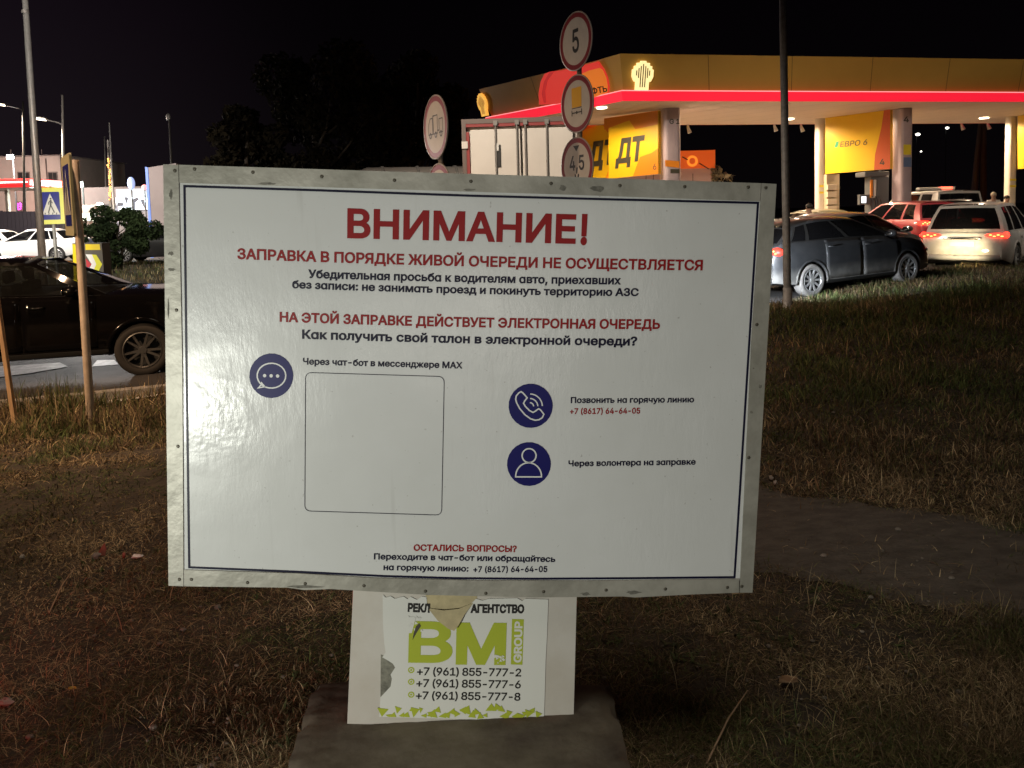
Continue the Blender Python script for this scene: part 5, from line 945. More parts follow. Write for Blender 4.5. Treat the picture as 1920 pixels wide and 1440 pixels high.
# columns, banner panels
m_col = mat('column_cladding', (0.40, 0.33, 0.36), 0.45, var=0.08, scale=2); m_colw = mat('column_white', (0.62, 0.56, 0.46), 0.5)
m_pany = mat('panel_yellow', (0.80, 0.49, 0.012), 0.4); m_pano = mat('panel_orange', (0.72, 0.235, 0.012), 0.4); m_panr = mat('panel_red', (0.55, 0.10, 0.025), 0.4); m_ink = mat('panel_ink', (0.05, 0.045, 0.03), 0.5); m_green = mat('panel_green', (0.02, 0.28, 0.12), 0.5)
m_sty = mat('sticker_yellow', (0.75, 0.6, 0.03), 0.5); m_stb = mat('sticker_blue', (0.10, 0.16, 0.30), 0.5)
def column(px0, px1, Y, depth, m, label, decor=None):
    a, b = at(px0, 300, Y), at(px1, 300, Y); w = b.x - a.x; cx = (a.x + b.x) / 2
    rt = empty('canopy_column', (cx, Y + depth / 2, 0), 0, label, 'column', 'columns holding up the canopy')
    mb = MB(); o = []
    for x, y in rrect(-w / 2, -depth / 2, w / 2, depth / 2, min(.12, w * .3)): o.append(Vector((cx + x, Y + depth / 2 + y, -.1)))
    mb.hexa(o, [v + Vector((0, 0, ZU + .1)) for v in o]); mb.build('shaft', m, rt, auto=.7)
    if decor: decor(rt, Plane(Vector((a.x, Y, 1.6)), (1, 0, 0), (0, 0, 1)))
    return rt
def dec4(rt, pl):
    mb = MB(); letter(mb, pl, '4', (1694, 229), (1704, 229), .20, .004, 22); mb.build('number', m_ink, rt)
    mb = MB(); flat(mb, pl, [pl.uv(*q) for q in [(1694, 271), (1708, 271), (1708, 290), (1694, 290)]], .004); mb.build('yellow_sticker', m_sty, rt)
    mb = MB(); flat(mb, pl, [pl.uv(*q) for q in [(1694, 295), (1709, 295), (1709, 313), (1694, 313)]], .004); mb.build('blue_sticker', m_stb, rt)
def decG(rt, pl):
    mb = MB(); letter(mb, pl, 'G 1', (1255, 232), (1274, 232), .16, .004, 24); mb.build('number', m_ink, rt)
    mb = MB(); flat(mb, pl, [pl.uv(*q) for q in [(1257, 317), (1274, 317), (1274, 325), (1257, 325)]], .004); mb.build('dark_label', m_ink, rt)
    mb = MB(); flat(mb, pl, [pl.uv(*q) for q in [(1247, 300), (1274, 302), (1274, 315), (1247, 312)]], .003); mb.build('orange_stripe', m_pano, rt)
def decw(x0, x1, y0):
    def f(rt, pl):
        mb = MB()
        for y in (0, 12): flat(mb, pl, [pl.uv(*q) for q in [(x0, y0 + y), (x1, y0 + y), (x1, y0 + y + 4), (x0, y0 + y + 4)]], .004)
        mb.build('yellow_sticker', m_sty, rt)
    return f
column(1247, 1277, 25.4, 1.0, m_col, 'lilac grey column beside the orange diesel panel', decG)
column(1690, 1712, 27.0, .74, m_col, 'lilac grey column numbered four right of the yellow fuel panel', dec4)
column(1533, 1548.5, 29.6, .35, m_colw, 'slim white column left of the yellow fuel panel', decw(1536, 1546, 347))
column(1892, 1908, 30.6, .35, m_colw, 'slim white column at the right edge behind the waiting men', decw(1893, 1905, 335))
def banner(quad, Yl, Yr, label, draw, name='fuel_sign'):
    (x0, t0), (x1, t1), (x2, b1), (x3, b0) = quad
    A, B = at(x3, b0, Yl), at(x2, b1, Yr); T = at(x0, t0, Yl)
    pl = Plane(A, Vector((B.x - A.x, B.y - A.y, 0)), (0, 0, 1)); pts = [pl.px(*q) for q in quad]
    c = (A + B) / 2; rt = empty(name, (c.x, c.y, A.z), 0, label, 'sign panel', 'fuel panels between the columns')
    mb = MB(); mb.prism([q - pl.n * .004 for q in (pts[3], pts[2], pts[1], pts[0])], -pl.n * .18); box = mb.build('panel', m_pany, rt, bevel=.01)
    draw(pl, box); return rt
def dtxt(pl, box, s, a, b, capx, m, h=.006, wt=40, shear=.18):
    mb = MB(); cap = (pl.uv(a[0], a[1] - capx) - pl.uv(*a)).length; letter(mb, pl, s, a, b, cap, h, wt, 0, shear); mb.build('lettering', m, box)
def fl_(pl, box, pts, m, name, h=.003):
    mb = MB(); flat(mb, pl, [pl.uv(*q) for q in pts], h); mb.build(name, m, box)
z5 = lambda x, y: (1080 + x / 4.5, 80 + y / 4.5)
def draw_dt(dx):
    def f(pl, box):
        s = lambda pts: [(x + dx[0], y + dx[1]) for x, y in pts]
        fl_(pl, box, s([z5(*p) for p in [(237, 640), (690, 572), (690, 690), (500, 730), (450, 655), (237, 735)]]), m_pano, 'orange_field')
        fl_(pl, box, s([z5(*p) for p in [(692, 890), (694, 1105), (480, 1128), (540, 965), (640, 930)]]), m_pano, 'orange_field')
        a, b = s([z5(335, 1012)])[0], s([z5(560, 985)])[0]
        dtxt(pl, box, 'ДТ', (a[0], a[1]), (b[0], b[1]), 44, m_ink, wt=34)
        a, b = s([z5(650, 1072)])[0], s([z5(680, 1069)])[0]; dtxt(pl, box, '6', a, b, 11, m_ink, wt=10, shear=0)
    return f
banner([(1141, 221), (1234, 207), (1234, 326), (1141, 335)], 27.0, 25.7, 'orange and yellow diesel panel with big dark letters beside the lilac column', draw_dt((0, 0)))
banner([(1083, 230), (1172, 217), (1172, 331), (1083, 339)], 30.6, 29.2, 'second orange diesel panel half hidden behind the first one', draw_dt((-52, 6)))
z6 = lambda x, y: (1440 + x / 4, 80 + y / 4)
def draw_eu(pl, box):
    fl_(pl, box, [z6(*p) for p in [(870, 505), (916, 500), (916, 947), (795, 955), (803, 840), (850, 640)]], m_panr, 'red_field')
    dtxt(pl, box, 'ЕВРО 6', z6(540, 783), z6(742, 766), 10, m_ink, wt=4)
    dtxt(pl, box, '4', z6(838, 918), z6(876, 914), 11, m_ink, wt=20, shear=0)
    fl_(pl, box, [z6(*p) for p in [(498, 786), (512, 742), (534, 740), (522, 784)]], m_green, 'green_flash', .006)
banner([(1547.5, 221), (1669, 204.5), (1669, 316.5), (1547.5, 326)], 29.5, 27.4, 'yellow fuel panel with small dark lettering and a red edge', draw_eu)
banner([(1908, 199), (2030, 182), (2030, 304), (1908, 317)], 30.5, 28.2, 'plain yellow fuel panel cut off at the right edge of the photo', lambda pl, box: None)
# pump under the yellow panel
m_pump = mat('pump_grey', (0.10, 0.11, 0.115), 0.45); m_scr = emis('screen_lit', (0.85, 0.92, 1.0), 2.2); m_oran = mat('hose_orange', (0.7, 0.25, 0.03), 0.4); m_pale = mat('hose_pale', (0.6, 0.58, 0.55), 0.4); m_hose = mat('rubber', (0.012, 0.012, 0.012), 0.5)
Yp = 27.9; c = at(1640, 370, Yp); rt = empty('fuel_pump', (c.x, Yp + .3, 0), 0, 'dark grey fuel pump with coloured nozzle holders under the yellow panel', 'fuel pump')
bx = lambda mb, x0, x1, y0, y1, Ya, d, mi=0: mb.box(((at(x0, y0, Ya).x + at(x1, y0, Ya).x) / 2, Ya + d / 2, (at(x0, y0, Ya).z + at(x0, y1, Ya).z) / 2), (at(x1, y0, Ya).x - at(x0, y0, Ya).x, d, at(x0, y0, Ya).z - at(x0, y1, Ya).z), mi)
mb = MB(); bx(mb, 1633, 1667, 331, 460, Yp, .5); mb.build('cabinet', m_pump, rt, bevel=.02)
mb = MB(); bx(mb, 1622, 1668, 322, 331, Yp - .15, .8); mb.build('hood', m_pump, rt, bevel=.03)
for x, m in ((1634.5, m_oran), (1641, m_pale), (1647.5, m_pump)):
    mb = MB(); bx(mb, x - 2.2, x + 2.2, 337, 371, Yp - .06, .05); mb.build('nozzle_holder', m, rt, bevel=.01)
    a = at(x, 368, Yp - .08); mb = MB(); mb.tube([a + Vector((0, -.02 - .12 * math.sin(t * 3.1), -1.1 * t)) + Vector((.05 * math.sin(5 * t), 0, 0)) for t in [i / 10 for i in range(11)]], .02, 8); mb.build('hose', m_hose, rt, smooth=True)
mb = MB(); bx(mb, 1612, 1633, 365, 384, Yp - .02, .2); scr = mb.build('display_box', m_pump, rt, bevel=.02)
mb = MB(); bx(mb, 1615.5, 1624, 368.5, 380.5, Yp - .03, .008); mb.build('screen', m_scr, scr)
# shelf rack
Yr = 29.2; c = at(1561, 360, Yr); rt = empty('display_rack', (c.x, Yr + .2, 0), 0, 'beige rack with stacked boxes beside the slim white column', 'rack')
m_beig = mat('rack_beige', (0.42, 0.34, 0.22), 0.7); m_card = mat('box_card', (0.55, 0.46, 0.33), 0.75)
mb = MB(); bx(mb, 1550, 1574, 327, 450, Yr + .12, .3); mb.build('frame', m_beig, rt)
for i in range(5):
    y = 346 + i * 13.5; mb = MB(); bx(mb, 1552, 1569, y, y + 10.5, Yr, .118); mb.build('box', m_card, rt, bevel=.01)
# shop behind
Ysh = 38.0; c = at(1260, 340, Ysh); rt = empty('station_shop', (c.x, Ysh + 2, 0), 0, 'small station shop with orange fascia and pinkish wall behind the lilac column', 'shop')
m_pink = mat('shop_wall', (0.50, 0.36, 0.36), 0.7); m_shopo = emis('shop_fascia_lit', (0.80, 0.10, 0.012), 0.42, (0.6, 0.12, 0.02)); m_ringo = emis('shop_ring_lit', (1.0, 0.30, 0.03), 0.75)
mb = MB(); bx(mb, 1120, 1336, 318, 470, Ysh, 4); wl = mb.build('wall', m_pink, rt)
mb = MB(); bx(mb, 1118, 1341, 287, 320.5, Ysh - .12, 4.2); fa = mb.build('fascia', m_shopo, rt)
pl = Plane(at(1298, 302, Ysh - .12), (1, 0, 0), (0, 0, 1)); mb = MB(); disc(mb, pl, (0, 0), .28, .01, 0, .16, 28); mb.build('ring_emblem', m_ringo, fa)
mb = MB(); ribbon(mb, pl, [pl.uv(1279, 294), pl.uv(1290, 300)], .05, .012); ribbon(mb, pl, [pl.uv(1311, 306), pl.uv(1329, 317)], .05, .012); mb.build('stripe', m_sblack, fa)
mb = MB()
for x in (1212, 1226, 1300): ribbon(mb, pl, [Plane.uv(pl, x, 325), Plane.uv(pl, x, 345)], .03, -.10)
mb.build('wall_joint', m_ink, wl)
# pair of dark masts beyond the forecourt
for x0, x1, yt in ((1838, 1824, 232), (1845, 1843, 232)):
    pole('dark_mast', (x0, yt), (x1, 395), 46, .12, .22, mat('mast_brown', (0.085, 0.05, 0.035), 0.8), 'brown mast standing in the dark beyond the forecourt, %s of a close pair' % ('leaning' if x0 == 1838 else 'upright one'), 'mast', 'pair of masts')
# distant lamps beyond the station
m_trimk_ = mat('pole_black', (.02, .02, .02), .8)
m_dl = emis('distant_lamp', (1.0, 0.95, 0.85), 5.0)
def far_lamp(px, py, Y, r, label, m=m_dl):
    p = at(px, py, Y); rt = empty('distant_lamp', (p.x, p.y, 0), 0, label, 'lamp', 'distant lamps')
    MB().tube([(p.x, p.y + .3, 0), (p.x, p.y + .3, p.z), (p.x, p.y, p.z + .1)], .05, 8).build('pole', m_trimk_, rt)
    MB().ball(p, (r * 1.3, r, r * .8), 0, 12, 8).build('bulb', m, rt, smooth=True); return rt
far_lamp(1721, 252, 90, .20, 'brighter distant lamp just right of the numbered column')
far_lamp(1776, 240, 100, .18, 'distant lamp hanging under the canopy edge further right')
far_lamp(1727, 284, 110, .11, 'faint distant lamp below the brighter one')
# ================================================================ vehicles
def hermite(xs, ys):
    """Monotone cubic through (xs, ys)."""
    xs, ys = np.array(xs, float), np.array(ys, float); h = np.diff(xs); d = np.diff(ys) / h; m = np.zeros(len(xs)); m[0], m[-1] = d[0], d[-1]
    for i in range(1, len(xs) - 1): m[i] = 0 if d[i - 1] * d[i] <= 0 else 2 * d[i - 1] * d[i] / (d[i - 1] + d[i])
    def f(x):
        x = np.clip(x, xs[0], xs[-1]); i = min(max(int(np.searchsorted(xs, x, 'right')) - 1, 0), len(h) - 1); t = (x - xs[i]) / h[i]
        return float((2 * t**3 - 3 * t**2 + 1) * ys[i] + (t**3 - 2 * t**2 + t) * h[i] * m[i] + (-2 * t**3 + 3 * t**2) * ys[i + 1] + (t**3 - t**2) * h[i] * m[i + 1])
    return f
m_tyre = mat('tyre', (0.03, 0.029, 0.028), 0.85); m_dirtyre = mat('tyre_dusty', (0.20, 0.19, 0.18), 0.9); m_trimk = mat('black_trim', (0.018, 0.018, 0.018), 0.6)
m_rimd = mat('rim_dark', (0.16, 0.155, 0.15), 0.35, 0.8); m_rims = mat('rim_silver', (0.55, 0.55, 0.55), 0.35, 0.6); m_inside = mat('car_interior', (0.02, 0.019, 0.018), 0.9)
m_gl = glass('car_glass', (.008, .008, .008), 0.36); m_gld = glass('car_glass_dark', (0.008, 0.008, 0.009), 0.12)
m_tail = emis('tail_lamp_lit', (1.0, 0.03, 0.015), 4.5, (0.3, 0.01, 0.01)); m_tailhot = emis('tail_lamp_hot', (1.0, 0.22, 0.05), 8.0); m_taild = mat('tail_lamp_dark', (0.10, 0.006, 0.006), 0.15)
m_head = emis('headlamp_lit', (1.0, 0.86, 0.58), 14.0); m_headd = mat('headlamp_glass', (0.35, 0.36, 0.38), 0.1, 0.3); m_plate = mat('number_plate', (0.55, 0.55, 0.53), 0.5); m_chrome = mat('chrome', (0.6, 0.6, 0.6), 0.15, 1.0)

def make_car(spec, loc, heading, paint, label, group=None, lit='tail', rim=None, tyre=None, detail=True, glassm=None, body_extra=None):
    """Car in its own coordinates: x forward from the rear bumper (0) to the front (L), y to the left, z up from the road."""
    S = spec; L, W, Hh = S['L'], S['W'] / 2, S['H']; rim = rim or m_rims; tyre = tyre or m_tyre; g = glassm or m_gl
    rt = empty(S['name'], (0, 0, 0), 0, label, S.get('cat', 'car'), group)
    LOCAL[0] = True
    bx_, bz = zip(*S['belt']); belt = hermite(bx_, bz); wf = hermite([0, .10, .35, 1.0, L - 1.1, L - .45, L - .12, L], [W * .84, W * .92, W * .985, W, W, W * .965, W * .86, W * .70])
    z0f = hermite([0, .3, .8, L - .8, L - .3, L], [S['zr'], S['z0'] + .06, S['z0'], S['z0'], S['z0'] + .02, S['zr'] - .04])
    def sec(x):
        w, z0, zb = wf(x), z0f(x), belt(x); k = zb - z0
        return [(0, z0), (w - .16, z0), (w - .03, z0 + .04), (w - .005, z0 + .16 * k), (w, z0 + .42 * k), (w, z0 + .62 * k), (w - .012, z0 + .78 * k), (w - .035, z0 + .92 * k), (w - .075, zb)]
    def side_y(x, z):
        s = sec(x)[1:]
        for (ya, za), (yb, zb) in zip(s, s[1:]):
            if za <= z <= zb: return ya + (yb - ya) * (z - za) / (zb - za + 1e-9)
        return s[-1][0]
    gx0, gx1 = S['glass_belt']                                           # greenhouse at belt level: rear, front
    rx0, rx1 = S['roof']                                                 # roof: rear, front
    xs = sorted(set([round(v, 4) for v in list(np.linspace(0, .4, 7)) + list(np.linspace(.4, L - .6, 34)) + list(np.linspace(L - .6, L, 11))]))
    mb = MB(); rows = []
    for x in xs:
        s = sec(x); zb = s[-1][1]; wb = s[-1][0]; cr = .035 if not (gx0 < x < gx1) else 0.0
        half = s + [(wb * .8, zb + cr * .7), (wb * .4, zb + cr)]
        rows.append([Vector((x, y, z)) for y, z in half] + [Vector((x, 0, zb + cr))] + [Vector((x, -y, z)) for y, z in half[:0:-1]])
    nc = len(rows[0]); vs = [p for r in rows for p in r]; fs, mi = [], []
    for i in range(len(rows) - 1):
        xm = (xs[i] + xs[i + 1]) / 2
        for j in range(nc):
            j2 = (j + 1) % nc; fs.append((i * nc + j, (i + 1) * nc + j, (i + 1) * nc + j2, i * nc + j2))
            mi.append(1 if gx0 + .02 < xm < gx1 - .05 and 8 <= j <= nc - 9 else (2 if j in (0, 1, nc - 1, nc - 2) else 0))
    fs += [tuple(range(nc)), tuple((len(rows) - 1) * nc + j for j in range(nc - 1, -1, -1))]; mi += [0, 0]
    mb.v = [tuple(v) for v in vs]; mb.f = fs; mb.m = mi
    # greenhouse: side frames, roof
    def rail(x):
        t = (x - rx0) / (rx1 - rx0); w = S['rw'] / 2
        return Vector((x, w - .05 * (2 * t - 1) ** 2, Hh - .045 - S.get('drop', .05) * max(0, .45 - t) ** 2 / .2 - .05 * max(0, t - .6) ** 2 / .16))
    def bl(x): s = sec(x)[-1]; return Vector((x, s[0] - .01, s[1] + .002))
    def gpt(s, t, sg=1, off=0.0):
        a = bl(gx0 + (gx1 - gx0) * s); b = rail(rx0 + (rx1 - rx0) * s); p = a.lerp(b, t); p.y += math.sin(math.pi * t) * .025 + off; return Vector((p.x, p.y * sg, p.z))
    cuts = S['pillars']                                                 # s-values of the window openings along the side
    ss = sorted(set([0, 1] + [v for c in cuts for v in c] + list(np.linspace(0, 1, 15)))); ts = [0, .04, .25, .5, .75, .90, 1.0]
    for sg in (1, -1):
        for i in range(len(ss) - 1):
            for k in range(len(ts) - 1):
                sm, tm = (ss[i] + ss[i + 1]) / 2, (ts[k] + ts[k + 1]) / 2
                if any(c[0] < sm < c[1] for c in cuts) and .04 < tm < .90: continue
                q = [gpt(ss[i], ts[k], sg), gpt(ss[i + 1], ts[k], sg), gpt(ss[i + 1], ts[k + 1], sg), gpt(ss[i], ts[k + 1], sg)]
                mb.add(q if sg < 0 else q[::-1], [(0, 1, 2, 3)], 3 if S.get('black_pillars') and .08 < sm < .92 and tm < .9 else 0)
    P = []
    for x in np.linspace(rx0, rx1, 12):
        r = rail(x); P.append([Vector((x, r.y * u, r.z + .045 * (1 - u ** 4))) for u in (1, .9, .7, .4, 0, -.4, -.7, -.9, -1)])
    mb.grid(P, 0, True)
    def screen(s, ta, tb, inset, off):
        P = []
        for t in np.linspace(ta, tb, 7):
            e = gpt(s, t); y = e.y - inset; bow = S.get('bow', .06) * (1 if s > .5 else -1)
            P.append([Vector((e.x + bow * (1 - u * u) * (1 - .5 * t) + off * (1 if s > .5 else -1), y * u, e.z + .02 * (1 - u * u) * t + off * .5)) for u in (1, .75, .5, .25, 0, -.25, -.5, -.75, -1)])
        return P
    body = mb.build('body', [paint, m_inside, m_trimk, m_trimk], rt, auto=.6)
    # wheel arches
    R = S['R']; ax = S['axles']
    cut = MB()
    for x in ax:
        for sg in (1, -1): cut.lathe([(0, 0), (R * 1.13, 0), (R * 1.13, .36), (0, .36)], (x, sg * (W + .06), R), (0, -sg, 0), 28)
    co = cut.build('wheel_arch_cutter', m_trimk, None); bm_ = body.modifiers.new('arches', 'BOOLEAN'); bm_.operation = 'DIFFERENCE'; bm_.object = co; bm_.solver = 'EXACT'; bm_.use_self = True
    bpy.context.view_layer.update(); dg = bpy.context.evaluated_depsgraph_get()
    me = bpy.data.meshes.new_from_object(body.evaluated_get(dg)); body.modifiers.clear()
    if len(me.polygons) > 300: body.data = me
    bpy.data.objects.remove(co)
    def wheel(x, sg):
        t = MB(); w = S.get('tw', .215); y = sg * (W - .012)
        t.lathe([(R * .69, -.004), (R * .74, .006), (R * .88, .010), (R * .965, -.012), (R, -.045), (R, -w + .03), (R * .9, -w), (R * .6, -w)], (x, y, R), (0, sg, 0), 40)
        wo = t.build('wheel', tyre, rt, smooth=True)
        r = MB(); ns = S.get('spokes', 10)
        r.lathe([(R * .70, -.002), (R * .66, .004), (R * .62, -.02), (R * .60, -.10), (0, -.11)], (x, y, R), (0, sg, 0), 40, 1)
        r.lathe([(R * .70, -.002), (R * .665, .005), (R * .63, -.012)], (x, y, R), (0, sg, 0), 40, 0)
        for k in range(ns):
            a = 2 * math.pi * (k + .5 * (k % 2) * S.get('pair', 0)) / ns; d = Vector((math.cos(a), 0, math.sin(a))); n = Vector((-d.z, 0, d.x)); c = Vector((x, y - sg * .006, R)); o = Vector((0, sg, 0))
            q0, q1, w0, w1 = .12 * R, .66 * R, S.get('sw', .022), S.get('sw', .022) * .75
            lo = [c + d * q0 - n * w0 - o * .035, c + d * q1 - n * w1 - o * .035, c + d * q1 + n * w1 - o * .035, c + d * q0 + n * w0 - o * .035]
            hi = [c + d * q0 - n * w0 - o * .012, c + d * q1 - n * w1, c + d * q1 + n * w1, c + d * q0 + n * w0 - o * .012]
            r.hexa(lo, hi, 0)
        r.lathe([(0, .002), (R * .14, .0), (R * .17, -.03)], (x, y - sg * .008, R), (0, sg, 0), 20, 0)
        ro = r.build('rim', [rim, m_trimk], wo, auto=.6)
    for x in ax:
        for sg in (1, -1): wheel(x, sg)
    # arch lips
    for x in ax:
        for sg in (1, -1):
            P = []
            for a in np.linspace(math.radians(-8), math.radians(188), 26):
                q = []
                for rr, o in ((R * 1.12, -.03), (R * 1.13, .010), (R * 1.24, .010), (R * 1.26, -.002)):
                    X, Z = x + rr * math.cos(a), R + rr * math.sin(a); q.append(Vector((X, sg * (side_y(min(max(X, .02), L - .02), min(max(Z, S['z0']), belt(min(max(X, 0), L)) - .06)) + o), Z)))
                P.append(q)
            MB().grid(P).build('wheel_arch', S.get('arch_mat') or paint, rt, smooth=True)
    # side windows
    for c in cuts:
        for sg in (1, -1):
            P = [[gpt(c[0] + (c[1] - c[0]) * i / 4, .04 + .86 * k / 4, sg, -.006) for i in range(5)] for k in range(5)]
            MB().grid(P).build('window', g, rt, smooth=True)
    MB().grid(screen(1, .03, .97, .035, .004)).build('windscreen', g, rt, smooth=True)
    # rear: full panel in paint, glass let into it
    ra, rb = S.get('rear_glass', (.06, .94))
    for t0, t1, ins, nm, m in ((0, ra, .0, 'rear_sill', paint), (ra, rb, .07, 'rear_window', g), (rb, 1.0, .0, 'rear_header', paint)):
        MB().grid(screen(0, t0, t1, ins, 0.0)).build(nm, m, rt, smooth=True)
    # side pieces of the tailgate frame
    for sg in (1, -1):
        P = []
        for t in np.linspace(ra, rb, 7):
            e = gpt(0, t); f = screen(0, t, t + 1e-3, .07, 0.0)[0][0 if sg > 0 else -1]; P.append([Vector((e.x, sg * e.y, e.z)), f])
        MB().grid(P).build('rear_pillar', paint, rt, smooth=True)
    if detail:
        for c in S['doors']:
            for sg in (1, -1):
                zs = np.linspace(S['z0'] + .13, 1, 8); P = []
                for x in np.linspace(c[0], c[1], 12):
                    zb = belt(x) - .012; row = []
                    for k in range(9):
                        z = S['z0'] + .12 + (zb - S['z0'] - .12) * k / 8
                        if any((x - a) ** 2 + (z - R) ** 2 < (R * 1.25) ** 2 for a in ax):
                            a0 = min(ax, key=lambda a: abs(a - x)); dd = Vector((x - a0, z - R)); dd = dd.normalized() * R * 1.25 if dd.length > 1e-3 else Vector((R * 1.25, 0)); row.append(Vector((a0 + dd.x, sg * (side_y(a0 + dd.x, R + dd.y) + .003), R + dd.y)))
                        else: row.append(Vector((x, sg * (side_y(x, z) + .003), z)))
                    P.append(row)
                do = MB().grid(P, 0, sg > 0).build('door', paint, rt, smooth=True); md = do.modifiers.new('thick', 'SOLIDIFY'); md.thickness = .006; md.offset = 0
                zb = belt(c[0] + .15) - .14; x = c[0] + .14
                hb = MB(); hb.tube([Vector((x - .08, sg * (side_y(x, zb) + .008), zb)), Vector((x - .04, sg * (side_y(x, zb) + .04), zb + .004)), Vector((x + .08, sg * (side_y(x, zb) + .04), zb + .006)), Vector((x + .12, sg * (side_y(x, zb) + .008), zb + .006))], .013, 8)
                hb.build('handle', S.get('handle_mat') or paint, do, smooth=True)
        for sg in (1, -1):
            x = gx1 - .42; z = belt(x) + .07; y = side_y(x, belt(x) - .02)
            m_ = MB(); m_.ball((x + .02, sg * (y + .13), z), (.085, .11, .072), 0, 16, 10); m_.box((x + .03, sg * (y + .03), z - .04), (.06, .10, .035), 0)
            mo = m_.build('mirror', S.get('mirror_mat') or paint, rt, smooth=True)
            gm = MB(); gm.ball((x - .062, sg * (y + .13), z), (.012, .088, .055), 0, 14, 8); gm.build('mirror_glass', m_chrome, mo, smooth=True)
        # sill trim
        for sg in (1, -1):
            P = [[Vector((x, sg * (side_y(x, z) + .012), z)) for z in (S['z0'] + .035, S['z0'] + .06, S['z0'] + .10)] for x in np.linspace(ax[0] + R * 1.15, ax[1] - R * 1.15, 10)]
            MB().grid(P).build('sill_trim', S.get('sill_mat') or m_trimk, rt, smooth=True)
        # seats seen through the glass
        for x in (gx0 + (gx1 - gx0) * .28, gx0 + (gx1 - gx0) * .60):
            for y in (-.38, .38):
                s_ = MB(); zb = belt(x); s_.box((x, y, zb + .02), (.14, .44, .22)); s_.box((x - .03, y, zb + .23), (.09, .26, .16)); s_.build('seat', m_inside, rt, bevel=.04)
    # lamps
    for sg in (1, -1):
        for (x, yf, z, dx, dy, dz, hot) in S['tail']:
            t = MB(); y = sg * wf(max(x, .02)) * yf; t.ball((x, y, z), (dx, dy, dz), 0, 18, 12)
            to = t.build('tail_light', {'tail': m_tail, 'dark': m_taild, 'head': m_taild, 'none': m_taild}[lit], rt, smooth=True)
            if hot and lit == 'tail':
                t = MB()
                for k in range(4): t.ball((x - dx * .93, y - sg * dy * (-.45 + .3 * k), z + dz * (.25 if k % 2 else -.25)), (.016, dy * .13, dz * .22), 0, 10, 6)
                t.build('bulb', m_tailhot, to, smooth=True)
        h = MB(); x, yf, z, dx, dy, dz = S['head']; y = sg * wf(x) * yf; h.ball((x, y, z), (dx, dy, dz), 0, 18, 12)
        h.build('headlight', m_head if lit == 'head' else m_headd, rt, smooth=True)
    zp = S.get('plate', .62); p = MB(); p.box((-.012, 0, zp), (.02, .53, .115)); p.build('number_plate', m_plate, rt)
    b = MB(); w = W * .8; b.tube([(.03, w, S['zr'] + .07), (-.02, w * .6, S['zr'] + .07), (-.03, 0, S['zr'] + .07), (-.02, -w * .6, S['zr'] + .07), (.03, -w, S['zr'] + .07)], .07, 10); b.build('rear_bumper', S.get('bumper_mat') or m_trimk, rt, smooth=True)
    b = MB(); b.tube([(L - .08, w * .85, S['zr'] + .10), (L - .01, w * .45, S['zr'] + .10), (L, 0, S['zr'] + .10), (L - .01, -w * .45, S['zr'] + .10), (L - .08, -w * .85, S['zr'] + .10)], .07, 10); b.build('front_bumper', m_trimk, rt, smooth=True)
    if body_extra: body_extra(rt, body, sec, side_y, belt)
    LOCAL[0] = False
    rt.location = loc; rt.rotation_euler.z = heading
    return rt
def paintm(name, c, rough=.35, metal=.3, coat=.8, **k): return mat(name, c, rough, metal, coat=coat, **k)

HATCH = dict(name='hatchback_car', L=4.30, W=1.80, H=1.52, R=.325, z0=.20, zr=.30, axles=(.86, 3.45), belt=[(0, .86), (.06, 1.0), (.25, 1.09), (1.2, 1.09), (2.6, 1.05), (3.3, .99), (4.0, .85), (4.3, .64)],
             glass_belt=(.14, 3.30), roof=(.60, 2.28), drop=.12, rw=1.22, pillars=[(.09, .20), (.23, .53), (.565, .93)], doors=[(1.22, 2.18), (2.20, 3.22)], tail=[(.11, .90, .93, .10, .16, .085, True)], head=(4.05, .80, .66, .20, .16, .075), plate=.70, rear_glass=(.10, .92), spokes=10, sw=.020, black_pillars=True)
SUV = dict(name='suv_car', L=4.60, W=1.86, H=1.69, R=.36, z0=.26, zr=.40, axles=(.95, 3.62), belt=[(0, .82), (.05, 1.00), (.20, 1.08), (1.2, 1.08), (2.7, 1.04), (3.4, 1.00), (4.3, .90), (4.6, .70)],
           glass_belt=(.16, 3.45), roof=(.46, 2.40), rw=1.26, pillars=[(.08, .24), (.27, .55), (.58, .93)], doors=[(1.32, 2.28), (2.30, 3.30)], tail=[(.10, .84, .99, .11, .24, .075, True)], head=(4.36, .80, .80, .20, .17, .08), plate=.80, rear_glass=(.12, .90), spokes=10, sw=.022, bow=.05)
COUPE = dict(name='black_suv', L=4.72, W=1.90, H=1.62, R=.350, z0=.30, zr=.42, axles=(.95, 3.80), belt=[(0, .92), (.06, 1.08), (.3, 1.17), (1.2, 1.16), (2.6, 1.115), (3.35, 1.10), (4.2, 1.06), (4.55, .97), (4.72, .80)],
             glass_belt=(.30, 3.42), roof=(1.0, 2.55), rw=1.30, pillars=[(.10, .25), (.28, .55), (.59, .93)], doors=[(1.35, 2.42), (2.44, 3.28)], tail=[(.10, .84, 1.0, .11, .22, .06, True)], head=(4.46, .80, .86, .20, .17, .06), plate=.80, spokes=10, pair=.6, sw=.017, drop=.30, cat='car')
SEDAN = dict(name='sedan_car', L=4.45, W=1.74, H=1.46, R=.315, z0=.20, zr=.32, axles=(.92, 3.55), belt=[(0, .78), (.06, .92), (.3, .98), (1.0, .97), (2.6, .93), (3.3, .89), (4.1, .78), (4.45, .60)],
             glass_belt=(.62, 3.35), roof=(1.12, 2.35), rw=1.18, pillars=[(.09, .19), (.21, .53), (.565, .93)], doors=[(1.28, 2.22), (2.24, 3.22)], tail=[(.11, .84, .80, .11, .17, .075, True)], head=(4.22, .80, .68, .20, .16, .07), plate=.66)
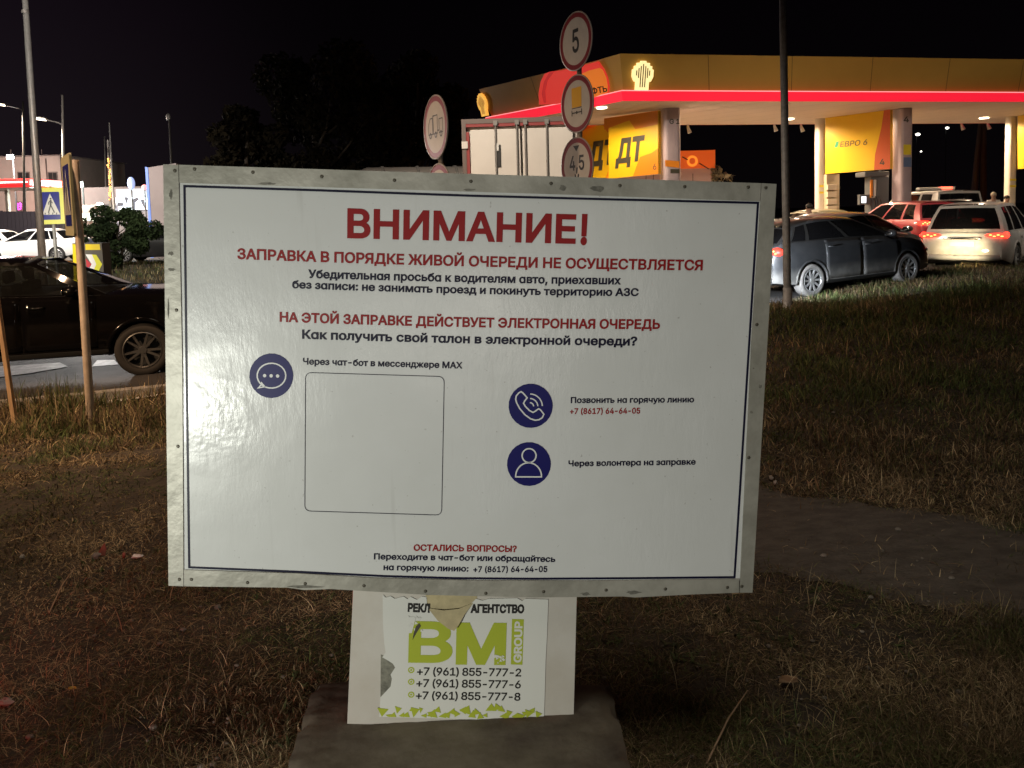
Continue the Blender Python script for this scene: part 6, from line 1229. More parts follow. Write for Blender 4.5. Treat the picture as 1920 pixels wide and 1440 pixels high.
def place(spec, axle_i, side, px, py, Y, heading):
    """Root position so that the hub of one wheel (axle index, side +1 left / -1 right) is seen at a pixel at distance Y."""
    p = at(px, py, Y); c, s = math.cos(heading), math.sin(heading); x, y = spec['axles'][axle_i], side * (spec['W'] / 2)
    return Vector((p.x - (x * c - y * s), p.y - (x * s + y * c), p.z - spec['R']))
# black car on the road at the left
m_blk = paintm('paint_black', (0.003, 0.0026, 0.0027), .10, 0, 0.0, spec=.35)
hd = math.radians(16); 
bc = make_car(COUPE, place(COUPE, 1, -1, 267, 657, 9.75, hd), hd, m_blk, 'black coupe styled car with dark multi spoke wheels on the road at the left', lit='dark', rim=m_rimd, tyre=mat('tyre_dark', (.020, .017, .015), .85), glassm=m_gl)
# grey hatchback on the right
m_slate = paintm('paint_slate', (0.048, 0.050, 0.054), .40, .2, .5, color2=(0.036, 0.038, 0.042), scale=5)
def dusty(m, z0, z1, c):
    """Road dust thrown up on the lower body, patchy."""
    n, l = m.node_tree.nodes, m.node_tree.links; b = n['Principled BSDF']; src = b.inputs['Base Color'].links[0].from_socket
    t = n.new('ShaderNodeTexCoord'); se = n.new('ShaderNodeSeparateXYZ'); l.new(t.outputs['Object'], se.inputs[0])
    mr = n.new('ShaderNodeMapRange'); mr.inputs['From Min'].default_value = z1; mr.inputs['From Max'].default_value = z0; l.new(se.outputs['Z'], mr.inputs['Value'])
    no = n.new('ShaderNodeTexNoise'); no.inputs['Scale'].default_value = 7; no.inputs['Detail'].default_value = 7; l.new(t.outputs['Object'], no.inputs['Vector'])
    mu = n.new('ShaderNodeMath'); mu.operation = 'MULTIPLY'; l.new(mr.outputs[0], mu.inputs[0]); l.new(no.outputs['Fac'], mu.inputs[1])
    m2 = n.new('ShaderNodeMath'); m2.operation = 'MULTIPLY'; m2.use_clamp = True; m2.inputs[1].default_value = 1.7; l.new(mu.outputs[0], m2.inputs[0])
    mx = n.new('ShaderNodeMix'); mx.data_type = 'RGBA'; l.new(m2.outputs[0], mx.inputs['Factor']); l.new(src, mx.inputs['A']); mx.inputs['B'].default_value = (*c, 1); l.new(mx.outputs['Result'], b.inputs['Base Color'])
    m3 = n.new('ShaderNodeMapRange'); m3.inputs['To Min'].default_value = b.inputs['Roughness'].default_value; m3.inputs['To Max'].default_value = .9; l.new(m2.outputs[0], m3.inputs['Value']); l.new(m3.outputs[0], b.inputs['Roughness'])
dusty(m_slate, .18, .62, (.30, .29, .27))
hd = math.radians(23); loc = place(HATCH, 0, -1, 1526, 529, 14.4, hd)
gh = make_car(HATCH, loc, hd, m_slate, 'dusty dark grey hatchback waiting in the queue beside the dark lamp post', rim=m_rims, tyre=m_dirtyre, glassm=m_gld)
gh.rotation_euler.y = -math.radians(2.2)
# silver car beyond it, its headlamp lit
m_silver = paintm('paint_silver', (0.42, 0.40, 0.38), .35, .5, .6)
hd = math.radians(38); c = at(1722, 461, 17.6); x, y = 4.05, -.70
loc = Vector((c.x - (x * math.cos(hd) - y * math.sin(hd)), c.y - (x * math.sin(hd) + y * math.cos(hd)), c.z - .66))
make_car(HATCH, loc, hd, m_silver, 'silver car with a lit headlight half hidden behind the dark grey hatchback', lit='head', glassm=m_gld)
hl = Vector((c.x, c.y, c.z)); spot('shifted_headlight_beam', at(1796, 474, 16.9), at(1806, 466, 18.6), 260, (1.0, .78, .44), 62, 1.0, .06)  # spot moved off the headlight to centre the glow on the SUV
# white SUV seen from behind
m_white = paintm('paint_white_suv', (0.60, 0.59, 0.57), .35, 0, .6, color2=(0.50, 0.48, 0.45), scale=4)
dusty(m_white, .35, 1.0, (.34, .30, .25))
SUVW = dict(SUV); SUVW.update(H=1.80, W=1.94, R=.38, rw=1.34)
hd = math.radians(46); loc = place(SUVW, 0, -1, 1908, 487, 18.0, hd)
SUVW['tail'] = [(.08, .80, 1.00, .10, .26, .06, True), (.16, .96, 1.01, .16, .06, .08, False)]; SUVW['bumper_mat'] = mat('bumper_grey', (.30, .30, .30), .5)
def suv_extra(rt, body, sec, side_y, belt):
    b = MB(); b.box((-.03, 0, .93), (.03, .80, .05)); b.build('chrome_bar', m_chrome, rt, bevel=.01)
    for sg in (1, -1): MB().tube([(.75, sg * .60, 1.70), (.9, sg * .60, 1.735), (2.2, sg * .61, 1.735), (2.4, sg * .61, 1.70)], .018, 8).build('roof_rail', m_trimk, rt, smooth=True)
ws = make_car(SUVW, loc, hd, m_white, 'dusty white estate SUV seen from behind with both tail lights glowing', rim=m_rims, glassm=m_gld, body_extra=suv_extra)
# red car beyond
m_redp = paintm('paint_red', (0.36, 0.025, 0.035), .35, .1, .8)
hd = math.radians(98); c = at(1728, 413, 23.0); x, y = .1, .80
loc = Vector((c.x - (x * math.cos(hd) - y * math.sin(hd)), c.y - (x * math.sin(hd) + y * math.cos(hd)), -.02))
make_car(SUV, loc, hd, m_redp, 'red car with a lit tail light between the dark hatchback and the white SUV', glassm=m_gld)
# dark car behind the SUV
m_dk = paintm('paint_dark', (0.03, 0.028, 0.03), .3, .2, .8)
hd = math.radians(60); c = at(1760, 372, 25.5); make_car(SUV, Vector((c.x - .3, c.y - 1.2, 0.0)), hd, m_dk, 'dark car with red lights beyond the red car and the white SUV', glassm=m_gld)
# pale taxi by the pump
m_cream = paintm('paint_cream', (0.60, 0.54, 0.34), .4, 0, .5)
hd = math.radians(12); c = at(1556, 400, 22.8); make_car(SEDAN, Vector((c.x - 2.0, c.y - .3, .02)), hd, m_cream, 'pale cream car beside the slim white column, mostly behind the dark hatchback', lit='none', glassm=m_gld)
# white van with a light bar
m_vanw = paintm('paint_van', (0.62, 0.60, 0.56), .45, 0, .3)
VAN = dict(SUV); VAN.update(name='white_van', H=2.02, L=4.9, W=1.95, rw=1.60, belt=[(0, .9), (.05, 1.1), (.2, 1.22), (1.2, 1.24), (2.9, 1.20), (3.7, 1.12), (4.6, .95), (4.9, .75)], glass_belt=(.12, 3.8), roof=(.26, 2.9), axles=(1.0, 3.9), pillars=[(.10, .30), (.34, .60), (.65, .93)], doors=[(1.4, 2.4), (2.45, 3.5)], cat='van', drop=.02)
m_rbar = emis('red_beacon_lit', (1.0, .10, .05), 4.0)
def van_extra(rt, body, sec, side_y, belt):
    b = MB(); b.box((1.6, 0, 2.10), (.26, 1.35, .10)); lb = b.build('light_bar', m_plate, rt, bevel=.03)
    b = MB(); b.box((1.6, -.36, 2.11), (.29, .42, .10)); b.build('red_lamp', m_rbar, lb, bevel=.03)
hd = math.radians(93); c = at(1758, 366, 27.6); make_car(VAN, Vector((c.x, c.y - 1.6, 0)), hd, m_vanw, 'white van roof with a red light bar beyond the red car', lit='none', glassm=m_gld, body_extra=van_extra)
# lone spot lighting the queue: headlamps assumed behind the board, no car built there
#QLIGHT
spot('assumed_queue_headlight', (3.9, 12.85, .50), (6.6, 14.9, .25), 1000, (.84, .92, 1.0), 64, .75, .08)
#ENDQLIGHT
# white cars far left
m_wht = paintm('paint_white', (0.78, 0.78, 0.78), .4, 0, .5)
for px, lab in ((72, 'white parked car far left, behind the pole of the crossing sign'), (-30, 'white parked car cut off by the left edge of the photo')):
    c = at(px, 470, 33); hd = math.radians(184); L = SEDAN['L']
    make_car(SEDAN, Vector((c.x + L / 2, c.y, Hf(c.x, 33) + .02)), hd, m_wht, lab, 'white cars parked far left', lit='none', detail=False, glassm=m_gld)
c = at(306, 480, 31); make_car(SEDAN, Vector((c.x - 2.2, c.y, Hf(c.x, 31))), math.radians(5), m_dk, 'dark car parked by the bush, half hidden by the notice board', lit='none', detail=False, glassm=m_gld)

# box lorry behind the board
Yl = 16.2
m_box = mat('lorry_white', (0.56, 0.53, 0.49), 0.5, var=.08, scale=1.5); m_lfr = mat('lorry_frame', (0.12, 0.09, 0.08), 0.6); m_lred = mat('lorry_red', (0.22, 0.03, 0.03), 0.6); m_lgrey = mat('lorry_bar', (0.20, 0.19, 0.18), 0.5, .4)
a, b = at(870, 400, Yl), at(1092, 400, Yl); zt = at(980, 220.5, Yl).z; wL = b.x - a.x; zf = 1.05
lor = empty('box_lorry', ((a.x + b.x) / 2, Yl, Hf(a.x, Yl)), math.radians(-2), 'white box lorry with rear doors shut, standing behind the notice board', 'lorry')
LOCAL[0] = True; w2 = wL / 2; g0 = lor.location.z; hz = zt - g0
mb = MB(); mb.box((0, 3.4, (hz + zf) / 2), (wL - .04, 6.6, hz - zf)); mb.build('box_body', m_box, lor, bevel=.02)
fr = MB()
for x in (-w2 + .045, w2 - .045): fr.box((x, .06, (hz + zf) / 2), (.09, .14, hz - zf), 0)
fr.box((0, .05, hz - .05), (wL - .18, .12, .10), 0); fr.box((0, .05, zf + .06), (wL - .18, .12, .12), 0)
fr.box((0, .03, hz - .135), (wL - .19, .06, .07), 1)
for x in (-w2 + .125,): fr.box((x, .035, (hz + zf) / 2 - .1), (.07, .06, hz - zf - .35), 1)
fr.build('rear_frame', [m_lfr, m_lred], lor)
for sg in (-1, 1):
    mb = MB(); mb.box((sg * (w2 - .18) / 2 + sg * .012, .02, (hz + zf) / 2 - .06), ((w2 - .20), .05, hz - zf - .34)); d = mb.build('rear_door', m_box, lor, bevel=.01)
    for x in (.06, .52):
        mb = MB(); X = sg * (x + .03); mb.tube([(X, -.03, zf + .1), (X, -.03, hz - .06)], .022, 10); mb.box((X, -.03, hz - .10), (.09, .05, .10)); mb.box((X, -.03, zf + .9), (.09, .05, .08)); mb.build('lock_bar', m_lgrey, d)
    mb = MB()
    for z in (hz - .55, hz - 1.5): mb.box((sg * (w2 - .06), -.01, z), (.13, .05, .15))
    mb.build('hinge', m_box, d)
mb = MB(); mb.box((-w2 * .40, -.012, hz - .80), (.13, .03, .48)); mb.box((-w2 * .40, -.03, hz - .62), (.05, .03, .16), 1); mb.build('vent', [m_trimk, m_plate], lor, bevel=.008)
mb = MB(); mb.box((0, 3.2, .85), (1.0, 8.2, .35)); mb.build('chassis', m_trimk, lor)
mb = MB(); mb.box((0, 7.8, 1.75), (wL - .3, 1.9, 2.0)); mb.build('cab', m_box, lor, bevel=.12)
for y in (1.6, 7.6):
    for sg in (1, -1):
        mb = MB(); mb.lathe([(0, .02), (.28, .02), (.32, .05), (.46, .05), (.5, 0), (.5, -.25), (.3, -.28)], (sg * (w2 - .08), y, .5), (sg, 0, 0), 28); mb.build('wheel', m_tyre, lor, smooth=True)
mb = MB(); mb.box((0, 0, .62), (wL - .2, .12, .14)); mb.build('rear_bumper', m_lgrey, lor)
LOCAL[0] = False
# pale tank trailer top left of the lorry
Yt = 19.0; c = at(810, 330, Yt); zt2 = at(810, 308, Yt).z
tk = empty('tank_trailer', (c.x, Yt + 1, 0), math.radians(12), 'shiny pale tank trailer just showing above the board left of the box lorry', 'trailer')
LOCAL[0] = True; m_tank = mat('tank_metal', (0.55, 0.50, 0.46), 0.3, .7); r = .95; zc = zt2 - r
mb = MB(); mb.lathe([(0, -2.2), (r * .6, -2.15), (r * .92, -2.0), (r, -1.8), (r, 1.8), (r * .92, 2.0), (r * .6, 2.15), (0, 2.2)], (0, 0, zc), (1, 0, 0), 36); mb.build('tank', m_tank, tk, smooth=True)
for x in (-1.4, -.5, .5, 1.4): mb = MB(); mb.lathe([(r + .001, -.04), (r + .03, -.03), (r + .03, .03), (r + .001, .04)], (x, 0, zc), (1, 0, 0), 36); mb.build('tank_rib', m_lgrey, tk, smooth=True)
mb = MB(); mb.box((0, 0, .8), (4.2, .9, .25)); mb.build('chassis', m_trimk, tk)
for x in (-1.2, -.1):
    for sg in (1, -1): mb = MB(); mb.lathe([(0, .02), (.3, .02), (.46, .05), (.5, 0), (.5, -.25)], (x, sg * .95, .5), (0, sg, 0), 24); mb.build('wheel', m_tyre, tk, smooth=True)
LOCAL[0] = False
# ================================================================ far left: buildings, lamps, fence
def block(mb, x0, x1, y0, Y, d, mi=0, zb=None, y1=None):
    a, b = at(x0, y0, Y), at(x1, y0, Y); z0 = (at(x0, y1, Y).z if y1 is not None else (-.6 if zb is None else zb)); zt = (a.z + b.z) / 2
    mb.box(((a.x + b.x) / 2, Y + d / 2, (zt + z0) / 2), (b.x - a.x, d, zt - z0), mi)
m_bldg = mat('building_render', (0.30, 0.235, 0.20), 0.85, var=.15, scale=.8); m_win = glass('window_dark', (0.02, 0.018, 0.018), .0, .12); m_wframe = mat('window_frame', (0.10, 0.07, 0.06), .7)
Yb = 60; rt = empty('building', (at(20, 400, Yb).x, Yb + 5, 0), 0, 'two storey beige building at the far left behind the dark fence', 'building')
mb = MB(); block(mb, -130, 112, 295, Yb, 10); mb.build('wall', m_bldg, rt)
mb = MB(); block(mb, -132, 114, 293, Yb - .15, 10.3, 0, None, 297); mb.build('parapet', mat('parapet', (.24, .19, .17), .8), rt)
for x0, x1 in ((32, 55), (89, 107), (-25, -5)):
    mb = MB(); block(mb, x0, x1, 322, Yb - .06, .12, 0, None, 350); w = mb.build('window', m_wframe, rt)
    mb = MB(); block(mb, x0 + 1.5, (x0 + x1) / 2 - .6, 324, Yb - .09, .05, 0, None, 348.5); block(mb, (x0 + x1) / 2 + .6, x1 - 1.5, 324, Yb - .09, .05, 0, None, 348.5); mb.build('pane', m_win, w)
for x in (-14, 62, 84): mb = MB(); block(mb, x, x + 1.2, 297, Yb - .12, .12); mb.build('drain_pipe', m_wframe, rt)
for x0, y0 in ((60, 312), (70, 355), (-60, 330)): mb = MB(); block(mb, x0, x0 + 9, y0, Yb - .45, .4, 0, None, y0 + 8); mb.build('wall_unit', mat('unit_white', (.4, .38, .36), .6), rt, bevel=.03)
mb = MB(); block(mb, -130, 112, 357, Yb - .08, .08, 0, None, 359); mb.build('string_course', mat('parapet', (.24, .19, .17), .8), rt)
for x in (20, 78): MB().tube([at(x, 294, Yb + 2), at(x, 280, Yb + 2)], .04, 6).build('aerial', m_wframe, rt)
m_pinkn = emis('pink_neon', (1.0, .10, .72), 2.2); pl = Plane(at(36, 385, Yb - .3), (1, 0, 0), (0, 0, 1)); mb = MB()
mb2 = MB(); block(mb2, 30, 43, 378, Yb - .2, .1, 0, None, 396); nb = mb2.build('neon_board', m_wframe, rt)
for pts in ([(32, 380), (35, 384), (38, 380), (41, 384)], [(32, 387), (41, 387)], [(33, 390), (36, 393), (40, 390)], [(34, 381), (34, 394)], [(39, 382), (39, 393)]): ribbon(mb, pl, [pl.uv(*p) for p in pts], .06, .02)
mb.build('neon_tube', m_pinkn, nb)
bulb('shop_window_light', at(30, 386, Yb - 3), 260, (1.0, .5, .35), .3)
# red lit canopy of the other station
Yc = 46; m_redc = emis('canopy_red_lit', (0.75, .03, .03), .9); m_tube = emis('tube_lit', (1.0, .72, .68), 3.5); m_wh = mat('canopy_white', (.6, .5, .42), .6)
rt = empty('lit_canopy', (at(20, 400, Yc).x, Yc + 2, 0), 0, 'red lit flat canopy with a white light tube at the far left edge', 'canopy')
mb = MB(); block(mb, -80, 54, 336, Yc, 4, 0, None, 352); mb.build('fascia', m_redc, rt, bevel=.05)
mb = MB(); block(mb, -80, 50, 341.5, Yc - .08, .1, 0, None, 345.5); mb.build('light_tube', m_tube, rt)
mb = MB(); block(mb, -80, 55, 352.3, Yc + .1, 3.8, 0, None, 356); mb.build('soffit', m_wh, rt)
for x in (-40, 8): mb = MB(); block(mb, x, x + 5, 354, Yc + 1.5, .25); mb.build('column', m_wh, rt)
# dark fence
Yf = 40; m_fence = mat('fence_navy', (0.012, 0.010, 0.018), .7)
rt = empty('metal_fence', (at(60, 430, Yf).x, Yf, 0), 0, 'dark navy sheet metal fence behind the white parked cars', 'fence')
mb = MB()
for i in range(40): block(mb, -150 + i * 7.4, -150 + i * 7.4 + 6.9, 396.5, Yf + (.04 if i % 2 else 0), .05)
mb.build('fence_sheet', m_fence, rt)
mb = MB()
for x in (-100, 0, 100): block(mb, x, x + 3, 395, Yf + .1, .1)
mb.build('posts', m_fence, rt)
# low building with lit shop front
Ys = 56; rt = empty('shop_building', (at(230, 400, Ys).x, Ys + 4, 0), 0, 'low grey building with a bright shop front between the bush and the striped pylon', 'shop')
mb = MB(); block(mb, 146, 320, 350, Ys, 8); mb.build('wall', mat('shop_render', (.20, .165, .15), .8, var=.2, scale=.5), rt)
m_shop = emis('shop_front_lit', (.80, .90, 1.0), .9); m_shopb = mat('shop_fascia_grey', (.45, .48, .52), .6); m_dark = mat('shop_dark', (.05, .05, .06), .6)
mb = MB(); block(mb, 217, 281, 354, Ys - .3, .3, 0, None, 369); mb.build('fascia', m_shopb, rt)
mb = MB(); block(mb, 217, 281, 369.2, Ys - .2, .15, 0, None, 394); sf = mb.build('shop_window', m_shop, rt)
pl = Plane(at(245, 380, Ys - .22), (1, 0, 0), (0, 0, 1)); mb = MB(); zz = lambda x, y: pl.uv(x / 6, 280 + y / 6)
for pts in ([(1320, 600), (1390, 600), (1385, 640), (1320, 640)], [(1400, 540), (1450, 540), (1420, 620)], [(1480, 570), (1500, 680), (1520, 690), (1520, 600), (1570, 560), (1540, 540)], [(1580, 570), (1620, 560), (1640, 690), (1590, 600)]): flat(mb, pl, [zz(*p) for p in pts], .02)
mb.build('shop_goods', m_dark, sf)
mb = MB(); block(mb, 150, 190, 381, Ys - 6, .2, 0, None, 396); 
# stalls lit beneath the tree
m_glowb = emis('stall_lit', (.9, .95, .85), .5)
st = empty('kiosk', (at(175, 395, Ys - 6).x, Ys - 6, 0), 0, 'low pale kiosk with small lit openings behind the bush', 'kiosk')
mb = MB(); block(mb, 150, 192, 384, Ys - 6, 2); mb.build('wall', mat('kiosk_wall', (.22, .15, .13), .8), st)
for x in (154, 163, 172): mb = MB(); block(mb, x, x + 6, 400, Ys - 6.1, .1, 0, None, 414); mb.build('lit_opening', m_glowb, st)
bulb('shop_light', at(245, 400, Ys - 3), 500, (.8, .9, 1.0), .3)
# white panel with blue edge
Yw = 34; rt = empty('advert_pylon', (at(290, 400, Yw).x, Yw, 0), 0, 'tall white panel with a blue left edge rising beside the notice board', 'pylon')
p0, p1, p2, p3 = at(278, 314, Yw), at(330, 306, Yw), at(330, 470, Yw), at(288, 470, Yw)
p2.z = p3.z = -.3; mb = MB(); mb.prism([p0, p3, p2, p1], (0, .5, 0)); mb.build('panel', mat('pylon_white', (.34, .28, .27), .6, var=.1, scale=.7), rt)
q0, q3 = at(272, 313, Yw), at(282, 470, Yw); q3.z = -.3; q1 = p0 - Vector((.03, 0, 0)); q2 = p3 - Vector((.03, 0, 0)); mb = MB(); mb.prism([q0, q3, q2, q1], (0, .5, 0)); mb.build('blue_edge', emis('pylon_blue', (.20, .32, .80), .35), rt)
# lamps, poles
m_led = emis('led_lit', (.86, .93, 1.0), 30.0); m_ledg = emis('led_green_lit', (.80, 1.0, .90), 25.0); m_sod = emis('street_lamp_lit', (1.0, .82, .58), 12.0)
def flood(px, py, Y, w, h, m, label, top=None):
    p = at(px, py, Y); rt = empty('floodlight', (p.x, p.y + .3, Hf(p.x, p.y)), 0, label, 'lamp')
    MB().tube([(p.x, p.y + .3, Hf(p.x, p.y)), (p.x, p.y + .3, p.z + .2)], .06, 10).build('pole', m_trimk_, rt)
    mb = MB(); mb.box((p.x, p.y + .06, p.z), (w + .1, .12, h + .1)); hd_ = mb.build('housing', m_trimk, rt)
    mb = MB(); mb.box((p.x, p.y - .02, p.z), (w, .04, h)); mb.build('lamp_face', m, hd_)
    return p
p = flood(19, 294, 52, .44, .24, m_led, 'cold white floodlight above the beige building front'); bulb('floodlight_glow', p - Vector((0, 1.2, .3)), 7000, (1.0, .86, .80), .25)
p = flood(150, 346, 50, .36, .30, m_ledg, 'greenish white floodlight right of the edge on crossing sign'); bulb('floodlight_glow', p - Vector((0, 1.0, .2)), 1500, (.85, 1.0, .92), .25)
m_dimpole = mat('dim_pole', (.10, .09, .08), .7)
def street_lamp(px_top, px_head, Y, label, arm_y, top_y):
    g = at(px_top, 460, Y); g.z = Hf(g.x, Y); t = at(px_top - 3, top_y, Y); rt = empty('street_lamp', g, 0, label, 'street lamp')
    MB().tube([g, g.lerp(t, .5), t], [.09, .07, .05], 12).build('pole', m_dimpole, rt, smooth=True)
    a = at(px_top - 2.2, arm_y + 10, Y); m_ = at(px_top - 10, arm_y + 5, Y); e = at(px_head + 8, arm_y - 1, Y)
    MB().tube([a, m_, e], .035, 8).build('arm', m_dimpole, rt, smooth=True)
    c = at(px_head, arm_y - 2.5, Y); rot = Matrix.Rotation(math.radians(-9), 3, 'Y').inverted()
    mb = MB(); mb.box(c + Vector((0, 0, .05)), (.50, .26, .07), 0, rot); hd_ = mb.build('lamp_head', m_polegrey, rt, bevel=.02)
    mb = MB(); mb.box(c - Vector((0, 0, .02)), (.46, .22, .09), 0, rot); mb.build('lamp_lens', m_sod, hd_, bevel=.02)
    spot('street_lamp_light', c - Vector((0, 0, .15)), c - Vector((0, 0, 6)), 6000, (1.0, .80, .60), 150, .6, .2)
street_lamp(120, 76, 36, 'curved arm street lamp glowing warm between the pale lamp post and the crossing sign', 225, 178)
street_lamp(46, 1, 44, 'street lamp whose glowing head sits at the left edge of the photo', 198, 190)
pole('flag_pole', (205, 230), (215, 420), 42, .035, .07, m_galv, 'thin white pole with a string of lights beside it, above the bush', 'pole')
m_str = emis('string_light_lit', (1.0, .42, .10), 3.0)
rt = empty('string_light_mast', (at(205, 400, 43).x, 43, 0), 0, 'dark mast wound with small orange lights just left of the thin white pole', 'mast')
MB().tube([at(202, 262, 43), at(207, 400, 43) - Vector((0, 0, 1))], [.05, .09], 8).build('mast', m_polegrey, rt)
mb = MB(); r_ = random.Random(3)
for i in range(20):
    y = 298 + i * 4; mb.ball(at(202.5 + (y - 262) * .035 + r_.uniform(-2, 2), y, 42.85), r_.uniform(.03, .075), 0, 8, 6)
mb.build('lights', m_str, rt, smooth=True)
pole('lamp_post', (317, 222), (328, 420), 48, .05, .09, m_dimpole, 'thin grey post with a small lamp head above the notice board', 'lamp post', None,
     lambda rt, a, g: MB().ball(a + Vector((-.05, 0, .1)), (.16, .1, .22), 0, 10, 8).build('lamp_head', m_polegrey, rt, smooth=True))
pole('thin_post', (196, 255), (200, 410), 62, .05, .08, m_dimpole, 'thin dark post behind the orange string lights', 'post')
Yo = 52; p = at(246, 344, Yo); rt = empty('oval_lamp', (p.x, p.y, 0), 0, 'pale blue oval lamp glowing above the bright shop front', 'lamp')
MB().tube([(p.x, p.y, 0), (p.x, p.y, p.z - .3)], .05, 8).build('pole', m_dimpole, rt); MB().ball(p, (.24, .24, .45), 0, 16, 12).build('globe', emis('oval_lit', (.45, .55, .95), .9), rt, smooth=True)
p = at(271, 351, 50); rt = empty('pink_lamp', (p.x, p.y, 0), 0, 'small pink glowing lamp beside the blue edged panel', 'lamp'); MB().tube([(p.x, p.y, 0), (p.x, p.y, p.z)], .04, 8).build('pole', m_dimpole, rt); MB().ball(p, (.18, .18, .18), 0, 12, 8).build('globe', emis('pink_lit', (1.0, .35, .35), 1.6), rt, smooth=True)
p = at(187, 383, 47); rt = empty('globe_lamp', (p.x, p.y, 0), 0, 'bright white globe lamp glowing over the bush', 'lamp'); MB().tube([(p.x, p.y, 0), (p.x, p.y, p.z)], .04, 8).build('pole', m_galv, rt); MB().ball(p, (.20, .2, .12), 0, 12, 8).build('globe', emis('globe_lit', (1.0, .97, .9), 8), rt, smooth=True)
p = at(724, 238, 120); rt = empty('distant_lamp', (p.x, p.y, 0), 0, 'tiny faint distant lamp in the dark above the board', 'lamp', 'distant lamps'); MB().tube([(p.x, p.y, 0), (p.x, p.y, p.z)], .06, 8).build('pole', m_dimpole, rt); MB().ball(p, .14, 0, 8, 6).build('bulb', emis('faint_lit', (.8, .85, 1), 1.0), rt, smooth=True)
# ================================================================ grass
def in_poly(P, poly):
    x, y = P[:, 0], P[:, 1]; c = np.zeros(len(P), bool); n = len(poly)
    for i in range(n):
        (ax, ay), (bx, by) = poly[i - 1], poly[i]; k = (ay > y) != (by > y)
        with np.errstate(divide='ignore', invalid='ignore'): c ^= k & (x < (bx - ax) * (y - ay) / (by - ay + 1e-12) + ax)
    return c
def vnoise(x, y, s, seed):
    r = np.random.default_rng(seed); T = r.random((64, 64)); u, v = x * s + 31.7, y * s + 17.3; i, j = np.floor(u).astype(int), np.floor(v).astype(int); fu, fv = u - i, v - j; fu, fv = fu * fu * (3 - 2 * fu), fv * fv * (3 - 2 * fv)
    g = lambda a, b: T[a % 64, b % 64]; return (g(i, j) * (1 - fu) + g(i + 1, j) * fu) * (1 - fv) + (g(i, j + 1) * (1 - fu) + g(i + 1, j + 1) * fu) * fv
m_grass = bpy.data.materials.new('grass_blades'); m_grass.use_nodes = True
n_, l_ = m_grass.node_tree.nodes, m_grass.node_tree.links; at_ = n_.new('ShaderNodeVertexColor'); at_.layer_name = 'blade'; l_.new(at_.outputs['Color'], n_['Principled BSDF'].inputs['Base Color']); n_['Principled BSDF'].inputs['Roughness'].default_value = .7; n_['Principled BSDF'].inputs['Specular IOR Level'].default_value = .25
def blades(P, h, w, lean, colr, name, label=None, seg=3, seed=0):
    """One mesh of bent tapering blades: P (n,2) plan points, h heights, w widths, lean = how far each lies over."""
    r = np.random.default_rng(seed); n = len(P); z = H(P[:, 0], P[:, 1]) - .004; a = r.uniform(0, 2 * np.pi, n); d = np.stack([np.cos(a), np.sin(a)], 1); b = r.uniform(0, 2 * np.pi, n); s = np.stack([np.cos(b), np.sin(b)], 1) * w[:, None] / 2
    rows = []
    for k in range(seg + 1):
        t = k / seg; rise = h * (t - .55 * lean * t * t) * (1 - .55 * np.clip(lean - .4, 0, 1)); out = h * lean * t ** 1.6 * .95; c = np.stack([P[:, 0] + d[:, 0] * out, P[:, 1] + d[:, 1] * out, z + np.maximum(rise, .004)], 1); ww = (1 - .85 * t ** 1.5)
        q = np.zeros((n, 3)); q[:, :2] = s * ww; rows += [c - q, c + q]
    V = np.stack(rows, 1); nv = V.shape[1]; base = (np.arange(n) * nv)[:, None, None]
    F = np.array([[2 * k, 2 * k + 1, 2 * k + 3, 2 * k + 2] for k in range(seg)])[None] + base; nf = n * seg
    me = bpy.data.meshes.new(name); me.vertices.add(n * nv); me.vertices.foreach_set('co', V.reshape(-1)); me.loops.add(nf * 4); me.loops.foreach_set('vertex_index', F.reshape(-1)); me.polygons.add(nf); me.polygons.foreach_set('loop_start', np.arange(nf) * 4); me.polygons.foreach_set('loop_total', np.full(nf, 4)); me.update(calc_edges=True)
    ca = me.color_attributes.new('blade', 'FLOAT_COLOR', 'POINT'); cc = np.ones((n, nv, 4)); cc[:, :, :3] = colr[:, None, :]; ca.data.foreach_set('color', cc.reshape(-1)); me.materials.append(m_grass)
    o = bpy.data.objects.new(name, me); COL.objects.link(o); return tag(o, label, None, None, 'stuff')
FOOT = [(v.x, v.y) for v in (fl_c for fl_c in top)]
PATHP = path_near + path_far[::-1]; ROADP = NEAR_EDGE + FAR_EDGE[::-1]
def region(n, seed, kind):
    """Plan points spread so that they are about evenly dense in the picture, thinned by clumps."""
    r = np.random.default_rng(seed); u = r.random(n); Y = 1.0 / (1 / 1.75 + (1 / 15.0 - 1 / 1.75) * u ** .98); X = Y * r.uniform(-.86, .86, n); X = np.where(r.random(n) < .25, X * 1.15, X); P = np.stack([X, Y], 1)
    keep = ~in_poly(P, FOOT) & ~in_poly(P, ROADP); e = .16 * (vnoise(X, Y, 3.5, 4) - .5) * 2; Q = P + e[:, None]; keep &= ~(in_poly(Q, PATHP) & (r.random(n) > .05)); return P[keep]
def palette(P, seed, dry):
    r = np.random.default_rng(seed); n = len(P); straw = np.array([.42, .325, .19]); tan = np.array([.235, .165, .088]); brown = np.array([.115, .075, .042]); green = np.array([.060, .080, .024]); olive = np.array([.125, .118, .042]); k = vnoise(P[:, 0], P[:, 1], 1.3, 3) * .6 + vnoise(P[:, 0], P[:, 1], 4.5, 5) * .4; f = np.clip(dry + (k - .5) * 1.2 + r.normal(0, .24, n), 0, 1.3)
    c = np.where((f > 1.0)[:, None], straw, np.where((f > .76)[:, None], tan, np.where((f > .47)[:, None], brown, np.where((f > .25)[:, None], olive, green)))); g2 = (vnoise(P[:, 0], P[:, 1], 1.7, 27) > .66) & (r.random(n) < .6); c = np.where(g2[:, None], green * 1.25, c); return c * r.uniform(.4, 1.55, n)[:, None]
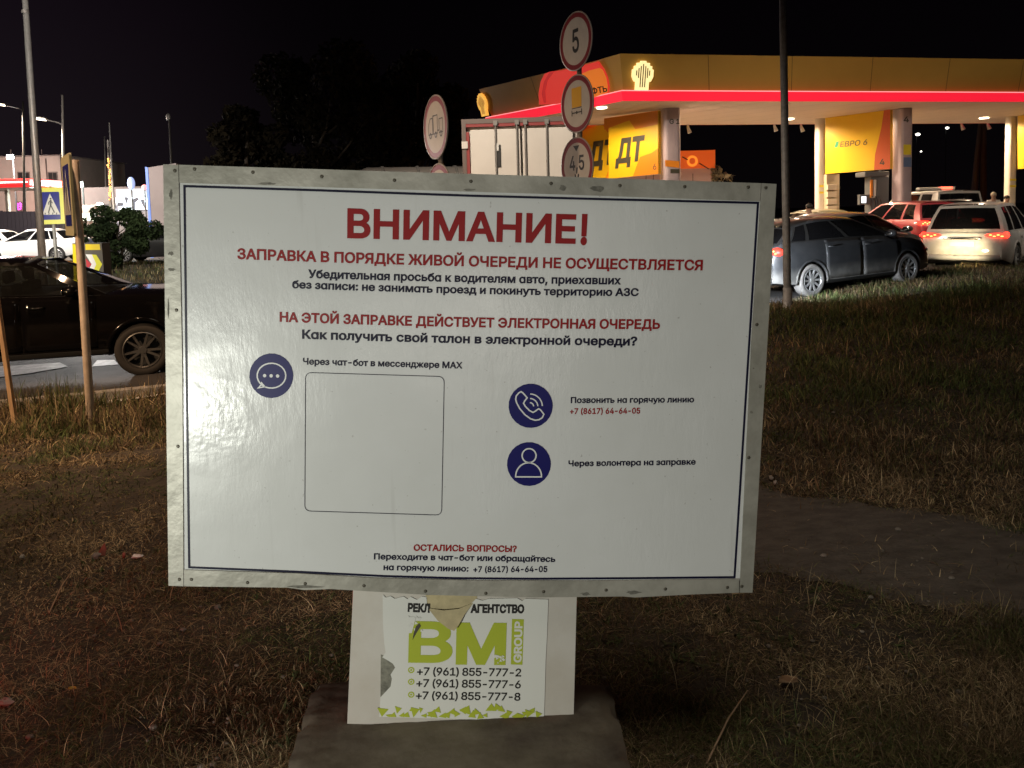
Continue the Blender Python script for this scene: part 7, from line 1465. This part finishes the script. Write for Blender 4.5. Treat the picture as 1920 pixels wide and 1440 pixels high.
# matted turf and dry blades: short, lying over, in clumps with bare soil between
def turf(n, seed, thr, soft):
    P = region(n, seed, 0); x, y = P[:, 0], P[:, 1]; cl = vnoise(x, y, 2.6, 9) * .5 + vnoise(x, y, 7.0, 10) * .5; g = sstep(3.6, 5.0, y) * sstep(-.1, .3, x / y); return P[cl + rng.random(len(P)) * soft + .22 * g > thr]
P = turf(360000, 21, .50, .36); x, y = P[:, 0], P[:, 1]; n = len(P)
right = sstep(.1, .5, x / np.maximum(y, 1)) * np.maximum(sstep(3.4, 4.6, y), sstep(.55, .75, x / y)); dry = .74 - .36 * right; k2 = vnoise(x, y, 2.1, 12); left = sstep(-.05, -.35, x / np.maximum(y, 1)); far = sstep(4.6, 7.6, y) * left
hh = (.022 + .045 * k2 ** 2 + .15 * far * (.35 + k2) + .045 * right * (.3 + k2)) * rng.uniform(.5, 1.5, n) * (1 + .12 * np.maximum(0, y - 4)); ww = (.0020 + .0014 * rng.random(n)) * (1 + .50 * np.maximum(0, y - 2.2)); lean = np.clip(rng.normal(.92 - .45 * far - .25 * right, .30, n), .05, 1.35)
blades(P, hh, ww, lean, palette(P, 31, dry), 'grass', 'short dry grass all over the verge', 3, 41)
# lying straw
P = region(60000, 22, 1); P = P[P[:, 1] < 7]; x, y = P[:, 0], P[:, 1]; k = vnoise(x, y, 1.9, 15); P = P[k + rng.random(len(P)) * .5 > .70]; n = len(P); rt_ = sstep(.1, 1.0, P[:, 0] / P[:, 1] * 2.2); blades(P, rng.uniform(.03, .13, n), .0015 * (1 + .4 * np.maximum(0, P[:, 1] - 2.2)), np.clip(rng.normal(1.25, .15, n), .9, 1.6), palette(P, 32, .95 - .35 * rt_), 'straw', 'pale dry straw lying in the grass', 4, 42)
# single tall stalks
P = region(2200, 23, 1); n = len(P); far = sstep(3.5, 8, P[:, 1]) * (P[:, 0] < 0); blades(P, rng.uniform(.05, .16, n) + .24 * far * rng.random(n), .0020 * (1 + .35 * np.maximum(0, P[:, 1] - 2.2)), rng.uniform(.1, .8, n), palette(P, 33, np.full(n, .95)), 'stalks', 'taller dry stalks standing in the grass', 4, 43)
# broad weed leaves
P = region(1500, 24, 1); P = P[(P[:, 1] < 5) & (vnoise(P[:, 0], P[:, 1], 2.4, 18) > .52)]; n = len(P); Q = np.repeat(P, 7, 0) + rng.normal(0, .006, (n * 7, 2)); n = len(Q); blades(Q, rng.uniform(.02, .055, n), rng.uniform(.006, .013, n), rng.uniform(.5, 1.2, n), np.array([.075, .095, .034]) * rng.uniform(.5, 1.3, n)[:, None], 'weeds', 'small broad leaved weeds among the grass', 3, 47)
# tufts growing over the edges of the path
r = np.random.default_rng(77); pts = []
for poly in (path_near, path_far):
    q = np.array(poly, float); d = np.r_[0, np.cumsum(np.hypot(*np.diff(q, axis=0).T))]; t = r.random(5200) * d[-1]; k = np.stack([np.interp(t, d, q[:, 0]), np.interp(t, d, q[:, 1])], 1); pts.append(k[vnoise(k[:, 0], k[:, 1], 6, 51) > .42] )
P = np.concatenate(pts); P = P + r.normal(0, .05, P.shape); n = len(P); blades(P, r.uniform(.015, .06, n), np.full(n, .0028) * (1 + .4 * np.maximum(0, P[:, 1] - 2.2)), np.clip(r.normal(.9, .3, n), .1, 1.4), palette(P, 52, np.full(n, .55)), 'edge_grass', 'short grass creeping over the path edges', 3, 52)
# grit and small stones on the path and bare soil
r = np.random.default_rng(78); n = 900; Y = 1 / (1 / 1.8 + (1 / 7.5 - 1 / 1.8) * r.random(n)); P = np.stack([Y * r.uniform(-.8, .85, n), Y], 1); P = P[~in_poly(P, FOOT) & ~in_poly(P, ROADP)]; Z = H(P[:, 0], P[:, 1]); gb = MB(); rr_ = random.Random(4)
for (gx, gy), gz_ in zip(P, Z):
    s_ = .0028 * math.exp(rr_.gauss(0, .5)) * (1 + .15 * gy); gb.ball((gx, gy, gz_ + .006 + s_ * .3), (s_ * rr_.uniform(.8, 1.5), s_, s_ * .7), 0, 6, 4)
tag(gb.build('gravel', mat('grit', (.20, .17, .14), .9, var=.5, scale=9)), 'scattered grit and tiny stones on the ground', None, None, 'stuff')
# the island across the road and the verge by the queue
r = np.random.default_rng(5); n = 16000; X = r.uniform(-24, -4, n); Y = r.uniform(18.3, 30, n); P = np.stack([X, Y], 1); P = P[~in_poly(P, ROADP)]; n = len(P)
blades(P, rng.uniform(.10, .28, n), np.full(n, .018), rng.uniform(.2, .7, n), palette(P, 35, np.full(n, .60)), 'island_grass', 'dry grass on the traffic island', 2, 45)
r = np.random.default_rng(6); n = 26000; t = r.random(n) ** .8; X = 3.2 + t * 13; Yn = np.interp(X, [p[0] for p in NEAR_EDGE], [p[1] for p in NEAR_EDGE]); Y = Yn - .1 - r.random(n) ** 1.6 * 4; P = np.stack([X, Y], 1); n = len(P)
blades(P, rng.uniform(.05, .22, n), np.full(n, .011), rng.uniform(.2, .9, n), palette(P, 36, np.full(n, .34)) * .75, 'verge_grass', 'longer grass along the queue of cars', 3, 46)

# ================================================================ litter
def litter(px, py, label, name, cat, build, m):
    p = gz(px, py, 0.0); p.z = Hf(p.x, p.y) + .012; mb = MB(); build(mb, p); return tag(mb.build(name, m, smooth=False, loc=p), label, cat)
def crumple(sx, sy, sz, seed):
    def f(mb, p):
        r = random.Random(seed); k = len(mb.v); mb.ball(p + Vector((0, 0, sz * .7)), (sx, sy, sz), 0, 9, 6); mb.v = [tuple(Vector(v) + Vector((r.uniform(-1, 1) * sx * .25, r.uniform(-1, 1) * sy * .25, r.uniform(-1, 1) * sz * .3))) for v in mb.v]
    return f
m_pap = mat('litter_white', (.80, .80, .78), .5); m_lred = mat('litter_red', (.5, .16, .12), .6); m_lgr = mat('litter_grey', (.26, .24, .21), .8); m_leafd = mat('fallen_leaf', (.26, .15, .08), .8); m_stone = mat('pebble', (.40, .37, .32), .85)
litter(258, 1051, 'crumpled white wrapper lying in the dry grass left of the board', 'wrapper', 'litter', crumple(.028, .012, .008, 1), m_pap)
litter(233, 1049, 'small orange scrap beside the crumpled white wrapper', 'scrap', 'litter', crumple(.007, .007, .012, 2), m_lred)
litter(188, 1040, 'upright reddish torn carton piece in the grass left of the wrapper', 'carton_piece', 'litter', lambda mb, p: mb.prism([p + Vector(v) for v in ((-.018, 0, -.01), (.022, 0, -.01), (.028, .004, .02), (.02, .006, .052), (.004, .004, .03))], (0, .004, 0)), m_lred)
litter(180, 1048, 'grey pebble at the foot of the reddish carton piece', 'pebble', 'stone', crumple(.022, .016, .014, 3), m_lgr)
litter(42, 1042, 'pale pebble in the grass at the left edge', 'pebble', 'stone', crumple(.011, .01, .010, 4), m_stone)
litter(10, 1318, 'larger grey pebble cut by the left edge near the bottom', 'pebble', 'stone', crumple(.030, .014, .012, 5), m_lgr)
litter(1446, 904, 'pale pebble right of the board, the upper of two touching', 'pebble', 'stone', crumple(.012, .012, .011, 6), m_stone)
litter(1454, 913, 'pale pebble right of the board, the lower of two touching', 'pebble', 'stone', crumple(.013, .012, .013, 7), m_stone)
for px, py, s, lab in ((1478, 1292, .030, 'curled brown leaf lying in the grass right of the footing'), (136, 1298, .014, 'small yellow leaf lying in the grass lower left')):
    def lf(mb, p, s=s):
        P = [[p + Vector((s * (u - .5) * 2, s * .6 * v * math.sin(math.pi * min(.97, max(.03, u))), .010 + s * .5 * abs(v) + s * .3 * (u - .5) ** 2)) for v in (-1, -.5, 0, .5, 1)] for u in (0, .2, .4, .6, .8, 1)]
        mb.grid(P)
    litter(px, py, lab, 'fallen_leaf', 'leaf', lf, m_leafd if s > .02 else (mat('leaf_yellow', (.50, .38, .08), .7) if px < 200 else m_pap))
def twig(mb, p, q): mb.tube([p, p.lerp(q, .5) + Vector((0, 0, .02)), q], [.003, .0026, .0015], 7)
for a, b, lab in (((92, 1152), (142, 1082), 'pale bare twig leaning in the grass below the wrapper'), ((1325, 1438), (1402, 1322), 'crossed dry twig in the grass at the lower right')):
    p, q = gz(*a, 0), gz(*b, .0); p.z = Hf(p.x, p.y) + .01; q.z = Hf(q.x, q.y) + .05; mb = MB(); twig(mb, p, q); tag(mb.build('twig', mat('twig_pale', (.40, .27, .17), .8), loc=p), lab, 'twig')
# ================================================================ people waiting at the pumps
m_skin = mat('skin', (0.42, 0.25, 0.18), .55); m_hairp = mat('hair_pale', (0.50, 0.44, 0.34), .7); m_haird = mat('hair_dark', (0.02, 0.015, 0.012), .6)
m_shirtw = mat('shirt_white', (0.66, 0.63, 0.58), .8); m_shirtd = mat('shirt_dark', (0.03, 0.028, 0.026), .85); m_trous = mat('trousers', (0.03, 0.03, 0.04), .85)
def skin_obj(name, verts, edges, radii, m, parent, sub=2, root=0):
    me = bpy.data.meshes.new(name); me.from_pydata(verts, edges, []); o = bpy.data.objects.new(name, me); COL.objects.link(o)
    s = o.modifiers.new('skin', 'SKIN'); s.use_smooth_shade = True
    for i, r in enumerate(radii): me.skin_vertices[0].data[i].radius = (r, r) if not isinstance(r, tuple) else r
    me.skin_vertices[0].data[root].use_root = True
    ss = o.modifiers.new('sub', 'SUBSURF'); ss.levels = sub; ss.render_levels = sub
    bpy.context.view_layer.update(); dg = bpy.context.evaluated_depsgraph_get(); me2 = bpy.data.meshes.new_from_object(o.evaluated_get(dg)); o.modifiers.clear(); o.data = me2
    me2.materials.clear(); me2.materials.append(m); me2.polygons.foreach_set('use_smooth', [True] * len(me2.polygons)); put(o, parent); return o
def person(px, py_head, Y, heading, shirt, hair, label, height=1.74):
    p = at(px, py_head, Y); rt = empty('person', (0, 0, 0), 0, label, 'person', 'people waiting at the pumps'); LOCAL[0] = True
    V, E, R = [], [], []
    def chain(pts, prev=None):
        for (v, r) in pts:
            V.append(v); R.append(r)
            if prev is not None: E.append((prev, len(V) - 1))
            prev = len(V) - 1
        return prev
    pel = chain([((0, 0, .95), (.15, .11))]); ch = chain([((0, .0, 1.12), (.135, .10)), ((0, .0, 1.32), (.16, .115)), ((0, 0, 1.44), (.10, .08)), ((0, .01, 1.51), .055)], pel); hd_ = chain([((0, .03, 1.60), (.075, .09)), ((0, .03, 1.70), (.075, .095))], ch); up = pel + 3
    for s in (1, -1):
        sh = chain([((s * .17, 0, 1.42), .055), ((s * .24, -.02, 1.16), .044), ((s * .25, .06, .92), .030), ((s * .25, .09, .84), .034)], up)
        for k in range(4): chain([((s * (.235 + .012 * k), .10 + .012 * (k - 1), .79), .009), ((s * (.235 + .012 * k), .10 + .012 * (k - 1), .755 - .006 * (1 if k in (1, 2) else 0)), .008)], sh)
        chain([((s * .232, .125, .82), .010), ((s * .230, .14, .79), .009)], sh)
        chain([((s * .095, 0, .88), .088), ((s * .10, .01, .50), .058), ((s * .10, -.01, .10), .040), ((s * .105, .10, .035), (.042, .032)), ((s * .108, .16, .03), (.035, .025))], pel)
    b = skin_obj('body', V, E, R, m_skin, rt)
    n = MB(); n.ball((0, .125, 1.63), (.014, .022, .022), 0, 8, 6); n.build('nose', m_skin, b, smooth=True)
    for s in (1, -1): MB().ball((s * .032, .118, 1.655), (.012, .006, .007), 0, 8, 6).build('eye', m_haird, b, smooth=True); MB().ball((s * .082, .03, 1.64), (.012, .02, .03), 0, 8, 6).build('ear', m_skin, b, smooth=True)
    MB().ball((0, .12, 1.585), (.024, .006, .006), 0, 8, 6).build('mouth', mat('lips', (.30, .12, .10), .5), b, smooth=True)
    V, E, R = [], [], []; pe = chain([((0, 0, .93), (.165, .125)), ((0, 0, 1.12), (.155, .12)), ((0, 0, 1.32), (.178, .13)), ((0, 0, 1.45), (.10, .085))])
    for s in (1, -1): chain([((s * .175, 0, 1.425), .068), ((s * .225, -.015, 1.22), .060)], 2)
    skin_obj('shirt', V, E, R, shirt, rt)
    V, E, R = [], [], []; pe = chain([((0, 0, .95), (.16, .12))])
    for s in (1, -1): chain([((s * .095, 0, .86), .10), ((s * .10, .01, .50), .075), ((s * .10, -.01, .09), .062)], 0)
    skin_obj('trousers', V, E, R, m_trous, rt)
    h = MB(); h.ball((0, .012, 1.685), (.092, .108, .088), 0, 18, 12); h.build('hair', hair, rt, smooth=True)
    LOCAL[0] = False; rt.scale = (height / 1.79,) * 3; rt.location = (p.x, p.y, p.z - 1.65 * height / 1.79); rt.rotation_euler.z = heading; return rt
person(1863, 366, 27.2, math.radians(150), m_shirtw, m_hairp, 'man with pale hair and white shirt standing beyond the white SUV')
person(1887, 372, 28.2, math.radians(200), m_shirtd, m_haird, 'dark clothed person standing against the slim white column at the right edge')
person(1518, 389, 20.6, math.radians(20), m_shirtd, m_haird, 'dark haired person standing in front of the pale cream car')

# ================================================================ trees and bushes
m_bark = mat('bark', (0.06, 0.045, 0.03), .9, var=.4, scale=12)
def leafmat(name, c1, c2):
    return mat(name, c1, .95, color2=c2, scale=1.6, detail=3, spec=.06)
def leaf_cloud(centres, n, size, seed, name, m, parent, squash=1.0):
    r = np.random.default_rng(seed); C = np.array([c[:3] for c in centres]); Rr = np.array([c[3] for c in centres]); w = Rr ** 2; idx = r.choice(len(C), n, p=w / w.sum())
    d = r.normal(size=(n, 3)); d /= np.linalg.norm(d, axis=1)[:, None]; rad = Rr[idx] * r.uniform(.45, 1.08, n) ** .6
    P = C[idx] + d * rad[:, None] * np.array([1, 1, squash]); a = r.normal(size=(n, 3)); a /= np.linalg.norm(a, axis=1)[:, None]; b = np.cross(a, r.normal(size=(n, 3))); b /= np.linalg.norm(b, axis=1)[:, None]
    s = size * r.uniform(.5, 1.3, n)[:, None]; q = np.stack([P - a * s, P + b * s * .45, P + a * s, P - b * s * .45], 1).reshape(-1, 3)
    me = bpy.data.meshes.new(name); me.vertices.add(4 * n); me.vertices.foreach_set('co', q.ravel()); me.loops.add(4 * n); me.loops.foreach_set('vertex_index', np.arange(4 * n)); me.polygons.add(n); me.polygons.foreach_set('loop_start', np.arange(n) * 4); me.polygons.foreach_set('loop_total', np.full(n, 4)); me.update(calc_edges=True)
    me.materials.append(m); o = bpy.data.objects.new(name, me); COL.objects.link(o); put(o, parent); return o
def tree(px, Y, top_py, width_px, label, n, size, seed, m, name='dark_tree', low=0.25, trunk_r=.28, group=None):
    g = at(px, 440, Y); g.z = Hf(g.x, Y); top = at(px, top_py, Y).z; hgt = top - g.z; w = width_px * Y / FPX / 2; r = random.Random(seed)
    rt = empty(name, g, 0, label, 'bush' if 'bush' in name else 'tree', group); tr = MB()
    tr.tube([g, g + Vector((.1, 0, hgt * .3)), g + Vector((-.1, .1, hgt * .55)), g + Vector((.1, 0, hgt * .8))], [trunk_r, trunk_r * .75, trunk_r * .5, trunk_r * .2], 10)
    cs = []
    for k in range(26):
        a = r.uniform(0, 6.28); t = r.uniform(low, .92); rr = w * math.sqrt(max(.05, 1 - ((t - .5) / .56) ** 2)) * r.uniform(.3, .85); c = Vector((g.x + rr * math.cos(a), g.y + rr * math.sin(a) * .7, g.z + hgt * t)); cs.append((*c, r.uniform(.16, .30) * min(w, hgt * .5) * 1.2))
        if k < 12: tr.tube([g + Vector((0, 0, hgt * max(.12, t - .3))), g.lerp(c, .6) + Vector((0, 0, hgt * .12)), c], [trunk_r * .35, trunk_r * .2, trunk_r * .06], 7)
    tr.build('trunk', m_bark, rt, smooth=True); leaf_cloud(cs, n, size, seed, 'crown', m, rt, .85); return rt
m_lf = leafmat('leaf_night', (0.020, 0.016, 0.009), (0.008, 0.007, 0.005)); m_bush = leafmat('leaf_bush', (0.036, 0.050, 0.022), (0.012, 0.018, 0.009))
tree(600, 42, 95, 330, 'large dark tree crown in the night sky above the board, left of centre', 16000, .20, 4, m_lf)
tree(790, 46, 80, 230, 'large dark tree crown in the night sky, right of its neighbour', 12000, .20, 8, m_lf)
tree(470, 40, 190, 180, 'lower dark tree crown at the left end of the dark tree group', 8000, .20, 9, m_lf)
tree(222, 27, 388, 150, 'leafy green bush on the island right of the chevron bollard', 13000, .070, 12, m_bush, 'leafy_bush', .12, .07)
tree(180, 31, 398, 80, 'smaller green bush left of the big leafy bush', 5000, .070, 14, m_bush, 'leafy_bush', .12, .06)
tree(1352, 38, 300, 46, 'pale spiky shrub beside the station shop', 500, .20, 22, leafmat('leaf_pale', (.40, .36, .26), (.2, .18, .12)), 'pale_bush', .3, .06)
